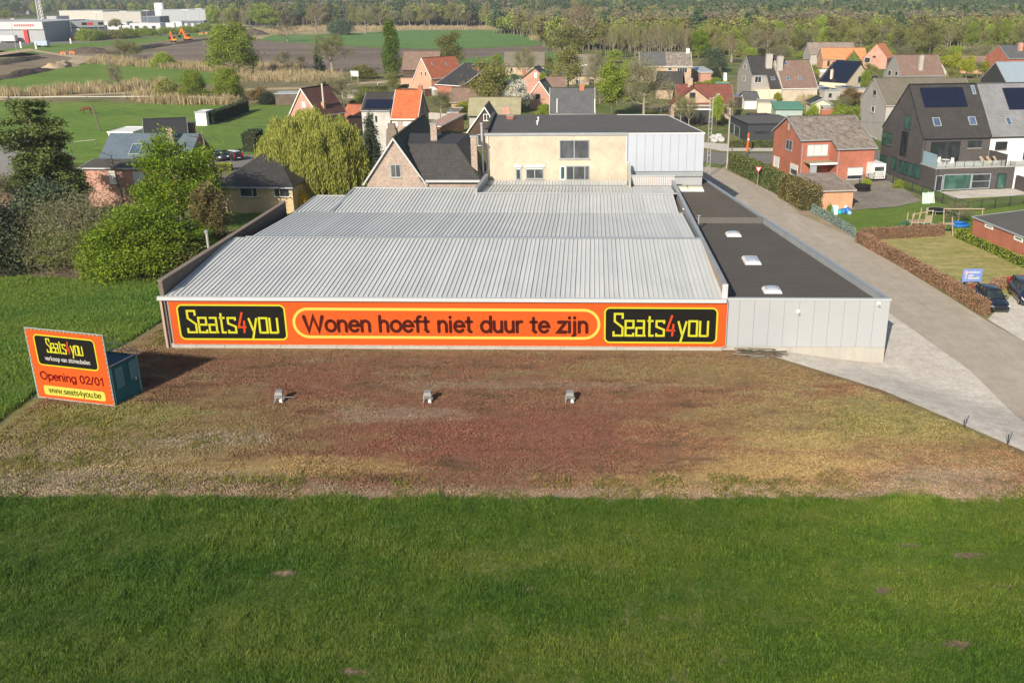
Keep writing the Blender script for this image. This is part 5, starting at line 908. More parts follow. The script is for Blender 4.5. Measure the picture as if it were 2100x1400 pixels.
# industrial estate beyond the motorway
IW=plain('pale_cladding',(.50,.52,.54),.5,.05,.05); IG=plain('grey_cladding',(.34,.36,.38),.5,.08,.05); ID=plain('dark_cladding',(.10,.12,.15),.5,.1,.05); RDS=plain('red_sign',(.6,.05,.04),.5)
t=flat('industrial_hall','white-fronted industrial hall with a red entrance and small red lettering',(-60,88,0),(94,84,0),11,yaw=8,D=70,wall=IG,roof=plain('pale_flat_roof',(.42,.43,.45),.7,.1,.05),trim=IW)
w_=t['_w']; box('fascia',IW,t,0,-.8,7,w_,-.02,11.1); box('red_entrance',RDS,t,w_*.73,-.9,0,w_*.78,-.1,7)
for k in range(9): box('lettering',RDS,t,w_*.80+k*1.2-7,-.86,8.6,w_*.80+k*1.2-6.3,-.805,9.8)
t=flat('industrial_hall','long shaded wing of the industrial estate with a dark blue-grey fascia',(96,82,0),(216,71,0),10.5,yaw=38,D=45,wall=ID,roof=IG,trim=IW); w_=t['_w']; box('fascia',IG,t,0,-.6,6.8,w_,-.02,10.6)
for k,f_ in enumerate((.1,.62,.72,.9)): box('sign_panel',(DARKF,DARKF,RDS,DARKF)[k],t,w_*f_,-.66,8,w_*f_+3,-.605,9.6)
flat('grey_warehouse','pale grey windowless warehouse behind the blue fascia wing',(124,42,0),(213,41,0),10,yaw=5,D=60,wall=plain('putty_cladding',(.44,.43,.39),.6),roof=IG)
flat('grey_warehouse','pale warehouse with a dark loading recess and a yellow sign',(214,46,0),(291,44,0),10,yaw=8,D=60,wall=plain('putty_cladding_b',(.40,.39,.36),.6),roof=IG)
flat('white_depot','white and grey depot building with twin silos',(333,50,0),(424,51,0),13,yaw=-4,D=60,wall=plain('depot_grey_white',(.30,.32,.345),.6),roof=IG)
for i,x in enumerate((326,331,336)): q=gp(x,47); tag(MB().lathe((0,0,0),[(2.4,0),(2.4,17),(1.4,18.5),(0,18.8)],12).build('silo',IW,None,True,q),('left silo of the three beside the white depot','middle silo of the three beside the white depot','right silo touching the white depot')[i],'silo','silos')
flat('white_office','low white office building right of the depot',(424,47,0),(477,44,0),8,yaw=10,D=30,wall=IW,roof=IW)
flat('loading_shed','dark loading shed between the warehouses and the depot',(292,58,0),(330,56,0),9,yaw=8,D=30,wall=ID,roof=IG)
vans=[(20,88,9,4),(45,86,8,3.4),(60,86,9,3.6),(88,84,11,6.5),(112,81,7,5.8),(155,81,9,6.2),(262,62,7,3.5),(276,61,6,4),(300,60,9,5),(345,59,12,4.5),(366,58,9,5),(235,64,10,3),(408,57,5,4)]
LBV=['far left of the row','second from the left, low','third from the left, low','beside the pale corner of the hall','below the blue fascia, left of two','below the blue fascia, right of two','right of the young tree','small, next to the bush','in front of the loading shed','before the depot, left','before the depot, right','with a low roof behind the hedge','below the white office']
for (px,py,L,h_),l in zip(vans,LBV):
    q=gp(px,py); t=thing('trailer','white box trailer parked on the industrial estate, '+l,'trailer',q,R(random.uniform(-15,15)),'box trailers on the industrial estate')
    box('cargo_box',IW,t,-L/2,-1.3,.9,L/2,1.3,h_); box('chassis',DARKF,t,-L/2+.2,-1.1,.5,L/2-.2,1.1,.89)
    for x in (-L/2+1.2,L/2-1.2):
        for y in (-1.2,1.2): MB().tube((x,y-.15,.5),(x,y+.15,.5),.5,n=10).build('wheel',BLACK,t)

for px0,px1,py,h_,D_,l,mt in ((98,118,50,7,30,'small grey unit between the white hall and the putty warehouse',IG),(216,262,58,5,14,'long low white unit before the loading recess',IW),(268,330,62,5,14,'low white unit with dark doors before the loading shed',IW),(160,212,72,6,10,'white lean-to under the blue fascia',IW),(478,520,44,6,20,'small white unit at the right end of the estate',IW),(0,60,30,7,40,'hazy flat building behind the white hall',IG),(372,420,58,6,10,'glazed grey office before the depot',ID),(-60,18,22,8,40,'farthest pale building on the left',IG)):
    t=flat('industrial_unit',l,(px0,py,0),(px1,py,0),h_,yaw=6,D=D_,wall=mt,roof=IG,trim=IW); w_=t['_w']
    for k in range(3): box('loading_door',DARKF if mt is IW else IW,t,w_*(.15+.28*k),-.15,0,w_*(.28+.28*k),-.01,h_*.6)
# ---------------------------------------------------------------- vegetation
def mesh_np(name,V,quads,mat):
    me=bpy.data.meshes.new(name); n=len(V); q=len(quads); me.vertices.add(n); me.vertices.foreach_set('co',V.astype(np.float32).ravel())
    k=quads.shape[1]; me.loops.add(q*k); me.loops.foreach_set('vertex_index',quads.astype(np.int32).ravel()); me.polygons.add(q)
    me.polygons.foreach_set('loop_start',np.arange(0,q*k,k,dtype=np.int32)); me.update(calc_edges=True)
    for m in (mat if isinstance(mat,list) else [mat]): me.materials.append(m)
    return me
def unit(a): return a/np.maximum(1e-6,np.linalg.norm(a,axis=1,keepdims=True))
def leaves(name,P,size,mat,asp=.55,up=.3,g=None,droop=0.):
    g=g or rng; n=len(P); N=unit(g.normal(size=(n,3))+np.array([0,0,up])); U=unit(np.cross(N,g.normal(size=(n,3))))
    if droop: U=unit(U*(1-droop)+np.array([0,0,-1])*droop*1.5); 
    Vv=unit(np.cross(N,U)); s=size*(.6+.8*g.random((n,1)))
    a=P-U*s; b=P+Vv*s*asp; c=P+U*s; d=P-Vv*s*asp
    V=np.stack([a,b,c,d],1).reshape(-1,3); Q=np.arange(4*n).reshape(n,4); return mesh_np(name,V,Q,mat)
def branches(mb,p,d,L,r,depth,spread=.55,nc=3,curl=.12,up=.1,tips=None,minr=.012,sub=2,shrink=.68,n=5):
    q=p; dd=d.copy()
    for i in range(sub):
        dd=(dd+Vector((random.gauss(0,curl),random.gauss(0,curl),random.gauss(0,curl)+up*.3))).normalized(); e=q+dd*L/sub
        r1=max(minr,r*(1-.35*(i+1)/sub)); mb.tube(q,e,max(minr,r*(1-.35*i/sub)),r1,n if depth>1 else 3,caps=False); 
        if depth>0 and i<sub-1:
            for _ in range(max(1,nc-2)):
                x=dd.orthogonal().normalized(); x.rotate(Matrix.Rotation(random.uniform(0,6.28),3,dd)); nd_=(dd+x*spread*random.uniform(.7,1.4)+Vector((0,0,up))).normalized(); branches(mb,e,nd_,L*shrink*random.uniform(.7,1.),r1*.6,depth-1,spread,nc,curl,up,tips,minr,sub,shrink,max(3,n-1))
        q=e
    if tips is not None: tips.append((q.x,q.y,q.z,depth))
    if depth>0:
        for k in range(nc):
            x=dd.orthogonal().normalized(); x.rotate(Matrix.Rotation(random.uniform(0,6.28),3,dd)); nd_=(dd+x*spread*random.uniform(.5,1.3)+Vector((0,0,up))).normalized(); branches(mb,q,nd_,L*shrink*random.uniform(.75,1.1),r1*.7,depth-1,spread,nc,curl,up,tips,minr,sub,shrink,max(3,n-1))
def clump(tips,per,rad,g=rng,flat=.7):
    T_=np.array(tips); P=np.repeat(T_,per,0); return P+g.normal(size=P.shape)*np.array([rad,rad,rad*flat])
LM=dict(spring=leafm('spring_leaves',(.13,.195,.022),(.33,.41,.055)),maple=leafm('bright_maple_leaves',(.11,.20,.01),(.27,.40,.02),.35),olive=leafm('olive_leaves',(.13,.145,.035),(.29,.29,.09)),brown=leafm('bronze_buds',(.14,.095,.035),(.26,.19,.08)),
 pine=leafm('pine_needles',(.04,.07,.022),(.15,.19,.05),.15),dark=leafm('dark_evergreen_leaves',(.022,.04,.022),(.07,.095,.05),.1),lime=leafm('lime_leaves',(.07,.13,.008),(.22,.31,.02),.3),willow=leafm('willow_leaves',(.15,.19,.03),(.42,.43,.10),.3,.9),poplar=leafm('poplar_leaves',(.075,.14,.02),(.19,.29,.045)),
 cypress=leafm('bronze_cypress',(.06,.055,.022),(.18,.15,.055),.1),white=leafm('blossom',(.50,.50,.42),(.70,.68,.60),.3),yellow=leafm('yellow_flowers',(.55,.36,.01),(.85,.62,.03),.3),twig=leafm('grey_green_twigs',(.11,.115,.05),(.24,.23,.12),.1),beech=leafm('dry_beech_leaves',(.16,.09,.05),(.40,.25,.15),.15),bluegreen=leafm('blue_green_leaves',(.04,.065,.035),(.12,.16,.09),.1),yg=leafm('yellow_green_leaves',(.2,.24,.02),(.42,.44,.05),.3))
PR={}
def proto(k,crown,trunk,h,r): PR[k]=(crown,trunk,h,r)
def mk_broad(k,mat,h=10,r=4,per=26,rad=.5,size=.16,depth=3,th=.22,spread=.62,bark=BARK,nl=6,seed=1,flat=.7,up=.12,asp=.55,curl=.14,sp2=None):
    random.seed(seed); g=np.random.default_rng(seed); mb=MB(); tips=[]; z=h*th
    mb.tube((0,0,-.3),(0,0,z),h*.026,h*.02,8); p=Vector((0,0,z)); mb.tube(p,(0,0,h*.62),h*.02,h*.008,6)
    for i in range(nl*2):
        a=i*2.4; zz=z+(h*.62-z)*(i/(nl*2)); out=1.0-.5*i/(nl*2)
        branches(mb,Vector((0,0,zz)),Vector((math.cos(a)*out,math.sin(a)*out,.35+.5*i/(nl*2))).normalized(),h*.17,h*.010,depth,spread,2,curl,up,tips,.012,2,.72,5)
    T_=np.array([t[:3] for t in tips]); 
    # fit to the wanted height and radius
    sz=(h-rad*.6)/T_[:,2].max(); sr=(r-rad*.5)/np.percentile(np.hypot(T_[:,0],T_[:,1]),97)
    V=np.array(mb.v); V[:,2]*=np.where(V[:,2]>0,sz,1); V[:,:2]*=sr; mb.v=[tuple(x) for x in V]; T_[:,2]*=sz; T_[:,:2]*=sr
    cr=leaves('crown',clump(T_,per,rad,g,flat),size,mat,asp,.3,g) if per else None
    proto(k,cr,mb.mesh('trunk',bark),h,r)
def mk_bush(k,mat,h=4,r=2.4,n=9000,size=.13,seed=2,lump=.35,nl=90,asp=.55,up=.4,shell=.72,bark=BARK,twigs=0,layer=0):
    g=np.random.default_rng(seed); d=unit(g.normal(size=(nl,3))); d[:,2]=np.abs(d[:,2])*1.0; rr=shell+(1-shell)*g.random((nl,1))
    Cc=d*rr*np.array([r,r,h*.72])+np.array([0,0,h*.25]); Cc[:,2]=np.clip(Cc[:,2],.15,h); low=g.random((nl//2,3)); a=low[:,0]*6.283
    L=np.stack([np.cos(a)*r*(.75+.25*low[:,1]),np.sin(a)*r*(.75+.25*low[:,1]),low[:,2]*h*.4],1); Cc=np.vstack([Cc,L]); per=n//len(Cc)
    P=np.repeat(Cc,per,0)+g.normal(size=(per*len(Cc),3))*np.array([lump,lump,lump*(.35 if layer else .75)])*r*.42; P[:,2]=np.maximum(.05,P[:,2])
    mb=MB(); random.seed(seed)
    for i in range(7+twigs):
        q=Cc[random.randrange(len(Cc))]; mb.tube((random.uniform(-.15,.15),random.uniform(-.15,.15),0),tuple(q*1.02),.05,.012,4,False)
        for j in range(3): e=q+np.array([random.gauss(0,.5),random.gauss(0,.5),random.uniform(.1,.7)])*r*.3; mb.tube(tuple(q),tuple(e),.02,.008,3,False)
    proto(k,leaves('crown',P,size,mat,asp,up,g),mb.mesh('stems',bark),h,r)
def mk_conifer(k,mat,h=12,r=3.2,n=12000,size=.2,seed=3,layers=16,open_=.55,base=.08,tip=.15,shape=1.,flat=.25,bark=BARK,wild=.3):
    g=np.random.default_rng(seed); random.seed(seed); mb=MB(); mb.tube((0,0,-.3),(0,0,h*.96),h*.02,h*.004,7); P=[]
    for i in range(layers):
        f=i/(layers-1); z=h*(base+(0.97-base)*f); rr=r*((1-f)**shape*(1-tip)+tip)*random.uniform(1-wild,1+wild*.4); nb=max(4,int(9-4*f))
        for j in range(nb):
            a=random.uniform(0,6.28); L=rr*random.uniform(.65,1.1); e=Vector((math.cos(a)*L,math.sin(a)*L,z-L*.12+random.uniform(-.2,.3)*h*.04)); mb.tube((0,0,z),e,.05*h/12,.015,3,False)
            m=max(6,int(n/(layers*7)*(L/r)**1.1*1.6)); t=g.random((m,1))**.6; q=np.array([[0,0,z]])*(1-t)+np.array([tuple(e)])*t; P.append(q+g.normal(size=q.shape)*np.array([.16,.16,.16*flat*2.2])*(.5+L*.42))
    proto(k,leaves('crown',np.vstack(P),size,mat,.35,.5,g),mb.mesh('trunk',bark),h,r)
mk_broad('broad',LM['spring'],10,4.2,22,.55,.17,3,seed=5); mk_broad('broad2',LM['olive'],10,4.4,16,.6,.16,3,seed=8); mk_broad('full',LM['spring'],10,4.3,34,.6,.14,3,.10,.7,seed=91,nl=8)
mk_broad('maple',LM['maple'],10,3.6,34,.45,.105,3,.18,.55,nl=7,seed=12)
mk_broad('sparse',LM['twig'],10,4.0,9,.5,.11,4,seed=21,bark=PALEBARK,asp=.25); mk_broad('bare',LM['brown'],12,4.6,5,.45,.10,4,.2,.5,PALEBARK,6,33,asp=.25); mk_broad('bare2',LM['olive'],12,3.6,6,.45,.11,4,.28,.42,PALEBARK,6,41,asp=.3,up=.3)
mk_broad('round',LM['yg'],5,2.4,22,.35,.13,3,.3,seed=47); mk_broad('redbush',plain('dummy_red',(.1,.05,.03)) if False else LM['brown'],5,2.4,16,.35,.13,3,.1,seed=52)
mk_broad('blossom',LM['white'],7,3.0,44,.36,.12,3,.12,.5,seed=55,up=.35)
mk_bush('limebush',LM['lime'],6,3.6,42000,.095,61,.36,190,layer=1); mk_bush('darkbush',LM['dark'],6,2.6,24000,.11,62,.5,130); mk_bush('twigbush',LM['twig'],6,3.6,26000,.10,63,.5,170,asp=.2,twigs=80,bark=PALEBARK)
mk_bush('greenbush',LM['spring'],4,2.6,8000,.14,64,.5,70); mk_bush('yellowbush',LM['yellow'],2.4,1.5,5000,.08,65,.4,60); mk_bush('olivebush',LM['olive'],4,2.6,8000,.14,66,.5,70); mk_bush('bluebush',LM['bluegreen'],5,3,9000,.15,67,.5,80); mk_bush('ygbush',LM['yg'],3,2,5000,.12,68,.45,60)
mk_conifer('pine',LM['pine'],14,4.2,46000,.15,71,13,.5,.18,.34,.62,.5,wild=.4); mk_conifer('cypress',LM['cypress'],9,2.9,16000,.16,72,17,.5,.03,.35,.6,1.2); mk_conifer('spruce',LM['dark'],12,3.2,9000,.26,73,15,.5,.05,.06,1.,.5); mk_conifer('darktree',LM['dark'],9,2.3,12000,.17,74,16,.5,.03,.3,.7,1.2)
# poplar
g=np.random.default_rng(80); P=[]; mb=MB(); mb.tube((0,0,-.3),(0,0,15),.35,.05,7); random.seed(80)
for i in range(230):
    z=1.6+15*(i/230)**.9; w=1.75*math.sin(math.pi*min(1,(z+2.5)/19.5))**.55*random.uniform(.5,1.); a=random.uniform(0,6.28); c=np.array([math.cos(a)*w,math.sin(a)*w,z]); mb.tube((c[0]*.2,c[1]*.2,max(.5,z-1.8)),tuple(c),.04,.012,3,False); P.append(c+g.normal(size=(38,3))*np.array([.25,.25,.62]))
proto('poplar',leaves('crown',np.vstack(P),.17,LM['poplar'],.5,.2,g),mb.mesh('trunk',BARK),17,2.)
# weeping willow: domed head with long hanging strands
g=np.random.default_rng(81); random.seed(81); mb=MB(); mb.tube((0,0,-.3),(0,0,3.2),.5,.36,8); P=[]
for i in range(760):
    a=random.uniform(0,6.28); rr=math.sqrt(random.random()); x,y=math.cos(a)*rr*5.2,math.sin(a)*rr*5.2; lump=.75*math.sin(x*1.7+.6)*math.cos(y*1.5)+.5*math.sin(x*3.1+y*2.3); zt=4.0+5.6*math.sqrt(max(0,1-rr**2.2))+lump; 
    if i%8==0: mb.tube((0,0,3.),(x*.75,y*.75,zt-.6),.11,.03,4,False)
    L=random.uniform(1.6,3.6)*(1+.9*rr) ; L=min(L,zt-.3); m=int(L*34); t=g.random((m,1)); q=np.array([[x,y,zt]])+t*np.array([[x*.06,y*.06,-L]])+g.normal(size=(m,3))*np.array([.11,.11,.1])*(1+.5*(1-t)); P.append(q)
proto('willow',leaves('crown',np.vstack(P),.19,LM['willow'],.14,0,g,droop=.85),mb.mesh('trunk',BARK),10,5.4)
def tree(kind,px,py,top,wpx,label,name='tree',cat='tree',group=None,rz=None,hm=None,wm=None):
    q=gp(px,py); c,tr,h,r=PR[kind]; d=ray(px,top); H=hm or (CAMH+d.z*(q.y/d.y)-q.z); zc=q.y*cp+(CAMH-q.z)*sp; w=wm or wpx/2*zc/F_
    t=thing(name,label,cat,q,random.uniform(0,6.28) if rz is None else rz,group); t.scale=(w/r,w/r,H/h)
    if tr: link('trunk' if tr.name.startswith('trunk') else 'stems',tr,t)
    if c: link('crown',c,t)
    return t
random.seed(5)
N_=[# near trees on the left
('pine',105,470,203,225,'tall dark pine left of the blue-grey roofed house','pine_tree'),('maple',378,478,262,165,'bright green young maple rising over the blue-grey roofed house','maple_tree'),
('limebush',292,562,420,185,'big lime green bush nearest the hall wall','shrub'),('twigbush',180,545,395,210,'grey twiggy shrub left of the lime green bush','shrub'),('cypress',436,500,378,105,'bronze-brown conifer beside the hall parapet','conifer'),
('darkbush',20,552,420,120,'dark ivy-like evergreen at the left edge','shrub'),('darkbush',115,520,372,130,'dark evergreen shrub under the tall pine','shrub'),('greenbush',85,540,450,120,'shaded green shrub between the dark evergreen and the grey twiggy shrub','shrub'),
('maple',140,548,470,120,'small bright maple sapling at the foot of the grey twiggy shrub','shrub'),('maple',400,545,450,90,'bright green sapling right of the lime bush','shrub'),('olivebush',370,560,500,120,'low olive shrub against the hall parapet','shrub'),
('darkbush',362,548,455,95,'dark bush added for the shadow between the lime bush and the hall','shrub'),('broad',428,470,318,80,'second green tree behind the bright maple','tree'),('darktree',330,470,380,110,'dark pine-like tree behind the lime green bush','conifer'),('sparse',14,500,330,110,'half-bare tree at the left edge beside the pine','tree'),('limebush',215,560,470,90,'small lime shrub between the two big shrubs','shrub'),  # first entry: dark bush added to stand in for the shadow there
('willow',648,402,232,225,'large weeping willow with yellow-green strands','willow'),('broad',722,378,268,60,'green tree tucked behind the willow','tree'),('darktree',765,345,235,55,'dark slender conifer in front of the white house','conifer'),('yellowbush',612,428,388,42,'forsythia in yellow flower beside the low hall roof','shrub'),
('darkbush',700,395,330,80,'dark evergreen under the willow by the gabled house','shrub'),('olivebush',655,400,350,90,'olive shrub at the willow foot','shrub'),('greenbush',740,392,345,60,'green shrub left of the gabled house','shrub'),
# paddock and fields
('full',480,154,45,98,'large yellow-green tree standing alone by the ploughed field','tree'),('full',400,208,143,52,'round green tree left of the paddock reeds','tree'),('full',470,208,138,60,'green tree in front of the big yellow-green tree','tree'),('olivebush',345,206,163,44,'pale green round bush on the reed bank','shrub'),
('greenbush',336,138,109,42,'dense green round shrub by the building site','shrub'),('sparse',240,188,130,40,'slim nearly bare tree on the reed bank','tree'),('bare2',255,128,80,60,'bare tree left of two at the ditch','tree'),('bare2',273,128,84,44,'bare tree right of two at the ditch','tree'),
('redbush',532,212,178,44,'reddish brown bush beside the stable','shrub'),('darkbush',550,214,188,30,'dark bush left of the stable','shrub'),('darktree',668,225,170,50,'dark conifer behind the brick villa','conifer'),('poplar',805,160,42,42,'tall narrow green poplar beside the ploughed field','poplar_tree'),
('bare2',682,150,66,90,'tall half-bare tree left of the poplar','tree'),('spruce',655,148,80,34,'dark spruce touching the half-bare tree','spruce_tree'),('sparse',582,140,102,42,'small pale green tree in the ploughed field','tree'),('sparse',618,140,112,30,'smallest bare sapling in the ploughed field','tree'),('olivebush',745,162,135,50,'olive bush left of the poplar foot','shrub'),
('broad2',922,150,60,66,'round olive tree behind the pink house','tree'),('bare',590,86,38,50,'bare grey tree at the left end of the green crop','tree'),('bare',650,72,5,50,'tall brown bare tree left of the green crop','tree'),('broad',545,62,8,56,'green tree beside the last street lamps','tree'),('bare2',750,70,15,50,'pale bare tree on the far reed belt','tree'),('bluebush',700,72,38,44,'dull green bush on the far reed belt','shrub'),
('sparse',705,222,150,100,'wide bare orchard tree behind the brick villa','tree'),('greenbush',745,205,183,30,'clipped light green bush in the back garden','shrub'),('olivebush',772,205,184,34,'olive bush beside the clipped light green bush','shrub'),('sparse',812,222,178,50,'pale budding tree above the orange roof','tree'),
('blossom',1058,232,165,72,'white blossoming cherry tree','blossom_tree'),('broad2',1010,235,118,100,'large olive budding tree left of the blossom tree','tree'),('sparse',905,238,182,60,'brown twiggy tree behind the orange-roofed house','tree'),('ygbush',955,228,208,40,'yellow-green bush before the long brown roof','shrub'),
('broad',1255,240,125,70,'bright green tree left of the great bare tree','tree'),('sparse',1320,243,110,110,'great budding bare tree behind the metal-clad block','tree'),('broad2',1165,192,92,70,'greening tree in front of the long farmhouse','tree'),('sparse',1220,195,100,50,'bare tree right of the long farmhouse','tree'),('bare2',1075,175,95,50,'bare tree in front of the far pale farmhouse','tree'),
('bare',1190,120,-10,130,'huge pale bare tree standing above the wood','tree'),('broad2',1165,122,50,95,'wide olive tree under the huge bare tree','tree'),('broad2',1110,92,28,50,'olive tree at the right end of the green crop','tree'),('maple',1432,120,58,46,'bright green tree in the edge of the wood','tree'),('broad',1260,130,102,36,'small green tree before the wood','tree'),
('bluebush',1462,148,100,48,'dark blue-green pine beside the sheet-metal canopy','conifer'),('darktree',1468,168,138,28,'small dark conifer before the blue-green pine','conifer'),('broad2',1545,110,45,120,'bronze-leaved oak left of the semi-detached houses','tree'),('bare',1500,128,70,80,'brown bare tree beside the bronze oak','tree'),
('greenbush',1638,205,172,28,'dark green round bush before the brown-tiled half','shrub'),('ygbush',1612,205,186,24,'yellow-green clipped bush beside the dark green one','shrub'),('ygbush',1595,208,190,16,'small conical yellow-green bush','shrub'),('round',1668,176,144,26,'small bright round tree by the white carport','tree'),
('sparse',1728,240,196,50,'bare ornamental tree beside the summer house','tree'),('redbush',1745,218,180,50,'dark reddish tree before the cream house','tree'),('broad2',1772,270,220,40,'small budding fruit tree before the grey house','tree'),('greenbush',1722,242,215,30,'clipped hedge block left of the ornamental tree','shrub'),('greenbush',1755,250,220,60,'dark green hedge bush behind the fruit tree','shrub'),
('spruce',1911,103,52,42,'dark pointed spruce before the wood','spruce_tree'),('darktree',1860,105,80,34,'dark rounded conifer left of the pointed spruce','conifer'),('round',1950,153,110,44,'yellow-green rounded tree right of the beige house','tree'),('round',1981,162,116,34,'small lollipop tree with yellow-green head','tree'),('round',2014,158,126,26,'third yellow-green tree beside the orange brick gable','tree'),
('sparse',2005,140,90,90,'brown bare tree behind the lollipop tree','tree'),('broad',2072,60,12,70,'wide green tree at the top right','tree'),('bluebush',2090,82,42,60,'dark blue-green pine at the right edge','conifer'),('greenbush',2080,95,75,60,'bright green shrub under the blue-green pine','shrub'),
('bare2',1395,262,190,40,'pale forked tree left of two before the verandah','tree'),('bare2',1412,265,196,36,'pale forked tree right of two before the verandah','tree'),('greenbush',1118,238,214,30,'small dark shrub at the foot of the brick gable','shrub'),('olivebush',985,252,205,40,'brown-green shrub by the chalet','shrub'),
('greenbush',1777,380,367,18,'small round bush by the fence near the dark house','shrub'),('greenbush',1844,385,370,22,'second small bush in the strip beside the dark house','shrub'),('greenbush',75,60,44,24,'','shrub') if False else ('greenbush',1700,445,420,14,'tiny bright shrub beside the garage wall','shrub'),
('sparse',1965,455,415,70,'yellowish climbing shrub in the play garden','shrub'),
# motorway side
('greenbush',178,84,60,34,'green bush leftmost on the motorway bank','shrub'),('greenbush',200,82,62,26,'green bush second on the motorway bank','shrub'),('olivebush',232,80,62,50,'olive bush on the motorway bank','shrub'),('greenbush',262,78,58,40,'dark bush on the motorway bank','shrub'),('greenbush',300,74,58,46,'bush on the motorway bank in front of the loading shed','shrub'),('greenbush',345,70,57,44,'bush on the motorway bank in front of the depot','shrub'),('greenbush',385,67,54,40,'bush on the motorway bank right of the depot trailers','shrub'),('greenbush',420,63,48,36,'rightmost bush on the motorway bank','shrub'),
('broad',75,86,70,12,'small young tree beside the pale hall corner','tree'),('broad2',238,60,38,30,'small tree in front of the putty warehouse','tree'),('broad',12,40,22,34,'pale green tree at the far left beyond the estate','tree'),
]
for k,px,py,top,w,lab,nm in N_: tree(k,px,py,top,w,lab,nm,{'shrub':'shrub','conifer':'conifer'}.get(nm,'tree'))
# slender dead-looking poles with side twigs
def snag(px,py,top,label,seed,lean=0):
    random.seed(seed); q=gp(px,py); d=ray(px,top); H=CAMH+d.z*(q.y/d.y)-q.z; t=thing('bare_tree',label,'tree',q); mb=MB(); mb.tube((0,0,-.2),(lean,0,H),.16,.05,7); mb.build('trunk',PALEBARK,t); mb=MB()
    for i in range(26):
        z=H*random.uniform(.2,1); a=random.uniform(0,6.28); branches(mb,Vector((lean*z/H,0,z)),Vector((math.cos(a),math.sin(a),.15)).normalized(),random.uniform(.6,1.5),.035,1,.5,2,.15,.0,None,.01,2,.7,4)
    mb.build('twigs',BARK,t)
snag(258,430,318,'thin bare trunk with short twigs before the pink brick house',3,-.7); snag(443,415,268,'tall thin bare trunk rising before the dark-tiled bungalow',4,-.6)
# trees standing along the edge of the wood, one by one
random.seed(9)
kinds=['bare2','bare2','bare','bare2','broad2','sparse']
def edge(px0,px1,n,y0,y1,h0,h1,kinds,label,group,w=(2.2,3.6)):
    for i in range(n):
        px=px0+(px1-px0)*(i+random.uniform(.1,.9))/n; py=random.uniform(y0,y1); tree(random.choice(kinds),px,py,0,0,label,'tree','tree',group,hm=random.uniform(h0,h1),wm=random.uniform(*w))
edge(1235,1420,40,106,122,11,15,['bare2','bare2','bare'],'slender grey bare tree in the row at the front of the wood','bare trees at the front of the wood',(1.6,2.8))
edge(1425,1640,30,96,118,10,15,['bare','broad2','sparse','broad2','broad2','broad'],'budding brown-green tree at the edge of the wood behind the houses','budding trees at the wood edge',(2.4,4.6))
edge(1640,2130,60,92,116,10,16,['broad','broad2','broad2','bare2','broad2','sparse'],'spring-green birch or alder at the edge of the wood on the right','green trees at the wood edge',(2.6,5))
edge(1420,2130,50,108,120,3,6,['olivebush','greenbush','twigbush'],'low shrub filling the edge of the wood behind the gardens','undergrowth shrubs along the wood edge',(2.5,5))
edge(560,1130,40,51,56,13,20,['broad2','bare','broad2','bluebush','sparse'],'hazy tree along the far side of the reed belt','trees beyond the reed belt',(4,8))
edge(430,560,12,48,58,13,19,['broad','broad2','bare'],'hazy green tree where the motorway meets the wood','trees by the motorway end',(4,7))
# ---- scatter through geometry nodes: only for what cannot be counted
def scatter(name,pts,idx,scl,rot,protos,kind='stuff'):
    col=bpy.data.collections.new(name+'_kinds')
    for i,(me) in enumerate(protos):
        o=bpy.data.objects.new('%s_%02d'%(name,i),me); col.objects.link(o)
    me=bpy.data.meshes.new(name); n=len(pts); me.vertices.add(n); me.vertices.foreach_set('co',pts.astype(np.float32).ravel())
    a=me.attributes.new('idx','INT','POINT'); a.data.foreach_set('value',idx.astype(np.int32)); a=me.attributes.new('scl','FLOAT_VECTOR','POINT'); a.data.foreach_set('vector',scl.astype(np.float32).ravel()); a=me.attributes.new('rot','FLOAT_VECTOR','POINT'); a.data.foreach_set('vector',rot.astype(np.float32).ravel())
    o=link(name,me); o['kind']=kind
    ng=bpy.data.node_groups.new(name,'GeometryNodeTree'); ng.interface.new_socket('Geometry',in_out='INPUT',socket_type='NodeSocketGeometry'); ng.interface.new_socket('Geometry',in_out='OUTPUT',socket_type='NodeSocketGeometry')
    gi=ng.nodes.new('NodeGroupInput'); go=ng.nodes.new('NodeGroupOutput'); ci=ng.nodes.new('GeometryNodeCollectionInfo'); ci.inputs[0].default_value=col; ci.inputs['Separate Children'].default_value=True; ci.inputs['Reset Children'].default_value=True
    ip=ng.nodes.new('GeometryNodeInstanceOnPoints'); ip.inputs['Pick Instance'].default_value=True
    def at_(nm,ty):
        x=ng.nodes.new('GeometryNodeInputNamedAttribute'); x.data_type=ty; x.inputs[0].default_value=nm; return x.outputs[0]
    L=ng.links.new; L(gi.outputs[0],ip.inputs['Points']); L(ci.outputs[0],ip.inputs['Instance']); L(at_('idx','INT'),ip.inputs['Instance Index']); L(at_('rot','FLOAT_VECTOR'),ip.inputs['Rotation']); L(at_('scl','FLOAT_VECTOR'),ip.inputs['Scale']); L(ip.outputs[0],go.inputs[0])
    m=o.modifiers.new('scatter','NODES'); m.node_group=ng; return o
def tuft(seed,n,h,spread,w,mat,lean=.5,seg=2):
    g=np.random.default_rng(seed); V=[];Q=[]
    for i in range(n):
        a=g.random()*6.283; b0=np.array([g.normal()*spread,g.normal()*spread,0]); d=np.array([math.cos(a),math.sin(a),0]); s=np.array([-math.sin(a),math.cos(a),0])*w*(.7+.6*g.random()); H=h*(.6+.6*g.random()); ln=lean*H*(.4+g.random())
        k=len(V); m_=b0+d*ln*.3+np.array([0,0,H*.6]); e=b0+d*ln+np.array([0,0,H]); V+=[b0-s,b0+s,m_+s*.8,m_-s*.8,e+s*.15,e-s*.15]; Q+=[[k,k+1,k+2,k+3],[k+3,k+2,k+4,k+5]]
    return mesh_np('tuft',np.array(V),np.array(Q),mat)
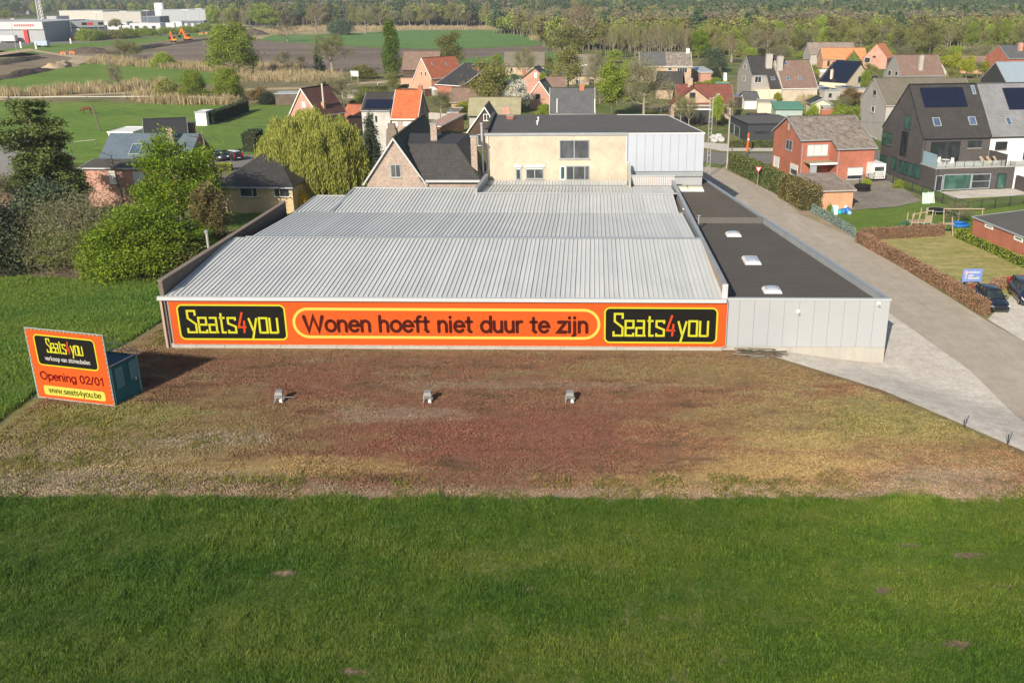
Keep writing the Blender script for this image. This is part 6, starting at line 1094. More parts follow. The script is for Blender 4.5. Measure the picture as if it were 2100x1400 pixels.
def grassm(name,stops,sc1,seed=0,tr=.25):
    m,nt,b=base(name); p=geo(nt); n=noise(nt,p,sc1,6,.7,(.6,1.4,1)); n2=noise(nt,p,1.4,4,.7); g=nd(nt,'NewGeometry'); a=nd(nt,'Math',operation='MULTIPLY_ADD'); nt.links.new(n2.outputs[0],a.inputs[0]); a.inputs[1].default_value=.35; nt.links.new(n.outputs[0],a.inputs[2])
    c=ramp(nt,a.outputs[0],stops).outputs[0]; rr=ramp(nt,g.outputs['Random Per Island'],[(0,(.42,.48,.5)),(.6,(1,1,1)),(.93,(1.4,1.3,1.1)),(1,(2.6,2.1,1.6))]); c=mixc(nt,1.,c,rr.outputs[0],'MULTIPLY')
    if name=='grass_blades':      # blade colour is darker and greener on the left, brighter and yellower on the right
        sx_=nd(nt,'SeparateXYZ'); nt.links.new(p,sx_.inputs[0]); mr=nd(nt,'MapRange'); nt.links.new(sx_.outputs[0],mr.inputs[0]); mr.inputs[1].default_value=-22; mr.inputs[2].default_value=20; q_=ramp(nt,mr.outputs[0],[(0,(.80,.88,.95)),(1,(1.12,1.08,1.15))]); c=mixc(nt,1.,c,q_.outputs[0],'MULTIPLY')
    nt.links.new(c,b.inputs['Base Color']); b.inputs['Roughness'].default_value=.5; b.inputs['Specular IOR Level'].default_value=.25
    tl=nd(nt,'BsdfTranslucent'); nt.links.new(c,tl.inputs[0]); mx=nd(nt,'MixShader'); mx.inputs[0].default_value=tr; nt.links.new(b.outputs[0],mx.inputs[1]); nt.links.new(tl.outputs[0],mx.inputs[2]); nt.links.new(mx.outputs[0],nt.nodes['Material Output'].inputs[0]); return m
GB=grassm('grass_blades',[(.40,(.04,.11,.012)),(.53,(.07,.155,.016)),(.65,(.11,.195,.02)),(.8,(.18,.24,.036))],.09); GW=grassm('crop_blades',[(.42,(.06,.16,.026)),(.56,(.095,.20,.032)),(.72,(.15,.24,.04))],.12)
def inpoly(P,poly):
    x,y=P[:,0],P[:,1]; r=np.zeros(len(P),bool); n=len(poly)
    for i in range(n):
        x0,y0=poly[i]; x1,y1=poly[(i+1)%n]; c=((y0>y)!=(y1>y))&(x<(x1-x0)*(y-y0)/((y1-y0)+1e-12)+x0); r^=c
    return r
def spread(poly,n,g):
    p=np.array(poly); lo,hi=p.min(0),p.max(0); P=lo+(hi-lo)*g.random((n,2)); return P[inpoly(P,poly)]
def pw(L): return [tuple(gp(a,b_)[:2]) for a,b_ in L]
def zed(P): return np.array([T(x,y) for x,y in P])
def vnoise(P,s,seed):        # cheap value noise for patchiness
    g=np.random.default_rng(seed); r=np.zeros(len(P))
    for k in range(10):
        a=g.random()*6.283; f=s*(.5+1.6*g.random()); r+=np.sin(P[:,0]*f*math.cos(a)+P[:,1]*f*math.sin(a)+g.random()*6.28)
    return r/3.2
g=np.random.default_rng(101)
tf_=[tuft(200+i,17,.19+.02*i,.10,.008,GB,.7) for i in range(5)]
for (a,b_,r1,r2) in ((575,1176,.85,.3),(845,1142,.6,.22),(1960,1322,.8,.3),(1980,1138,.8,.2),(1860,1118,.5,.14),(2070,1205,1.1,.2),(1080,1208,.5,.2),(720,1377,.6,.16),(1820,1212,.6,.2),(1460,1292,.4,.15)):
    q=gp(a,b_); random.seed(a); mb=MB(); mb.face([(r1*1.3*math.cos(k*.4)*random.uniform(.75,1.2),r2*1.5*math.sin(k*.4)*random.uniform(.7,1.2),.014) for k in range(16)]); mb.build('bare_soil',MULCH,None,False,q)['kind']='structure'
P=spread([(-36,25.5),(-36,gf+.15),(36,gf+.15),(36,25.5)],180000,g); den=vnoise(P,.9,3); P=P[(g.random(len(P))<.93)]; 
for (a,b_,r1,r2) in ((575,1176,.75,.22),(845,1142,.5,.16),(1960,1322,.7,.25),(1980,1138,.7,.16),(1860,1118,.4,.1),(2070,1205,1.,.16),(1080,1208,.4,.15),(720,1377,.5,.12),(1820,1212,.5,.15),(1460,1292,.3,.12),(1840,1170,.4,.1)):
    q=gp(a,b_); dd=((P[:,0]-q.x)/r1)**2+((P[:,1]-q.y)/r2)**2+.35*vnoise(P,6,9); P=P[dd>1]
vn=vnoise(P,.45,5); v2=vnoise(P,2.2,6); s=(.66+.18*np.clip(vn,-1,1)+.26*np.clip(v2,-1,1))*(.7+.6*g.random(len(P))); edge_=np.clip((gf-P[:,1])/1.2,0,1); s*=1.18-.18*edge_; s=np.clip(s,.42,2)
Z=np.zeros(len(P)); rot=np.stack([g.normal(size=len(P))*.18,g.normal(size=len(P))*.18,g.random(len(P))*6.28],1)
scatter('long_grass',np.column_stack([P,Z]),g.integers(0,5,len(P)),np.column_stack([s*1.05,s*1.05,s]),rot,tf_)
tw_=[tuft(220+i,13,.30,.10,.013,GW,.5) for i in range(4)]
P=spread(pw([(-60,905),(60,815),(80,800),(240,713),(340,652),(330,577),(0,572),(-60,572)]),60000,g); s=.95*(.7+.35*g.random(len(P)))*(1+.3*vnoise(P,.6,8)); s=np.clip(s,.3,1.6); rot=np.stack([g.normal(size=len(P))*.18,g.normal(size=len(P))*.18,g.random(len(P))*6.28],1)
scatter('young_crop',np.column_stack([P,zed(P)]),g.integers(0,4,len(P)),np.column_stack([s*1.2,s*1.2,s]),rot,tw_)
def mossclump(seed,n,r,h,mat):
    g=np.random.default_rng(seed); P=g.normal(size=(n,3))*np.array([r,r,0])+np.array([0,0,h*.5]); P[:,2]=g.random(n)*h; return leaves('clump',P,.035,mat,.5,.8,g)
mc=[mossclump(300+i,14,.09,.06,PLOTMOSS) for i in range(4)]
plotpoly=pw([(-60,1028),(-60,930),(80,825),(240,722),(345,668),(355,718),(1490,722),(1600,742),(1810,810),(2100,935),(2160,1028)])
P=spread(plotpoly,110000,g); s=.6+.9*g.random(len(P))+.3*vnoise(P,1.5,12); s=np.clip(s,.25,2); rot=np.stack([Z[:1].repeat(len(P)),Z[:1].repeat(len(P)),g.random(len(P))*6.28],1)
scatter('dry_moss',np.column_stack([P,zed(P)]),g.integers(0,4,len(P)),np.column_stack([s,s,s]),rot,mc)
# weeds along the edges of the plot
GY=grassm('weed_blades',[(.4,(.10,.14,.025)),(.6,(.17,.19,.04)),(.8,(.25,.22,.07))],.3)
ty=[tuft(240+i,14,.16,.09,.010,GY,.8) for i in range(3)]
A_=[]
A_.append(np.column_stack([g.uniform(-34,30,2600),gf+np.abs(g.normal(size=2600))*.9])); 
for (a,b_,rx,ry,n) in ((120,880,7,4,1500),(60,950,6,2.5,900),(420,905,4,1,250),(310,850,2,1,120),(345,690,1.2,3,200),(1000,713,2,.2,90),(1235,716,2,.2,60),(560,713,8,.2,120),(1800,880,7,3,400),(500,985,9,.9,500),(1500,985,9,.8,450),(1180,993,9,.6,200),(290,660,3,5,500)):
    q=gp(a,b_); A_.append(np.column_stack([q.x+g.normal(size=n)*rx*.5,q.y+g.normal(size=n)*ry*.5]))
P=np.vstack(A_); ok=(vnoise(P,1.1,15)>-.25)&inpoly(P,plotpoly); P=P[ok]; s=.5+.9*g.random(len(P))**2; rot=np.stack([g.normal(size=len(P))*.3,g.normal(size=len(P))*.3,g.random(len(P))*6.28],1)
scatter('edge_weeds',np.column_stack([P,zed(P)]),g.integers(0,3,len(P)),np.column_stack([s,s,s]),rot,ty)
# reeds on the banks
RDM=leafm('reed_stalks',(.26,.21,.11),(.52,.42,.25),.2)
rt_=[tuft(260+i,40,2.0,.5,.03,RDM,.18) for i in range(3)]
A_=[spread(pw([(330,215),(480,214),(500,205),(340,192),(260,200),(300,212)]),9000,g)[:300],spread(pw([(170,132),(330,140),(470,150),(620,140),(620,134),(470,138),(340,128),(200,120)]),4000,g)[:380],spread(pw([(0,203),(240,190),(340,183),(340,172),(200,178),(0,193)]),4000,g)[:150],
 spread(pw([(480,66),(560,70),(850,62),(1100,62),(1100,56),(640,56),(500,60)]),4000,g)[:900],spread(pw([(470,170),(700,170),(700,155),(470,150)]),2000,g)[:160],spread(pw([(1640,222),(1668,222),(1668,212),(1640,212)]),300,g)[:40],spread(pw([(1090,84),(1115,84),(1135,92),(1105,58),(1080,58)]),900,g)[:200]]
P=np.vstack(A_); s=(.6+.6*g.random(len(P))); rot=np.stack([0*s,0*s,g.random(len(P))*6.28],1); scatter('reeds',np.column_stack([P,zed(P)]),g.integers(0,3,len(P)),np.column_stack([s*1.6,s*1.6,s]),rot,rt_)
# the woods behind: one mass
def lowtree(seed,mat,h,r,n,size,shape='round',per=9,trunk=True,rad=.1):
    g=np.random.default_rng(seed); m=n//per
    if shape=='round': d=unit(g.normal(size=(m,3))); Cc=d*(.55+.45*g.random((m,1)))*np.array([r,r,h*.36])+np.array([0,0,h*.63])
    elif shape=='bare': t=g.random((m,1)); a=g.random((m,1))*6.28; rr=r*t**.7*(.4+.6*g.random((m,1))); Cc=np.hstack([np.cos(a)*rr,np.sin(a)*rr,h*(.35+.65*t)])
    else: t=g.random((m,1)); a=g.random((m,1))*6.28; rr=r*(1-t**1.5)*(.5+.5*g.random((m,1))); Cc=np.hstack([np.cos(a)*rr,np.sin(a)*rr,h*(.45+.53*t)])
    P=np.repeat(Cc,per,0)+g.normal(size=(m*per,3))*r*rad; V=unit(g.normal(size=P.shape)); U=unit(np.cross(V,g.normal(size=P.shape))); W_=np.cross(V,U); s=size*(.5+g.random((len(P),1)))
    asp=.28 if shape=='bare' else .7
    VV=np.stack([P-U*s,P+W_*s*asp,P+U*s,P-W_*s*asp],1).reshape(-1,3); Q=np.arange(len(VV)).reshape(-1,4)
    tv=[];tq=[]
    for i in range(4 if shape=='bare' else 1):
        a=g.random()*6.28; o=0 if i==0 else r*.35; k=len(VV)+len(tv); w=h*.011; x,y=math.cos(a)*o,math.sin(a)*o
        for dx,dy in ((w,0),(0,w)): k=len(VV)+len(tv); tv+=[[-dx,-dy,0],[dx,dy,0],[x+dx*.4,y+dy*.4,h*.9],[x-dx*.4,y-dy*.4,h*.9]]; tq.append([k,k+1,k+2,k+3])
    V2=np.vstack([VV,np.array(tv)]); Q2=np.vstack([Q,np.array(tq)]); me=mesh_np('wood_tree',V2,Q2,[mat,PALEBARK]); mi=np.zeros(len(Q2),np.int32); mi[len(Q):]=1; me.polygons.foreach_set('material_index',mi); return me
fm=lambda n,a,b_:leafm(n,a,b_,.2,.15)
WT=[lowtree(401,fm('wood_olive',(.16,.175,.045),(.32,.33,.095)),14,4.2,1600,.36),lowtree(402,fm('wood_green',(.15,.20,.04),(.31,.37,.08)),13,4.0,1600,.36),lowtree(403,fm('wood_brown',(.12,.10,.045),(.22,.19,.085)),14,4.0,1500,.34),lowtree(404,fm('wood_grey_twigs',(.15,.135,.09),(.25,.225,.15)),15,3.4,800,.5,'bare'),lowtree(405,fm('wood_pine',(.06,.10,.05),(.13,.18,.085)),16,3.8,1400,.40,'cone'),lowtree(406,fm('wood_pine_pale',(.06,.10,.055),(.13,.175,.09)),15,3.9,1400,.40,'cone'),lowtree(407,fm('wood_bright',(.13,.18,.03),(.26,.32,.055)),12,3.8,1500,.36)]
def wood(name,polys,w):
    PP=[];II=[];SS=[]
    for poly,n,probs,hs in polys:
        P=spread(poly,n,g); k=len(P); cl_n=vnoise(P,.02,33); pr=np.array(probs,float); pr/=pr.sum(); idx=g.choice(7,size=k,p=pr)
        grp=vnoise(P,.035,44); sw=(g.random(k)<.6); alt=np.where(grp>.25,4,np.where(grp<-.4,3,0)); 
        s=hs*(.75+.45*g.random(k)); PP.append(P); II.append(idx); SS.append(s)
    P=np.vstack(PP); I=np.concatenate(II); s=np.concatenate(SS); rot=np.stack([0*s,0*s,g.random(len(P))*6.28],1); sx=s*(.9+.4*g.random(len(P)))
    o=scatter(name,np.column_stack([P,zed(P)]),I,np.column_stack([sx,sx,s]),rot,WT); return o
wood('wood',[([tuple(gp(1150,104)[:2]),tuple(gp(1240,104)[:2]),tuple(gp(1430,104)[:2]),tuple(gp(1640,100)[:2]),tuple(gp(2200,100)[:2]),(330,620),(60,620),(-20,520)],6500,(2.4,2.2,1.6,1.2,.25,.3,1.0),.98),
 ([(-20,620),(340,620),(620,1150),(-60,1150)],7500,(2.4,2.2,1.1,.5,1.6,1.2,1.6),1.08),
 ([(-60,1150),(620,1150),(1300,2400),(-100,2400)],9000,(1,.8,.3,.2,4,3,.5),1.5),
 ([tuple(gp(470,52)[:2]),tuple(gp(560,54)[:2]),tuple(gp(1090,54)[:2]),(-20,900),(-60,1250),(-480,1250)],5000,(2,1.4,1.6,2.2,1.8,2.,.6),1.2),
 ([(-480,1250),(-60,1250),(-100,2600),(-900,2600)],5000,(1,1,.7,1,3,3,.4),1.3),
 ([(-1500,1250),(-480,1230),(-900,2600),(-2200,2600)],8000,(1.5,1.5,1,1.2,1.6,2.,1),1.15),
 ([tuple(gp(1040,70)[:2]),tuple(gp(1115,86)[:2]),tuple(gp(1140,96)[:2]),tuple(gp(1180,100)[:2]),(-10,620),(-60,900),(-60,700)],900,(3,1.,2,2,.5,.5,.5),1.)],WT)
# hedges: clipped, a dark core with leaves all over
def hedge(label,path,h,w,mat,core,dens=55,size=.09,name='hedge',group=None,ragged=.05):
    pts=[gp(*q) for q in path]; t=thing(name,label,'hedge',pts[0],0,group); o=pts[0]; mb=MB(); LP=[]
    for i in range(len(pts)-1):
        a,b_=pts[i]-o,pts[i+1]-o; d=Vector((b_.x-a.x,b_.y-a.y,0)); L=d.length; d.normalize(); n=Vector((-d.y,d.x,0)); e=w/2-.06
        r=[a-n*e,b_-n*e,b_+n*e,a+n*e]; mb.solid([(p.x,p.y,p.z-.1) for p in r],[(p.x,p.y,p.z+h-.08) for p in r])
        m=int(L*(2*h+w)*dens); u=g.random(m); f=g.random(m)*(2*h+w+.0); sx=np.where(f<h,-w/2,np.where(f<h+w,f-h-w/2,w/2)); sz=np.where(f<h,f,np.where(f<h+w,h,2*h+w-f)); lump=.07*np.sin(u*L*2.1+sz*3)+.05*np.sin(u*L*5.3)
        A_=np.array(a); B_=np.array(b_); D_=np.array(d); N2=np.array(n); base_=A_+np.outer(u,B_-A_); P=base_+np.outer(sx*(1+lump),N2); P[:,2]+=sz*(1+lump*.6); P+=g.normal(size=P.shape)*ragged; LP.append(P)
        m=int(w*h*dens*1.2)
        for en in (a,b_): Q=np.array(en)+np.outer((g.random(m)-.5)*w,N2); Q[:,2]+=g.random(m)*h; LP.append(Q+g.normal(size=Q.shape)*ragged)
    mb.build('core',core,t); link('leaves',leaves('leaves',np.vstack(LP),size,mat,.6,.2,g),t); return t
CORE=plain('hedge_core',(.035,.04,.02),1,.3); COREB=plain('beech_hedge_core',(.11,.07,.045),1,.3)
hg=leafm('clipped_hedge_leaves',(.085,.115,.03),(.2,.23,.075),.15)
hedge('tall clipped green hedge along the side road',[(1503,348),(1545,368),(1590,391),(1612,403)],2.5,1.7,hg,CORE,90)
hedge('ragged brown-green conifer hedge end beside the garage',[(1616,405),(1645,420),(1662,432)],2.7,2.4,LM['cypress'],CORE,110,.11,ragged=.16)
hedge('brown beech hedge running along the side road to the parked cars',[(1761,496),(1850,545),(1955,603),(2020,646)],1.15,.8,LM['beech'],COREB,280,.05)
hedge('short brown beech hedge between the play garden and the dry lawn',[(1768,492),(1850,487),(1932,482)],1.2,.9,LM['beech'],COREB,250,.05)
hedge('low beech hedge behind the parked cars under the blue sign',[(1982,600),(2020,608),(2052,590),(2100,585)],.9,.8,LM['beech'],COREB,250,.05)
hedge('low bright green hedge along the clubhouse wall',[(1972,488),(2050,520),(2140,562)],1.0,1.6,LM['spring'],CORE,120,.08)
hedge('dark clipped hedge behind the white field shelter',[(432,256),(470,242),(505,229)],2.4,1.4,LM['dark'],CORE,60,.12)
hedge('dark hedge corner block at the end of the paddock',[(512,312),(530,300)],3.,2.0,LM['dark'],CORE,60,.12)
hedge('low yellow-green hedge beside the driveway',[(436,350),(476,349)],1.0,1.4,LM['yg'],CORE,70,.1)
hedge('dark green hedge across the street beside the orange post',[(1494,303),(1588,303)],1.2,1.,hg,CORE,60,.1)
hedge('brown-green hedge between the chalet and the gabled house',[(908,290),(950,292),(985,300)],1.8,1.2,LM['olive'],CORE,60,.1)
hedge('long dark hedge behind the white shelter of the gardens',[(735,190),(835,186)],1.6,2,LM['olive'],CORE,40,.14)
hedge('green hedge behind the garden shed row',[(1650,212),(1700,210)],1.6,2,LM['olive'],CORE,40,.14) if False else None
hedge('green hedge on the boundary behind the beige house',[(1880,132),(1960,130)],2.2,3,LM['spring'],CORE,30,.2)

# loose garden shrubs between the houses, kept clear of the buildings and the street
HB=[(o.location.copy(),o.rotation_euler.z,o['_w'],o['_d']) for o in bpy.data.objects if o.get('_w')]
def free(p,m=1.6):
    for l,a,w_,d_ in HB:
        q=p-l; x=q.x*math.cos(a)+q.y*math.sin(a); y=-q.x*math.sin(a)+q.y*math.cos(a)
        if -m<x<w_+m and -m-2<y<d_+m: return False
    return True
random.seed(77); n=0
while n<90:
    px=random.uniform(700,2080); py=random.uniform(140,296); q=gp(px,py)
    if px<1000 and py>250 or (1440<px<1480 and py>262) or (1000<px<1440 and py>235): continue
    if not free(q): continue
    k=random.choice(['olivebush','greenbush','twigbush','ygbush','bluebush','broad2','sparse','sparse','redbush','broad']); big=k in('broad2','sparse','broad')
    tree(k,px,py,0,0,'small garden tree or shrub standing between the village houses','tree' if big else 'shrub','tree' if big else 'shrub','garden shrubs and trees among the village houses',hm=random.uniform(4,7) if big else random.uniform(1.2,2.8),wm=random.uniform(1.5,2.6) if big else random.uniform(.8,2.)); n+=1
# ---------------------------------------------------------------- billboard and container
bl=at(80,815); br=at(236,834); bu=(br-bl); BWd=bu.length; bang=math.atan2(bu.y,bu.x); bu.normalize(); bv=Vector((-bu.y,bu.x,0)); BH=4.72
bb=thing('billboard','slightly turned orange billboard announcing Opening 02/01 on a tube frame','billboard',bl,bang)
BF_=Frame(bl,bu,(0,0,1))
def bp(px,py): return BF_.hit(px,py)
MB().box(.06,-.02,.1,BWd-.06,.0,BH-.08).build('sheet',ORA,bb)
for a,c in (((0,0,.05),(BWd,0,.05)),((0,0,BH),(BWd,0,BH)),((0,0,0),(0,0,BH+.03)),((BWd,0,0),(BWd,0,BH+.03)),((BWd*.5,.06,0),(BWd*.5,.06,BH+.06))): MB().tube(a,c,.035,n=6).build('frame_tube',GALV,bb)
ey=MB(); z=.2
while z<BH-.1:
    for x in (.0,BWd-.06): ey.box(x,-.03,z,x+.06,.01,z+.02)
    z+=.3
x=.2
while x<BWd-.1:
    for z in (.05,BH-.09): ey.box(x,-.03,z,x+.02,.01,z+.06)
    x+=.3
ey.build('lacing',WHITE,bb)
for a,c in (((BWd,0,BH),(BWd-.1,3.0,2.55)),((.05,0,BH),(.05,3.0,.05)),((BWd*.5,0,BH),(BWd*.5,3.,2.55)),((BWd,0,2.62),(BWd-.05,2.9,2.62)),((BWd-.1,1.4,3.6),(BWd*.5,1.4,3.6)),((BWd-.1,2.9,2.62),(BWd*.4,2.9,2.62))): MB().tube(a,c,.03,n=6).build('brace_tube',GALV,bb)
q0=bp(66,686); q1=bp(203,753); u,z1=q0; z0=q1[1]; w_=q1[0]-u; z1=bp(68,685)[1]
zc0,zc1=BH*.49,BH*.925; u=BWd*.095; w_=BWd*.79
plate('black_panel',BLK,bb,u,zc0,w_,zc1-zc0,-.02,.28,.006); plate('panel_border',YEL,bb,u,zc0,w_,zc1-zc0,-.02,.3,.010,hole=.08)
hh=zc1-zc0; wordmark(bb,u+w_*.2,zc0+hh*.46,w_*.58,hh*.42,-.028); 
words(bb,'verkoop van zitmeubelen',u+w_*.13,zc0+hh*.13,w_*.74,hh*.2,-.026,WHT)
script(bb,'Opening 02/01',BWd*.09,BH*.29,BWd*.83,.50,-.022,DRED,'letter',.185)
plate('yellow_strip',PYEL,bb,BWd*.10,BH*.065,BWd*.80,BH*.135,-.02,.16,.008); script(bb,'www.seats4you.be',BWd*.165,BH*.102,BWd*.68,.36,-.029,OLV,'letter',.17)
TEAL=plain('teal_container_paint',(.018,.15,.17),.5,.15,1.,fine=.1,grime=.5); TEALL=plain('faded_teal_patch',(.10,.24,.26),.6,.08); TEALR=plain('container_roof_blue',(.03,.10,.16),.5,.15)
ct=thing('container','teal corrugated shipping container standing behind the billboard','container',bl+bv*.18,bang)
CW=BWd*.99; cl0=CW-5.9
def corr(par,name,mat,fn,L,z0,z1,step=.28,dep=.035):
    mb=MB(); x=0; k=0
    while x<L-.01:
        e=min(x+step,L); q=step*.2; P0=fn(x,0); 
        for (a,b_,c,d) in ((x,0,x+q,dep),(x+q,dep,x+step*.5,dep),(x+step*.5,dep,x+step*.5+q,0),(x+step*.5+q,0,x+step,0)):
            A=fn(min(a,L),b_); B=fn(min(c,L),d); mb.face([(A[0],A[1],z0),(B[0],B[1],z0),(B[0],B[1],z1),(A[0],A[1],z1)])
        x+=step
    return mb.build(name,mat,par)
MB().box(cl0+.06,.06,0,CW-.06,2.38,2.44).build('inner_shell',TEAL,ct)
corr(ct,'side_wall',TEAL,lambda t_,d:(CW-.05+d,.05+t_),2.34,.12,2.42,.26); corr(ct,'front_wall',TEAL,lambda t_,d:(cl0+t_,.05-d),5.85,.12,2.42,.26)
rb=MB(); x=cl0+.1
while x<CW-.2: rb.box(x,.1,2.441,x+.12,2.34,2.475); x+=.24
rb.build('roof_corrugation',TEALR,ct); MB().box(cl0,.0,2.4405-.001,CW,2.44,2.4425).build('roof_sheet',TEALR,ct)
for x in (cl0,CW-.08):
    for y in (0,2.36): MB().box(x,y,0,x+.09,y+.09,2.5).build('corner_post',plain('pale_teal_post',(.16,.42,.40),.5) if 'pale_teal_post' not in MT else MT['pale_teal_post'],ct)
for a in ((cl0,0,2.47,CW,.07,2.53),(cl0,2.37,2.47,CW,2.44,2.53),(CW-.07,.08,2.47,CW+.01,2.36,2.53),(CW-.07,.08,0,CW+.01,2.36,.13)): MB().box(*a).build('rail',TEAL,ct)
MB().box(CW,.35,.95,CW+.012,1.05,2.3).build('patch_panel',TEALL,ct); MB().box(CW,1.6,1.1,CW+.012,2.3,2.3).build('patch_panel',TEALL,ct); MB().box(CW+.013,1.95,.95,CW+.05,2.1,1.15).build('lock_box',GALV,ct)
# ---------------------------------------------------------------- flood lights that shine up at the banner
LG=plain('lamp_grey_metal',(.28,.285,.29),.35,.08,metal=.4); LGL=glass('lamp_glass',(.25,.27,.28),.1)
def lampset(px,py,label):
    q=gp(px,py); t=thing('floodlight',label,'floodlight',q,hang,'floodlights in front of the banner'); t.scale=(.9,.9,.88)
    for x in (-.28,.28):
        MB().tube((x,-.05,0),(x,-.05,.62),.03,n=6).build('post',GALV,t); MB().bar((x-.02,-.35,.05),(x,.25,.28),.05,.05).build('foot',GALV,t)
    MB().tube((-.34,-.05,.36),(.36,-.05,.36),.03).build('crossbar',GALV,t)
    o=MB().solid([(-.25,-.12,.32),(.25,-.12,.32),(.25,.18,.42),(-.25,.18,.42)],[(-.25,-.2,.5),(.25,-.2,.5),(.25,.1,.62),(-.25,.1,.62)]).build('ballast_box',LG,t)
    o=MB().solid([(-.27,-.16,.56),(.27,-.16,.56),(.27,.22,.66),(-.27,.22,.66)],[(-.24,-.12,.80),(.24,-.12,.80),(.24,.2,.90),(-.24,.2,.90)]).build('lamp_head',LG,t)
    MB().slab((-.22,.223,.68),(-.22,.223,.86),(.22,.223,.86),(.22,.223,.68),.01).build('lens',LGL,o); MB().box(.06,-.28,.1,.24,-.1,.3).build('junction_box',WHITE,t)
    return t
t=lampset(574,824,'left floodlight of the three standing on the brown plot'); lampset(878,825,'middle floodlight of the three standing on the brown plot'); lampset(1169,825,'right floodlight of the three standing on the brown plot')
MB().tube((.3,.05,.36),(.95,.1,.34),.02).build('side_rod',GALV,t)
# planks lying by the plinth, stakes
t=thing('plank_pile','low heap of old weathered planks by the plinth','plank pile',gp(1556,732),hang-.12)
random.seed(3)
for i in range(26):
    L=random.uniform(1.0,2.4); x=random.uniform(-.9,.9); y=random.uniform(-.5,.5); z=.03+.07*(i//3); MB().box(-L/2,-.07,0,L/2,.07,.035).build('plank',WOOD if i%3 else PALEBARK,t,loc=(x,y,z),rz=random.uniform(-.18,.18))
for px,py,l in ((1977,877,'pair of thin stakes at the forecourt edge, farther one'),(2066,911,'pair of thin stakes at the forecourt edge, nearest the corner')):
    t=thing('stake',l,'stake',gp(px,py)); MB().tube((0,0,0),(-.03,0,.62),.022).build('left_stick',DARKF,t); MB().tube((.06,.05,0),(.22,.1,.75),.02).build('right_stick',DARKF,t)
# ---------------------------------------------------------------- cars
CG=glass('car_glass',(.02,.028,.032),.04); TY=plain('tyre',(.015,.015,.015),.85); RIMM=plain('alloy_rim',(.4,.4,.42),.3,.05,metal=.9); HLM=plain('headlight_lens',(.7,.7,.72),.08,.05,spec=.8); TLM=plain('tail_light_lens',(.45,.01,.01),.15); NPL=plain('number_plate_white',(.7,.7,.65),.5)
def paint(n,c):
    m,nt,b=base(n); b.inputs['Base Color'].default_value=(*c,1); b.inputs['Roughness'].default_value=.25; b.inputs['Coat Weight'].default_value=.7; b.inputs['Coat Roughness'].default_value=.06; return m
def loftm(rings,close=True):
    mb=MB(); n=len(rings[0])
    for r in rings: mb.v+=[tuple(p) for p in r]
    for i in range(len(rings)-1):
        for j in range(n):
            k=(j+1)%n; mb.f.append((i*n+j,i*n+k,(i+1)*n+k,(i+1)*n+j)); mb.uv.append([(0,0)]*4)
    if close: mb.f.append(tuple(reversed(range(n)))); mb.f.append(tuple((len(rings)-1)*n+j for j in range(n))); mb.uv+=[[(0,0)]*n]*2
    return mb
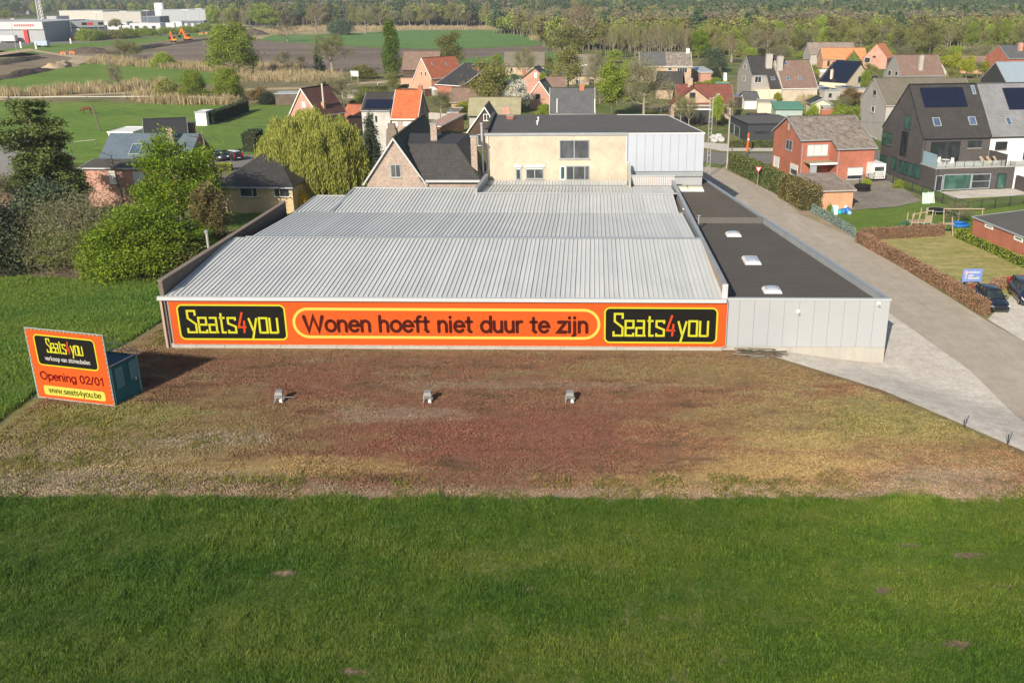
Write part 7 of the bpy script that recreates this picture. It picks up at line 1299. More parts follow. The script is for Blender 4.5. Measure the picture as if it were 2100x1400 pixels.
def car(name,label,F_px,R_px,mat,L=4.3,wagon=False,roofmat=None,loc=None,rz=None,group=None,hgt_=1.45):
    if loc is None:
        f=gp(*F_px); r=gp(*R_px); d=(f-r); rz=math.atan2(d.y,d.x)+math.pi; loc=(f+r)/2; loc.z=f.z
    t=thing(name,label,'car',loc,rz,group); k=hgt_/1.45
    def ring(x,w,zl,zt): return [(x,-w*.96,zl),(x,-w,zl+.15),(x,-w,zl+(zt-zl)*.6),(x,-w*.93,zt-.03),(x,-w*.6,zt),(x,w*.6,zt),(x,w*.93,zt-.03),(x,w,zl+(zt-zl)*.6),(x,w,zl+.15),(x,w*.96,zl)]
    st=[(-.5,.62,.42,.60),(-.492,.74,.3,.66),(-.46,.82,.22,.73),(-.38,.87,.2,.82),(-.2,.89,.19,.93),(0,.9,.19,.95),(.25,.9,.19,.97),(.42,.88,.2,.99),(.475,.84,.26,.95 if not wagon else 1.),(.495,.78,.35,.85),(.5,.7,.42,.7)]
    loftm([ring(x*L,w,a,b_*k if b_>.6 else b_) for x,w,a,b_ in st]).build('body',mat,t,True)
    rb_=.44 if not wagon else .47; re=.30 if not wagon else .42; zt=hgt_; zb=.93*k
    def cab(x,w,z): return [(x,-w,z),(x,w,z)]
    A=[(-.215*L,-.74,zb),(-.215*L,.74,zb),(rb_*L,.74,zb+.03),(rb_*L,-.74,zb+.03)]; B=[(-.04*L,-.58,zt-.03),(-.04*L,.58,zt-.03),(re*L,.57,zt-.05),(re*L,-.57,zt-.05)]
    A=[A[0],A[3],A[2],A[1]]; B=[B[0],B[3],B[2],B[1]]
    MB().solid(A,B).build('windows',CG,t)
    ro=loftm([[(x,-w,z-.05),(x,-w*.8,z),(x,w*.8,z),(x,w,z-.05),(x,w*.9,z-.07),(x,-w*.9,z-.07)] for x,w,z in ((-.065*L,.56,zt-.02),(-.03*L,.6,zt+.01),(.1*L,.61,zt+.03),((re-.04)*L,.6,zt+.01),((re+.01)*L,.55,zt-.03))]).build('roof',roofmat or mat,t,True)
    for s in (-1,1):
        for (p,q) in (((-.215*L,.745*s,zb),(-.05*L,.595*s,zt-.03)),((.09*L,.755*s,zb),(.10*L,.6*s,zt-.03)),((rb_*L,.75*s,zb+.02),(re*L,.59*s,zt-.04)),((.27*L,.755*s,zb),(.25*L,.6*s,zt-.03))): MB().bar(p,q,.06,.05).build('pillar',mat,t)
        MB().box(-.17*L,.82*s,zb+.02,-.13*L,1.0*s,zb+.14).build('mirror',mat,t)
        o=MB().solid([(-.485*L,.42*s,.6),(-.485*L,.78*s,.6),(-.40*L,.86*s,.64),(-.41*L,.5*s,.64)] if s>0 else [(-.485*L,.78*s,.6),(-.485*L,.42*s,.6),(-.41*L,.5*s,.64),(-.40*L,.86*s,.64)],[(-.488*L,.42*s,.70),(-.488*L,.76*s,.71),(-.405*L,.87*s,.80),(-.415*L,.5*s,.80)] if s>0 else [(-.488*L,.76*s,.71),(-.488*L,.42*s,.70),(-.415*L,.5*s,.80),(-.405*L,.87*s,.80)]).build('headlight',HLM,t)
        MB().box(.485*L,.55*s,.72*k,.503*L,.84*s,(.95 if not wagon else 1.2)*k).build('tail_light',TLM,t)
        for x in (-.31*L,.30*L):
            o=MB().tube((x,.70*s,.32),(x,.91*s,.32),.33,n=16).build('wheel',TY,t); MB().tube((x,.905*s,.32),(x,.925*s,.32),.21,n=12).build('rim',RIMM,o)
    MB().box(-.503*L,-.42,.36,-.48*L,.42,.52).build('grille',TY,t); MB().box(.5*L,-.26,.55,.508*L,.26,.66).build('number_plate',NPL,t)
    return t
PB=paint('black_car_paint',(.012,.014,.022)); PN=paint('dark_blue_car_paint',(.012,.022,.05)); PW_=paint('white_car_paint',(.6,.6,.6)); PRD=paint('red_car_paint',(.35,.02,.03))
t=car('parked_car','black hatchback facing the road beside the end of the beech hedge',(2056,650),(2006,604),PB,4.9,hgt_=1.55); MB().lathe((-.6,.1,1.1),[(.05,0),(.05,.1),(.0,.16)],8).build('dashboard_tag',plain('orange_tag',(.8,.1,.03),.5),t)
car('parked_car','dark blue estate car cut by the right edge of the picture',(2125,640),(2078,590),PN,5.0,True,hgt_=1.65)
car('parked_car','dark hatchback behind the bare trunk on the driveway',(468,333),(432,324),PB,4.4)
car('parked_car','dark estate car with white roof on the driveway by the paddock',(458,324),(494,331),PB,4.7,True,PW_,hgt_=1.6)
car('parked_car','red and black car under the sheet-metal canopy',(1451,168),(1444,160),PRD,4.2); car('parked_car','dark car in the shade right of the sheet-metal canopy',(1482,167),(1461,165),PN,4.6)
car('parked_car','dark car between the brown-tiled house and the blue solar roofs',(1690,201),(1668,199),PN,4.4); car('parked_car','dark blue car before the cream house wall',(1678,184),(1668,180),PN,4.2)
# caravan
q=gp(1800,372); t=thing('caravan','white caravan seen from behind with a bicycle rack, next to the red house','caravan',q,.15); loftm([[(-1.05*s_,y,.4),(1.05*s_,y,.4),(1.08*s_,y,1.6),(1.0*s_,y,2.5+h_),(-1.0*s_,y,2.5+h_),(-1.08*s_,y,1.6)] for y,s_,h_ in ((-.1,.9,-.15),(0,1,0),(4.3,1,0),(4.5,.9,-.2))]).build('body',WHITE,t); MB().box(-.7,-.16,1.5,.7,-.101,2.1).build('window',PANEL,t)
rk=MB(); 
for a,c in (((-.6,-.35,.7),(-.6,-.12,1.4)),((.6,-.35,.7),(.6,-.12,1.4)),((-.6,-.35,.7),(.6,-.35,.7)),((-.5,-.3,1.25),(.5,-.3,1.25)),((-.5,-.4,1.0),(.5,-.4,1.0))): rk.tube(a,c,.03)
rk.build('bicycle_rack',DARKF,t)
for s in (-1,1): MB().tube((s*.8,2,.32),(s*1.0,2,.32),.32,n=12).build('wheel',TY,t); MB().box(s*.75-.1,-.13,.55,s*.75+.1,-.101,.7).build('tail_light',TLM,t)
# ---------------------------------------------------------------- street furniture
def pole(px,py,top,label,r=.13,mat=None,lean=0,name='utility_pole',arms=True):
    q=gp(px,py); d=ray(px,top); H=CAMH+d.z*(q.y/d.y)-q.z; t=thing(name,label,'pole',q); MB().tube((0,0,-.3),(lean,0,H),r,r*.7,8).build('shaft',mat or WOOD,t)
    if arms: MB().box(lean-.5,-.05,H-.35,lean+.5,.05,H-.25).build('cross_arm',WOOD,t)
    return q+Vector((lean,0,H-.3))
t1=pole(1491,346,222,'concrete utility pole beside the side road junction',.16,CONC); pole(1499,347,300,'short wooden post at the foot of the utility pole',.14,WOOD,0,'wooden_post',False)
t0=pole(206,269,212,'leaning wooden utility pole behind the blue-grey roof',.17,WOOD,-.8,arms=False); pole(1481,215,150,'thin pole in the gardens left of the blue carport',.09,GREYF,arms=False); t3=pole(19,210,196,'short dark post at the pasture path',.3,WOOD,0,'wooden_post',False)
WM=plain('cable_black',(.03,.03,.03),.6)
def wire(name,a,b_,sag,label,r=.018):
    t=MB(); N=14; P=[a.lerp(b_,i/N)-Vector((0,0,sag*4*(i/N)*(1-i/N))) for i in range(N+1)]
    for i in range(N): t.tube(P[i],P[i+1],r,n=3,caps=False)
    return tag(t.build(name,WM),label,'cable')
wire('overhead_cable',t1,at(2110,252,7),.9,'overhead cable running right from the concrete pole'); wire('overhead_cable',t0,at(660,262,7.),1.2,'overhead cable crossing the paddock from the leaning pole'); wire('overhead_cable',t0+Vector((0,0,.5)),at(745,240,8),1.3,'upper overhead cable from the leaning pole to the pale house'); wire('overhead_cable',t1,at(1455,248,9),.3,'short cable between the pole and the lattice mast')
# orange marker post, give way sign, blue board
q=gp(1532,311); t=thing('marker_post','orange marker post standing by the street hedge','post',q); MB().tube((0,0,0),(.12,0,3.1),.17,.17,8).build('post',plain('signal_orange',(.75,.12,.02),.5),t); MB().tube((.11,-.02,1.9),(.12,-.02,2.2),.18,n=8).build('white_band',WHITE,t)
q=gp(1553,384); t=thing('give_way_sign','white and red triangular give way sign in front of the clipped hedge','road sign',q,.1); MB().tube((0,0,0),(0,0,2.3),.035,n=6).build('post',GALV,t)
def tri(r,y,mat,nm,th=.02,c=2.55):
    p=[(r*math.cos(a),c+r*math.sin(a)) for a in (R(-90),R(30),R(150))]; mb=MB(); mb.face([(x,y,z) for x,z in p]); mb.face([(x,y+th,z) for x,z in reversed(p)])
    for i in range(3): a,b_=p[i],p[(i+1)%3]; mb.face([(b_[0],y,b_[1]),(a[0],y,a[1]),(a[0],y+th,a[1]),(b_[0],y+th,b_[1])])
    mb.build(nm,mat,t)
tri(.56,-.05,plain('sign_red',(.6,.03,.03),.4),'red_border'); tri(.36,-.058,WHITE,'white_face',.006)
q=gp(1970,594); q2=gp(2001,592); u_=(q2-q); wd=1.75; t=thing('sign_board','blue notice board with white lettering on two legs beside the parked cars','sign',q,.05); BLU=plain('sign_blue',(.16,.24,.50),.5)
for x in (0,wd-.1): MB().box(x,0,0,x+.1,.06,1.9).build('leg',BLU,t)
MB().box(-.02,-.04,.75,wd+.02,-.001,1.95).build('panel',BLU,t); MB().tube((.3,-.06,1.6),(.3,-.041,1.6),.17,n=16).build('emblem_disc',plain('emblem_pink',(.7,.35,.40),.5),t); MB().box(.26,-.055,1.0,.34,-.041,1.43).build('emblem_stem',WHT,t)
for (x,z,w,h) in ((.55,1.55,.95,.16),(.5,1.25,.45,.16),(.5,1.0,1.0,.2)):
    k=x
    random.seed(int(x*100+z*10))
    while k<x+w-.05: ww=random.uniform(.06,.11); MB().box(k,-.055,z,k+ww,-.041,z+h*random.choice([.75,1,1])).build('letter_block',WHT,t); k+=ww+.02
# street lamps along the motorway: double heads on tall columns
def lamppost(px,py,top,label,double=True,group='street lamps along the motorway'):
    q=gp(px,py); d=ray(px,top); H=max(7,CAMH+d.z*(q.y/d.y)-q.z); t=thing('street_lamp',label,'street lamp',q,0,group); k=q.y/300
    MB().tube((0,0,0),(0,0,H),.12*max(1,k*.6),.09*max(1,k*.6),6).build('column',GALV,t)
    for s in ((-1,1) if double else (1,)): MB().box(0,-.15,H,s*1.9*max(1,k*.55),.15,H+.22*max(1,k*.5)).build('lamp_head',WHITE,t)
for i,(px,py,top) in enumerate(((206,82,26),(257,58,24),(306,66,22),(384,60,21),(412,58,19),(443,47,18),(472,42,17),(495,40,17),(517,40,16),(586,37,14),(600,38,14),(611,36,13))):
    lamppost(px,py,top,'double-headed motorway lamp, number %s of the line from the left'%('one two three four five six seven eight nine ten eleven twelve'.split()[i]))
lamppost(150,83,40,'single bent street lamp in front of the blue fascia',False); lamppost(34,105,40,'single street lamp at the left edge of the motorway',False)
q=gp(1187,192); t=thing('street_lamp','curved white street lamp rising between the farmhouse and the bright tree','street lamp',q); pp=[(0,0,0),(0,0,6.2),(.25,0,6.9),(.8,0,7.3),(1.6,0,7.4)]; pipe(t,pp,.09,WHITE,'column'); MB().box(1.5,-.15,7.35,2.3,.15,7.5).build('lamp_head',WHITE,t)
# lattice mast of the industrial estate
q=gp(88,58); d=ray(80,8); H=CAMH+d.z*(q.y/d.y); t=thing('lattice_tower','white lattice tower rising behind the white industrial hall','tower',q); 
for x in (-1.6,1.6):
    for y in (-1.6,1.6): MB().tube((x,y,0),(x*.7,y*.7,30),.3,n=4).build('leg',GALV,t)
mb=MB()
for k in range(12):
    z=k*2.5; f0=1-.3*z/30; f1=1-.3*(z+2.5)/30
    for (a,c) in (((-1.6,-1.6),(1.6,-1.6)),((1.6,-1.6),(1.6,1.6)),((1.6,1.6),(-1.6,1.6)),((-1.6,1.6),(-1.6,-1.6))): mb.tube((a[0]*f0,a[1]*f0,z),(c[0]*f1,c[1]*f1,z+2.5),.16,n=3); mb.tube((a[0]*f1,a[1]*f1,z+2.5),(c[0]*f1,c[1]*f1,z+2.5),.14,n=3)
mb.build('bracing',GALV,t)
# motorway works: excavators, mounds, barriers
ORG=plain('machine_orange',(.75,.16,.03),.5); YLW=plain('machine_yellow',(.8,.45,.03),.5)
def digger(px,py,label,rz,sc=1.):
    q=gp(px,py); t=thing('excavator',label,'excavator',q,rz); t.scale=(sc,)*3
    for s in (-1,1): MB().solid([(-2,s*1.2-.3,.0),(2,s*1.2-.3,0),(2,s*1.2+.3,0),(-2,s*1.2+.3,0)],[(-2.3,s*1.2-.3,1),(2.3,s*1.2-.3,1),(2.3,s*1.2+.3,1),(-2.3,s*1.2+.3,1)]).build('track',TY,t)
    MB().box(-2.6,-1.5,1.15,1.2,1.5,2.3).build('engine_house',ORG,t); MB().box(-.2,-1.5,2.305,1.6,-.4,3.8).build('cab',PANE,t); MB().box(-.25,-1.55,3.805,1.65,-.35,3.95).build('cab_roof',ORG,t)
    MB().bar((1.2,.3,1.8),(4.2,.3,6.6),.7,.9).build('boom',ORG,t); MB().bar((4.2,.3,6.6),(7.0,.3,3.2),.5,.6).build('stick',ORG,t); MB().solid([(6.2,-.4,1.6),(7.6,-.4,1.6),(7.6,1.,1.6),(6.2,1.,1.6)],[(6.6,-.4,3.),(7.8,-.4,3.4),(7.8,1.,3.4),(6.6,1.,3.)]).build('bucket',TY,t); MB().box(-2.9,-1.3,1.2,-2.605,1.3,2.1).build('counterweight',YLW,t)
digger(356,87,'orange excavator with yellow rear, left of the two on the works',2.2,.85); digger(386,84,'orange excavator with raised boom, right of the two on the works',2.6,1.0)
random.seed(12)
def mound(px0,py0,px1,py1,w,h,label,mat,cat='earth mound'):
    a=gp(px0,py0); b_=gp(px1,py1); d=(b_-a); L=d.length; rz=math.atan2(d.y,d.x); t=MB(); nx_,ny_=max(8,int(L/4)),7; g_=np.random.default_rng(abs(px0))
    V=[[(L*i/nx_,w*(j/ny_-.5)+g_.normal()*.3,max(-.2,h*math.sin(math.pi*j/ny_)*math.sin(math.pi*min(1,max(0,i/nx_)))**.4*(.65+.5*g_.random())-.1)) for j in range(ny_+1)] for i in range(nx_+1)]
    for i in range(nx_):
        for j in range(ny_): t.face([V[i][j],V[i+1][j],V[i+1][j+1],V[i][j+1]])
    o=t.build('earth_mound',mat,None,True,a,rz); return tag(o,label,cat,'earth mounds of the road works')
mound(160,106,215,110,10,2.8,'dark earth mound left of the building site track',DIRT); mound(225,112,345,92,8,1.8,'long dark earth bank before the excavators',DIRT); mound(350,92,440,80,7,1.2,'low earth bank behind the excavators',DIRT); mound(0,163,100,142,7,1.6,'long dark bank at the left edge of the works',DIRT); mound(95,141,150,135,8,2.4,'light sand heap at the end of the dark bank',SAND); mound(-20,135,85,118,9,1.8,'dark heap by the track at the left edge',DIRT); mound(505,70,540,72,12,4,'small pointed soil heap at the field end',DIRT)
for i,(px,py) in enumerate(((130,113),(148,112),(412,72),(425,71))): t=thing('road_barrier',('left orange barrier closing the service track','right orange barrier closing the service track','left orange barrier behind the excavators','right orange barrier behind the excavators')[i],'barrier',gp(px,py)); MB().box(-1.2,-.15,.5,1.2,.15,1.3).build('board',ORG,t); MB().box(-1.,-.3,0,-.8,.3,.49).build('foot',WHITE,t); MB().box(.8,-.3,0,1.,.3,.49).build('foot',WHITE,t)
t=thing('tipped_signboard','pale blue trailer sign beside the motorway verge','trailer',gp(88,97),-.3); MB().box(-4,-1,.8,4,1,3.2).build('box',plain('pale_blue_sheet',(.35,.42,.55),.5),t); 
for x in (-2.5,2.5): MB().tube((x,-1.1,.5),(x,1.1,.5),.5,n=10).build('wheel',TY,t)
for i,(px,py) in enumerate(((44,99),(75,101),(146,90))): t=thing('bollard',('white bollard left of the pale blue trailer','cream post just left of the pale blue trailer','white and red post by the motorway')[i],'bollard',gp(px,py)); MB().tube((0,0,0),(0,0,2.6),.5,n=8).build('post',WHITE,t); MB().tube((0,0,2.61),(0,0,3.2),.5,.3,8).build('cap',RDS if i==2 else WHITE,t)
# horse grazing: one skinned body
def horse(px,py):
    q=gp(px,py); V=[(0,0,1.25),(-.45,0,1.28),(-.8,0,1.3),(-1.15,0,1.0),(-1.45,0,.62),(-1.62,0,.32),(.45,0,1.3),(.72,0,1.22)]; E_=[(0,1),(1,2),(2,3),(3,4),(4,5),(0,6),(6,7)]; Rr=[.34,.33,.27,.2,.13,.09,.34,.26]
    for s in (-1,1):
        k=len(V); V+=[(-.62,s*.17,.95),(-.66,s*.18,.5),(-.64,s*.18,.05),(.68,s*.18,.95),(.82,s*.18,.52),(.76,s*.18,.05)]; Rr+=[.14,.08,.06,.17,.08,.06]; E_+=[(1,k),(k,k+1),(k+1,k+2),(7,k+3),(k+3,k+4),(k+4,k+5)]
    k=len(V); V+=[(1.02,0,1.1),(1.12,0,.6)]; Rr+=[.06,.07]; E_+=[(7,k),(k,k+1)]
    me=bpy.data.meshes.new('horse'); me.from_pydata(V,E_,[]); o=link('horse',me,None,q,.25); o.modifiers.new('skin','SKIN'); 
    for i,v in enumerate(me.skin_vertices[0].data): v.radius=(Rr[i],Rr[i])
    me.skin_vertices[0].data[0].use_root=True; m=o.modifiers.new('sub','SUBSURF'); m.levels=1; m.render_levels=1
    me.materials.append(plain('chestnut_coat',(.13,.05,.025),.7)); tag(o,'chestnut horse grazing in the green pasture','horse')
    m_=MB(); m_.bar((-1.1,0,1.28),(-.75,0,1.5),.06,.22); m_.build('mane',plain('dark_mane',(.09,.04,.02),.8),o)
    for s in (-1,1): MB().tube((-1.3,s*.08,.98),(-1.27,s*.1,1.16),.04,.01,5).build('ear',MT['chestnut_coat'],o)
horse(179,234)
# fences
def fence(name,label,pts,h,step,post,wires,mat,wmat,rr=.03,group=None,mesh=None):
    P=[gp(*p) for p in pts]; t=thing(name,label,'fence',P[0],0,group); o=P[0]
    for i in range(len(P)-1):
        a,b_=P[i],P[i+1]; L=(b_-a).length; n=max(1,round(L/step))
        for k in range(n+(1 if i==len(P)-2 else 0)): p=a.lerp(b_,k/n)-o; MB().box(p.x-post,p.y-post,p.z-.1,p.x+post,p.y+post,p.z+h).build('post',mat,t)
        for z in wires: MB().bar(a-o+Vector((0,0,h*z)),b_-o+Vector((0,0,h*z)),rr*2,rr*2).build('rail',wmat,t)
        if mesh: MB().slab(a-o+Vector((0,0,.05)),b_-o+Vector((0,0,.05)),b_-o+Vector((0,0,h*.97)),a-o+Vector((0,0,h*.97)),.01).build('mesh_panel',mesh,t)
    return t
wmesh,nt,b=base('wire_mesh'); b.inputs['Base Color'].default_value=(.05,.06,.06,1); b.inputs['Alpha'].default_value=.18
fence('pasture_fence','long white tape fence along the far side of the horse pasture',[(0,210),(180,209),(330,208),(480,211)],1.3,14,.07,(.95,),WOOD,WHITE,.05)
fence('pasture_fence','near white tape fence corner of the horse pasture',[(150,305),(198,300)],1.2,5,.06,(.95,),WOOD,WHITE,.03)
fence('wire_fence','dark mesh fence round the lawns of the modern house',[(1762,380),(1812,368),(1850,385),(1890,402),(1932,418),(1983,436)],1.35,2.6,.045,(.98,),DARKF,DARKF,.02,mesh=wmesh)
fence('wire_fence','dark mesh fence along the back lawn running right',[(1983,436),(2040,428),(2100,420)],1.35,3,.045,(.98,),DARKF,DARKF,.02,mesh=wmesh)
fence('garden_fence','brown panel fence below the pink house',[(824,196),(872,198),(905,195)],1.9,3.6,.08,(.98,),plain('brown_panel_fence',(.13,.075,.055),.9),WOOD,.05,mesh=MT['brown_panel_fence'])
fence('wire_fence','grey mesh enclosure left of the pink annex',[(775,186),(822,187)],2.2,3.5,.06,(.98,.5),GALV,GALV,.04,mesh=wmesh)
fence('garden_fence','concrete panel fence behind the twiggy tree',[(878,245),(930,249)],1.6,3,.09,(.97,),WOOD,WOOD,.04,mesh=CONC)
fence('paddock_fence','thin wire fence crossing the paddock',[(430,262),(520,262),(600,263)],1.1,4,.04,(.95,),WOOD,DARKF,.012)
fence('gate','low wooden field gate behind the parked cars on the driveway',[(418,330),(456,329)],1.3,2.6,.06,(.95,.65,.35),plain('pale_gate_wood',(.4,.38,.28),.8),MT['pale_gate_wood'],.04)
t=fence('ivy_screen_fence','leaf-screened wire fence along the play garden',[(1664,437),(1700,455),(1753,488)],1.1,2.4,.05,(.98,),GREENM,GREENM,.02)
P0=[gp(1664,437),gp(1700,455),gp(1753,488)]; LP=[]
for i in range(2):
    a,b_=P0[i]-P0[0],P0[i+1]-P0[0]; m=int((b_-a).length*260); u=g.random((m,1)); q=np.array(a)+u*(np.array(b_)-np.array(a)); q[:,2]+=g.random(m)*1.15; LP.append(q+g.normal(size=q.shape)*.05)
link('screen_leaves',leaves('screen_leaves',np.vstack(LP),.08,leafm('artificial_screen_leaves',(.10,.14,.12),(.26,.32,.30),.1),.6,0,g),t)
MB().box(-.1,-.1,0,.12,.12,1.9).build('green_post',GREENM,t,loc=gp(1704,457)-P0[0])
# ---------------------------------------------------------------- play garden
q=gp(1886,478); t=thing('climbing_frame','wooden climbing tower with a dark green slide on the play lawn','climbing frame',q,.1); PWd=plain('play_timber',(.36,.29,.20),.85,.15,2.)
for x in (-1.1,-.35,.4,1.15):
    for y in (0,1.3): MB().tube((x,y,0),(x+.1,y,2.6 if x>0 else 2.1),.06).build('post',PWd,t)
MB().box(-1.15,-.05,1.15,1.2,1.35,1.25).build('platform',PWd,t)
for k in range(6): MB().box(.42+k*.12,-.08,1.26,.5+k*.12,-.04,2.0).build('board',PWd,t)
MB().bar((-1.2,0,2.1),(1.3,0,2.55),.08,.08).build('top_rail',PWd,t); MB().slab((-3.2,.3,.15),(-3.2,.9,.15),(-1.2,.9,1.25),(-1.2,.3,1.25),.06).build('slide',plain('slide_green',(.03,.12,.08),.4),t)
q=gp(1940,482); t=thing('swing_set','timber swing beam on splayed posts beside the climbing tower','swing',q,-.1)
for x in (-.4,.6,3.7): MB().tube((x,-.4,0),(x-.15,.1,2.9 if x!=.6 else 2.),.06).build('post',PWd,t)
MB().tube((-.5,.1,2.9),(3.8,.3,2.95),.07).build('beam',PWd,t); MB().slab((-1.3,-.2,.2),(-1.0,-.5,.2),(.0,0,1.3),(-.3,.3,1.3),.06).build('slide',plain('slide_yellow',(.5,.35,.06),.5),t); MB().box(-.5,-.3,1.25,.7,.5,1.33).build('platform',PWd,t)
q=gp(1922,438); t=thing('trampoline','round trampoline with dark mat behind the climbing tower','trampoline',q); MB().lathe((0,0,.45),[(1.35,0),(1.42,.04),(1.35,.08),(1.2,.06)],24).build('rim',GALV,t); MB().lathe((0,0,.5),[(1.21,.02),(0,.02)],24).build('mat',TY,t)
for k in range(6): a=k*R(60); MB().tube((1.3*math.cos(a),1.3*math.sin(a),0),(1.3*math.cos(a),1.3*math.sin(a),.46),.03).build('leg',GALV,t)
q=gp(1966,463); t=tag(MB().lathe((0,0,0),[(1.0,0),(1.18,.12),(1.15,.3),(1.0,.36),(.88,.28),(.86,.1),(0,.08)],24).build('paddling_pool',plain('pool_blue',(.02,.13,.42),.35,.15),None,True,q),'round blue inflatable paddling pool in the play garden','paddling pool')
for (px,py,l) in ((1896,417,'left green and white folded lounger'),(1907,416,'right green and white folded lounger')):
    q=gp(px,py); t=thing('garden_lounger',l+' standing by the dark mesh fence','garden lounger',q,.2); MB().solid([(-.35,-.3,0),(.35,-.3,0),(.35,.1,0),(-.35,.1,0)],[(-.3,.1,1.35),(.3,.1,1.35),(.3,.35,1.3),(-.3,.35,1.3)]).build('cushion',plain('pale_green_cloth',(.35,.48,.42),.8) if 'pale_green_cloth' not in MT else MT['pale_green_cloth'],t); MB().bar((-.42,-.35,0),(-.36,.1,1.4),.07,.07).build('frame',WHITE,t); MB().bar((.42,-.35,0),(.36,.1,1.4),.07,.07).build('frame',WHITE,t); MB().box(-.05,-.36,.05,.05,.0,1.2).build('centre_strip',WHITE,t)
for i,(px,py,c,l) in enumerate(((1896,464,(.1,.5,.45),'small turquoise toy tub by the climbing tower'),(1913,465,(.2,.4,.65),'small light blue toy tub by the climbing tower'))): tag(MB().lathe((0,0,0),[(.25,0),(.32,.3),(.28,.3),(.22,.04),(0,.04)],12).build('toy_tub',plain('tub_%s'%'ab'[i],c,.4),None,False,gp(px,py)),l,'toy tub')
# sacks and rubbish beside the garage, tyre stack
BAGS=[plain('sack_'+n,c,.45,.15) for n,c in (('white',(.65,.65,.63)),('blue',(.03,.16,.45)),('teal',(.04,.35,.38)),('pale_blue',(.25,.45,.65)))]
def sack(px,py,m,r,h,label):
    q=gp(px,py); random.seed(px*7); N=9; pr=[(.55*r,0),(.95*r,.15*h),(r,.4*h),(.8*r,.75*h),(.3*r,.97*h),(0,h)]; o=MB().lathe((0,0,0),pr,N); o.v=[(x*random.uniform(.85,1.15),y*random.uniform(.85,1.15),z*random.uniform(.9,1.1)) for x,y,z in o.v]; tag(o.build('rubbish_sack',BAGS[m],None,True,q),label,'sack','sacks heaped by the garage')
sack(1721,439,2,.38,.6,'teal sack left of the blue ones'); sack(1729,438,1,.4,.65,'blue sack in the middle of the heap'); sack(1737,437,1,.42,.75,'large blue sack at the right of the heap'); sack(1742,440,3,.3,.5,'pale blue sack in front at the right'); sack(1735,430,0,.35,.55,'white sack behind the blue ones'); sack(1716,431,0,.3,.5,'white sack by the garage wall')
t=thing('white_crate','large white crate-like slab leaning by the sacks','crate',gp(1708,440)); MB().solid([(-.55,-.1,0),(.55,-.1,0),(.55,.25,0),(-.55,.25,0)],[(-.5,.2,1.1),(.5,.2,1.05),(.5,.45,1.05),(-.5,.45,1.1)]).build('panel',WHITE,t)
t=thing('white_tub','small white tub at the left corner of the orange garage','tub',gp(1677,428)); MB().solid([(-.35,-.3,0),(.35,-.3,0),(.35,.3,0),(-.35,.3,0)],[(-.45,-.35,.6),(.45,-.35,.6),(.45,.35,.6),(-.45,.35,.6)]).build('basin',WHITE,t)
q=gp(1768,391)
for i in range(2): tag(MB().lathe((0,0,i*.42),[(.55,.02),(.98,0),(1.08,.12),(1.08,.28),(.98,.4),(.55,.38),(.5,.2),(.55,.02)],20).build('tyre',TY,None,True,q),('large tyre lying on the yard, lower of two','large tyre on top of the other by the red house')[i],'tyre')
# terrace furniture of the modern house
tb=fO-dv*1.9; 
t=thing('terrace_table','round table with pale chairs on the glass-edged terrace','table',tb+du*2.6+Vector((0,0,3.12))); MB().lathe((0,0,0),[(.3,0),(.05,.05),(.05,.7),(.6,.7),(.6,.74),(0,.74)],14).build('table',WHITE,t)
for k in range(4): a=k*1.57+.4; x,y=math.cos(a)*1.0,math.sin(a)*1.0; c=thing('terrace_chair','pale chair at the terrace table, '+('right side','far side','left side','near side')[k],'chair',t.location+Vector((x,y,0)),a,'chairs round the terrace table'); MB().box(-.25,-.25,.4,.25,.25,.46).build('seat',WHITE,c); MB().box(.2,-.25,.461,.26,.25,.9).build('backrest',WHITE,c); MB().box(-.2,-.2,0,.2,.2,.399).build('base',GALV,c)
t=thing('parasol','closed dark parasol on the glass-edged terrace','parasol',tb+du*4.2+Vector((0,0,3.12))); MB().tube((0,0,0),(0,0,2.6),.03).build('pole',DARKF,t); MB().lathe((0,0,1.0),[(.12,0),(.2,.5),(.1,1.4),(0,1.5)],8).build('canopy',plain('charcoal_cloth',(.03,.03,.035),.8),t)
for i in range(3):
    c=thing('sun_lounger',('left tan sun lounger','middle tan sun lounger','right tan sun lounger')[i]+' on the glass-edged terrace','sun lounger',tb+du*(8.3+i*1.0)-dv*.6+Vector((0,0,3.12)),frz+.5,'sun loungers on the terrace'); TAN=MT.get('tan_cloth') or plain('tan_cloth',(.42,.32,.22),.8); MB().box(-.3,-.8,.3,.3,.3,.38).build('seat',TAN,c); MB().slab((-.3,.31,.34),(.3,.31,.34),(.3,.95,1.0),(-.3,.95,1.0),.07).build('backrest',TAN,c); MB().box(-.28,-.7,0,.28,.25,.299).build('base',WOOD,c)
# patio furniture by the yellow bungalow
q=gp(507,428); t=thing('garden_table','round wooden garden table on the bungalow patio','table',q); MB().lathe((0,0,0),[(.35,0),(.06,.08),(.06,.7),(.85,.72),(.85,.77),(0,.77)],16).build('table',PWd,t)
for i,(px,py,m,l) in enumerate(((530,424,PWd,'cushioned garden chair right of the round table'),(547,427,PWd,'wooden garden armchair farthest right on the patio'),(478,428,GREENM,'dark green garden chair left of the round table'),(497,418,WHITE,'white garden chair behind the round table'))): c=thing('garden_chair',l,'chair',gp(px,py),random.uniform(0,6)); MB().box(-.3,-.3,.35,.3,.3,.45).build('seat',m,c); MB().box(-.3,.25,.451,.3,.32,1.0).build('backrest',m,c); MB().box(-.28,-.28,0,.28,.28,.349).build('base',PWd,c)
t=thing('barbecue','silver covered barbecue against the yellow bungalow wall','barbecue',gp(550,418)); MB().box(-.4,-.25,0,.4,.25,.8).build('cabinet',DARKF,t); MB().lathe((0,0,.801),[(.42,0),(.4,.2),(.2,.35),(0,.38)],10).build('lid',CHROME,t)
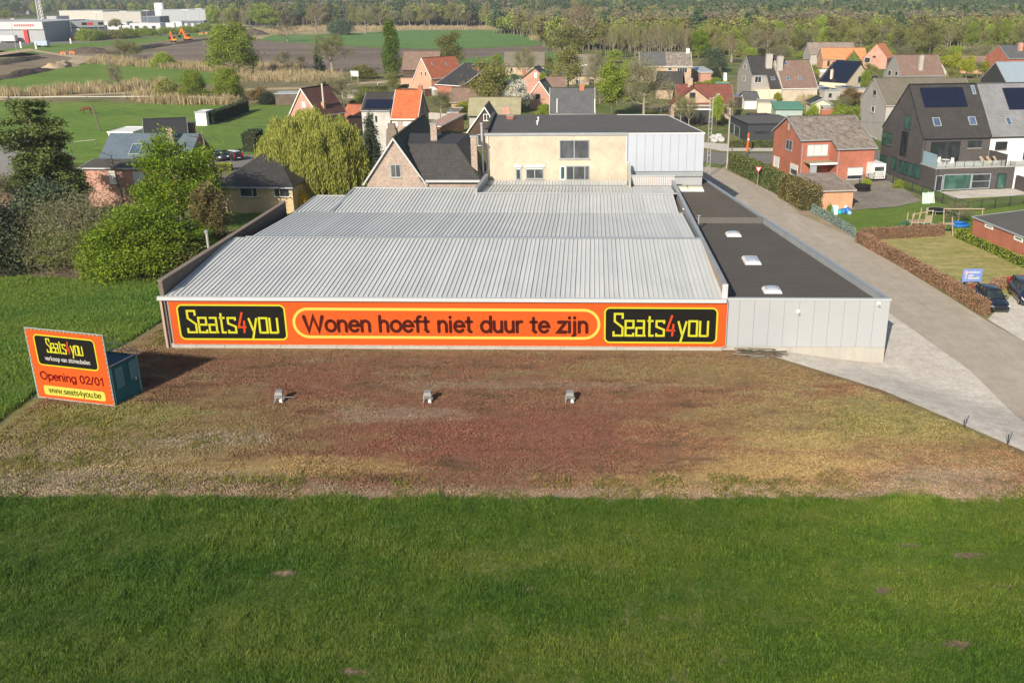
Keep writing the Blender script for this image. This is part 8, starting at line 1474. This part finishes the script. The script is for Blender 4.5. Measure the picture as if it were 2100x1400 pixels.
# small white things in the gardens
for i,(px,py,l,w,h) in enumerate(((888,196,'white dome tent top behind the orange-roofed house',3,2.2),(632,228,'white water tank in front of the stable',1.6,1.2),(730,200,'white sheeted heap behind the bare orchard tree',4,2.),(1694,158,'white sheet roofed carport behind the twin house',10,2.4))):
    t=thing('garden_shelter',l,'shelter',gp(px,py)); MB().box(-w/2,-w/3,0,w/2,w/3,h*.7).build('sides',GREYR if i!=1 else WHITE,t); MB().solid([(-w/2-.1,-w/3-.1,h*.7+.005),(w/2+.1,-w/3-.1,h*.7+.005),(w/2+.1,w/3+.1,h*.7+.005),(-w/2-.1,w/3+.1,h*.7+.005)],[(-w*.15,-w*.1,h),(w*.15,-w*.1,h),(w*.15,w*.1,h),(-w*.15,w*.1,h)]).build('cover',WHITE,t)
q=gp(728,168); t=thing('notice_board','white notice board beside the lane left of the poplar','sign',q); MB().box(-1.2,0,1.6,1.2,.1,3.2).build('panel',WHITE,t); MB().box(-1.,.02,0,-.9,.08,1.59).build('leg',GALV,t); MB().box(.9,.02,0,1.,.08,1.59).build('leg',GALV,t)
q=gp(1480,186); t=thing('water_tank','green tank among the vegetable gardens','tank',q); MB().box(-2,-1.2,0,2,1.2,2.4).build('tank',GREENM,t)
t=thing('plastic_slide','white and yellow toy slide in the gardens below the wood','toy slide',gp(1487,168)); MB().slab((-.5,-.5,0),(.5,-.5,0),(.5,1,2.6),(-.5,1,2.6),.15).build('chute',WHITE,t); MB().box(-.5,-.9,0,.5,-.51,.5).build('foot',YLW,t)
# grey paving and boulders left of the black bungalow
for i,(px,py) in enumerate(((1462,285),(1468,288),(1474,283),(1480,290),(1465,292))): o=MB().lathe((0,0,0),[(.6,0),(.75,.3),(.5,.7),(0,.85)],7); random.seed(i); o.v=[(x*random.uniform(.7,1.2),y*random.uniform(.7,1.2),z*random.uniform(.8,1.1)) for x,y,z in o.v]; tag(o.build('boulder',plain('pale_boulder',(.45,.45,.44),.9) if 'pale_boulder' not in MT else MT['pale_boulder'],None,False,gp(px,py)),'pale boulder in the front garden left of the black bungalow','boulder','boulders by the black bungalow')
# stump on the cleared strip
t=tag(MB().lathe((0,0,0),[(.5,0),(.34,.2),(.3,.45),(0,.47)],9).build('tree_stump',PALEBARK,None,False,gp(68,550)),'cut tree stump on the cleared strip under the pine','stump')
# ---------------------------------------------------------------- haze
hm=bpy.data.materials.new('haze_air'); hm.use_nodes=True; nt=hm.node_tree; nt.nodes.remove(nt.nodes['Principled BSDF']); v=nt.nodes.new('ShaderNodeVolumePrincipled'); v.inputs['Color'].default_value=(.80,.88,1,1); v.inputs['Density'].default_value=.00017; v.inputs['Anisotropy'].default_value=.2; nt.links.new(v.outputs[0],nt.nodes['Material Output'].inputs['Volume'])
o=MB().box(-4050,-560,-2.0,4050,9060,34).build('haze',hm); o['kind']='stuff'
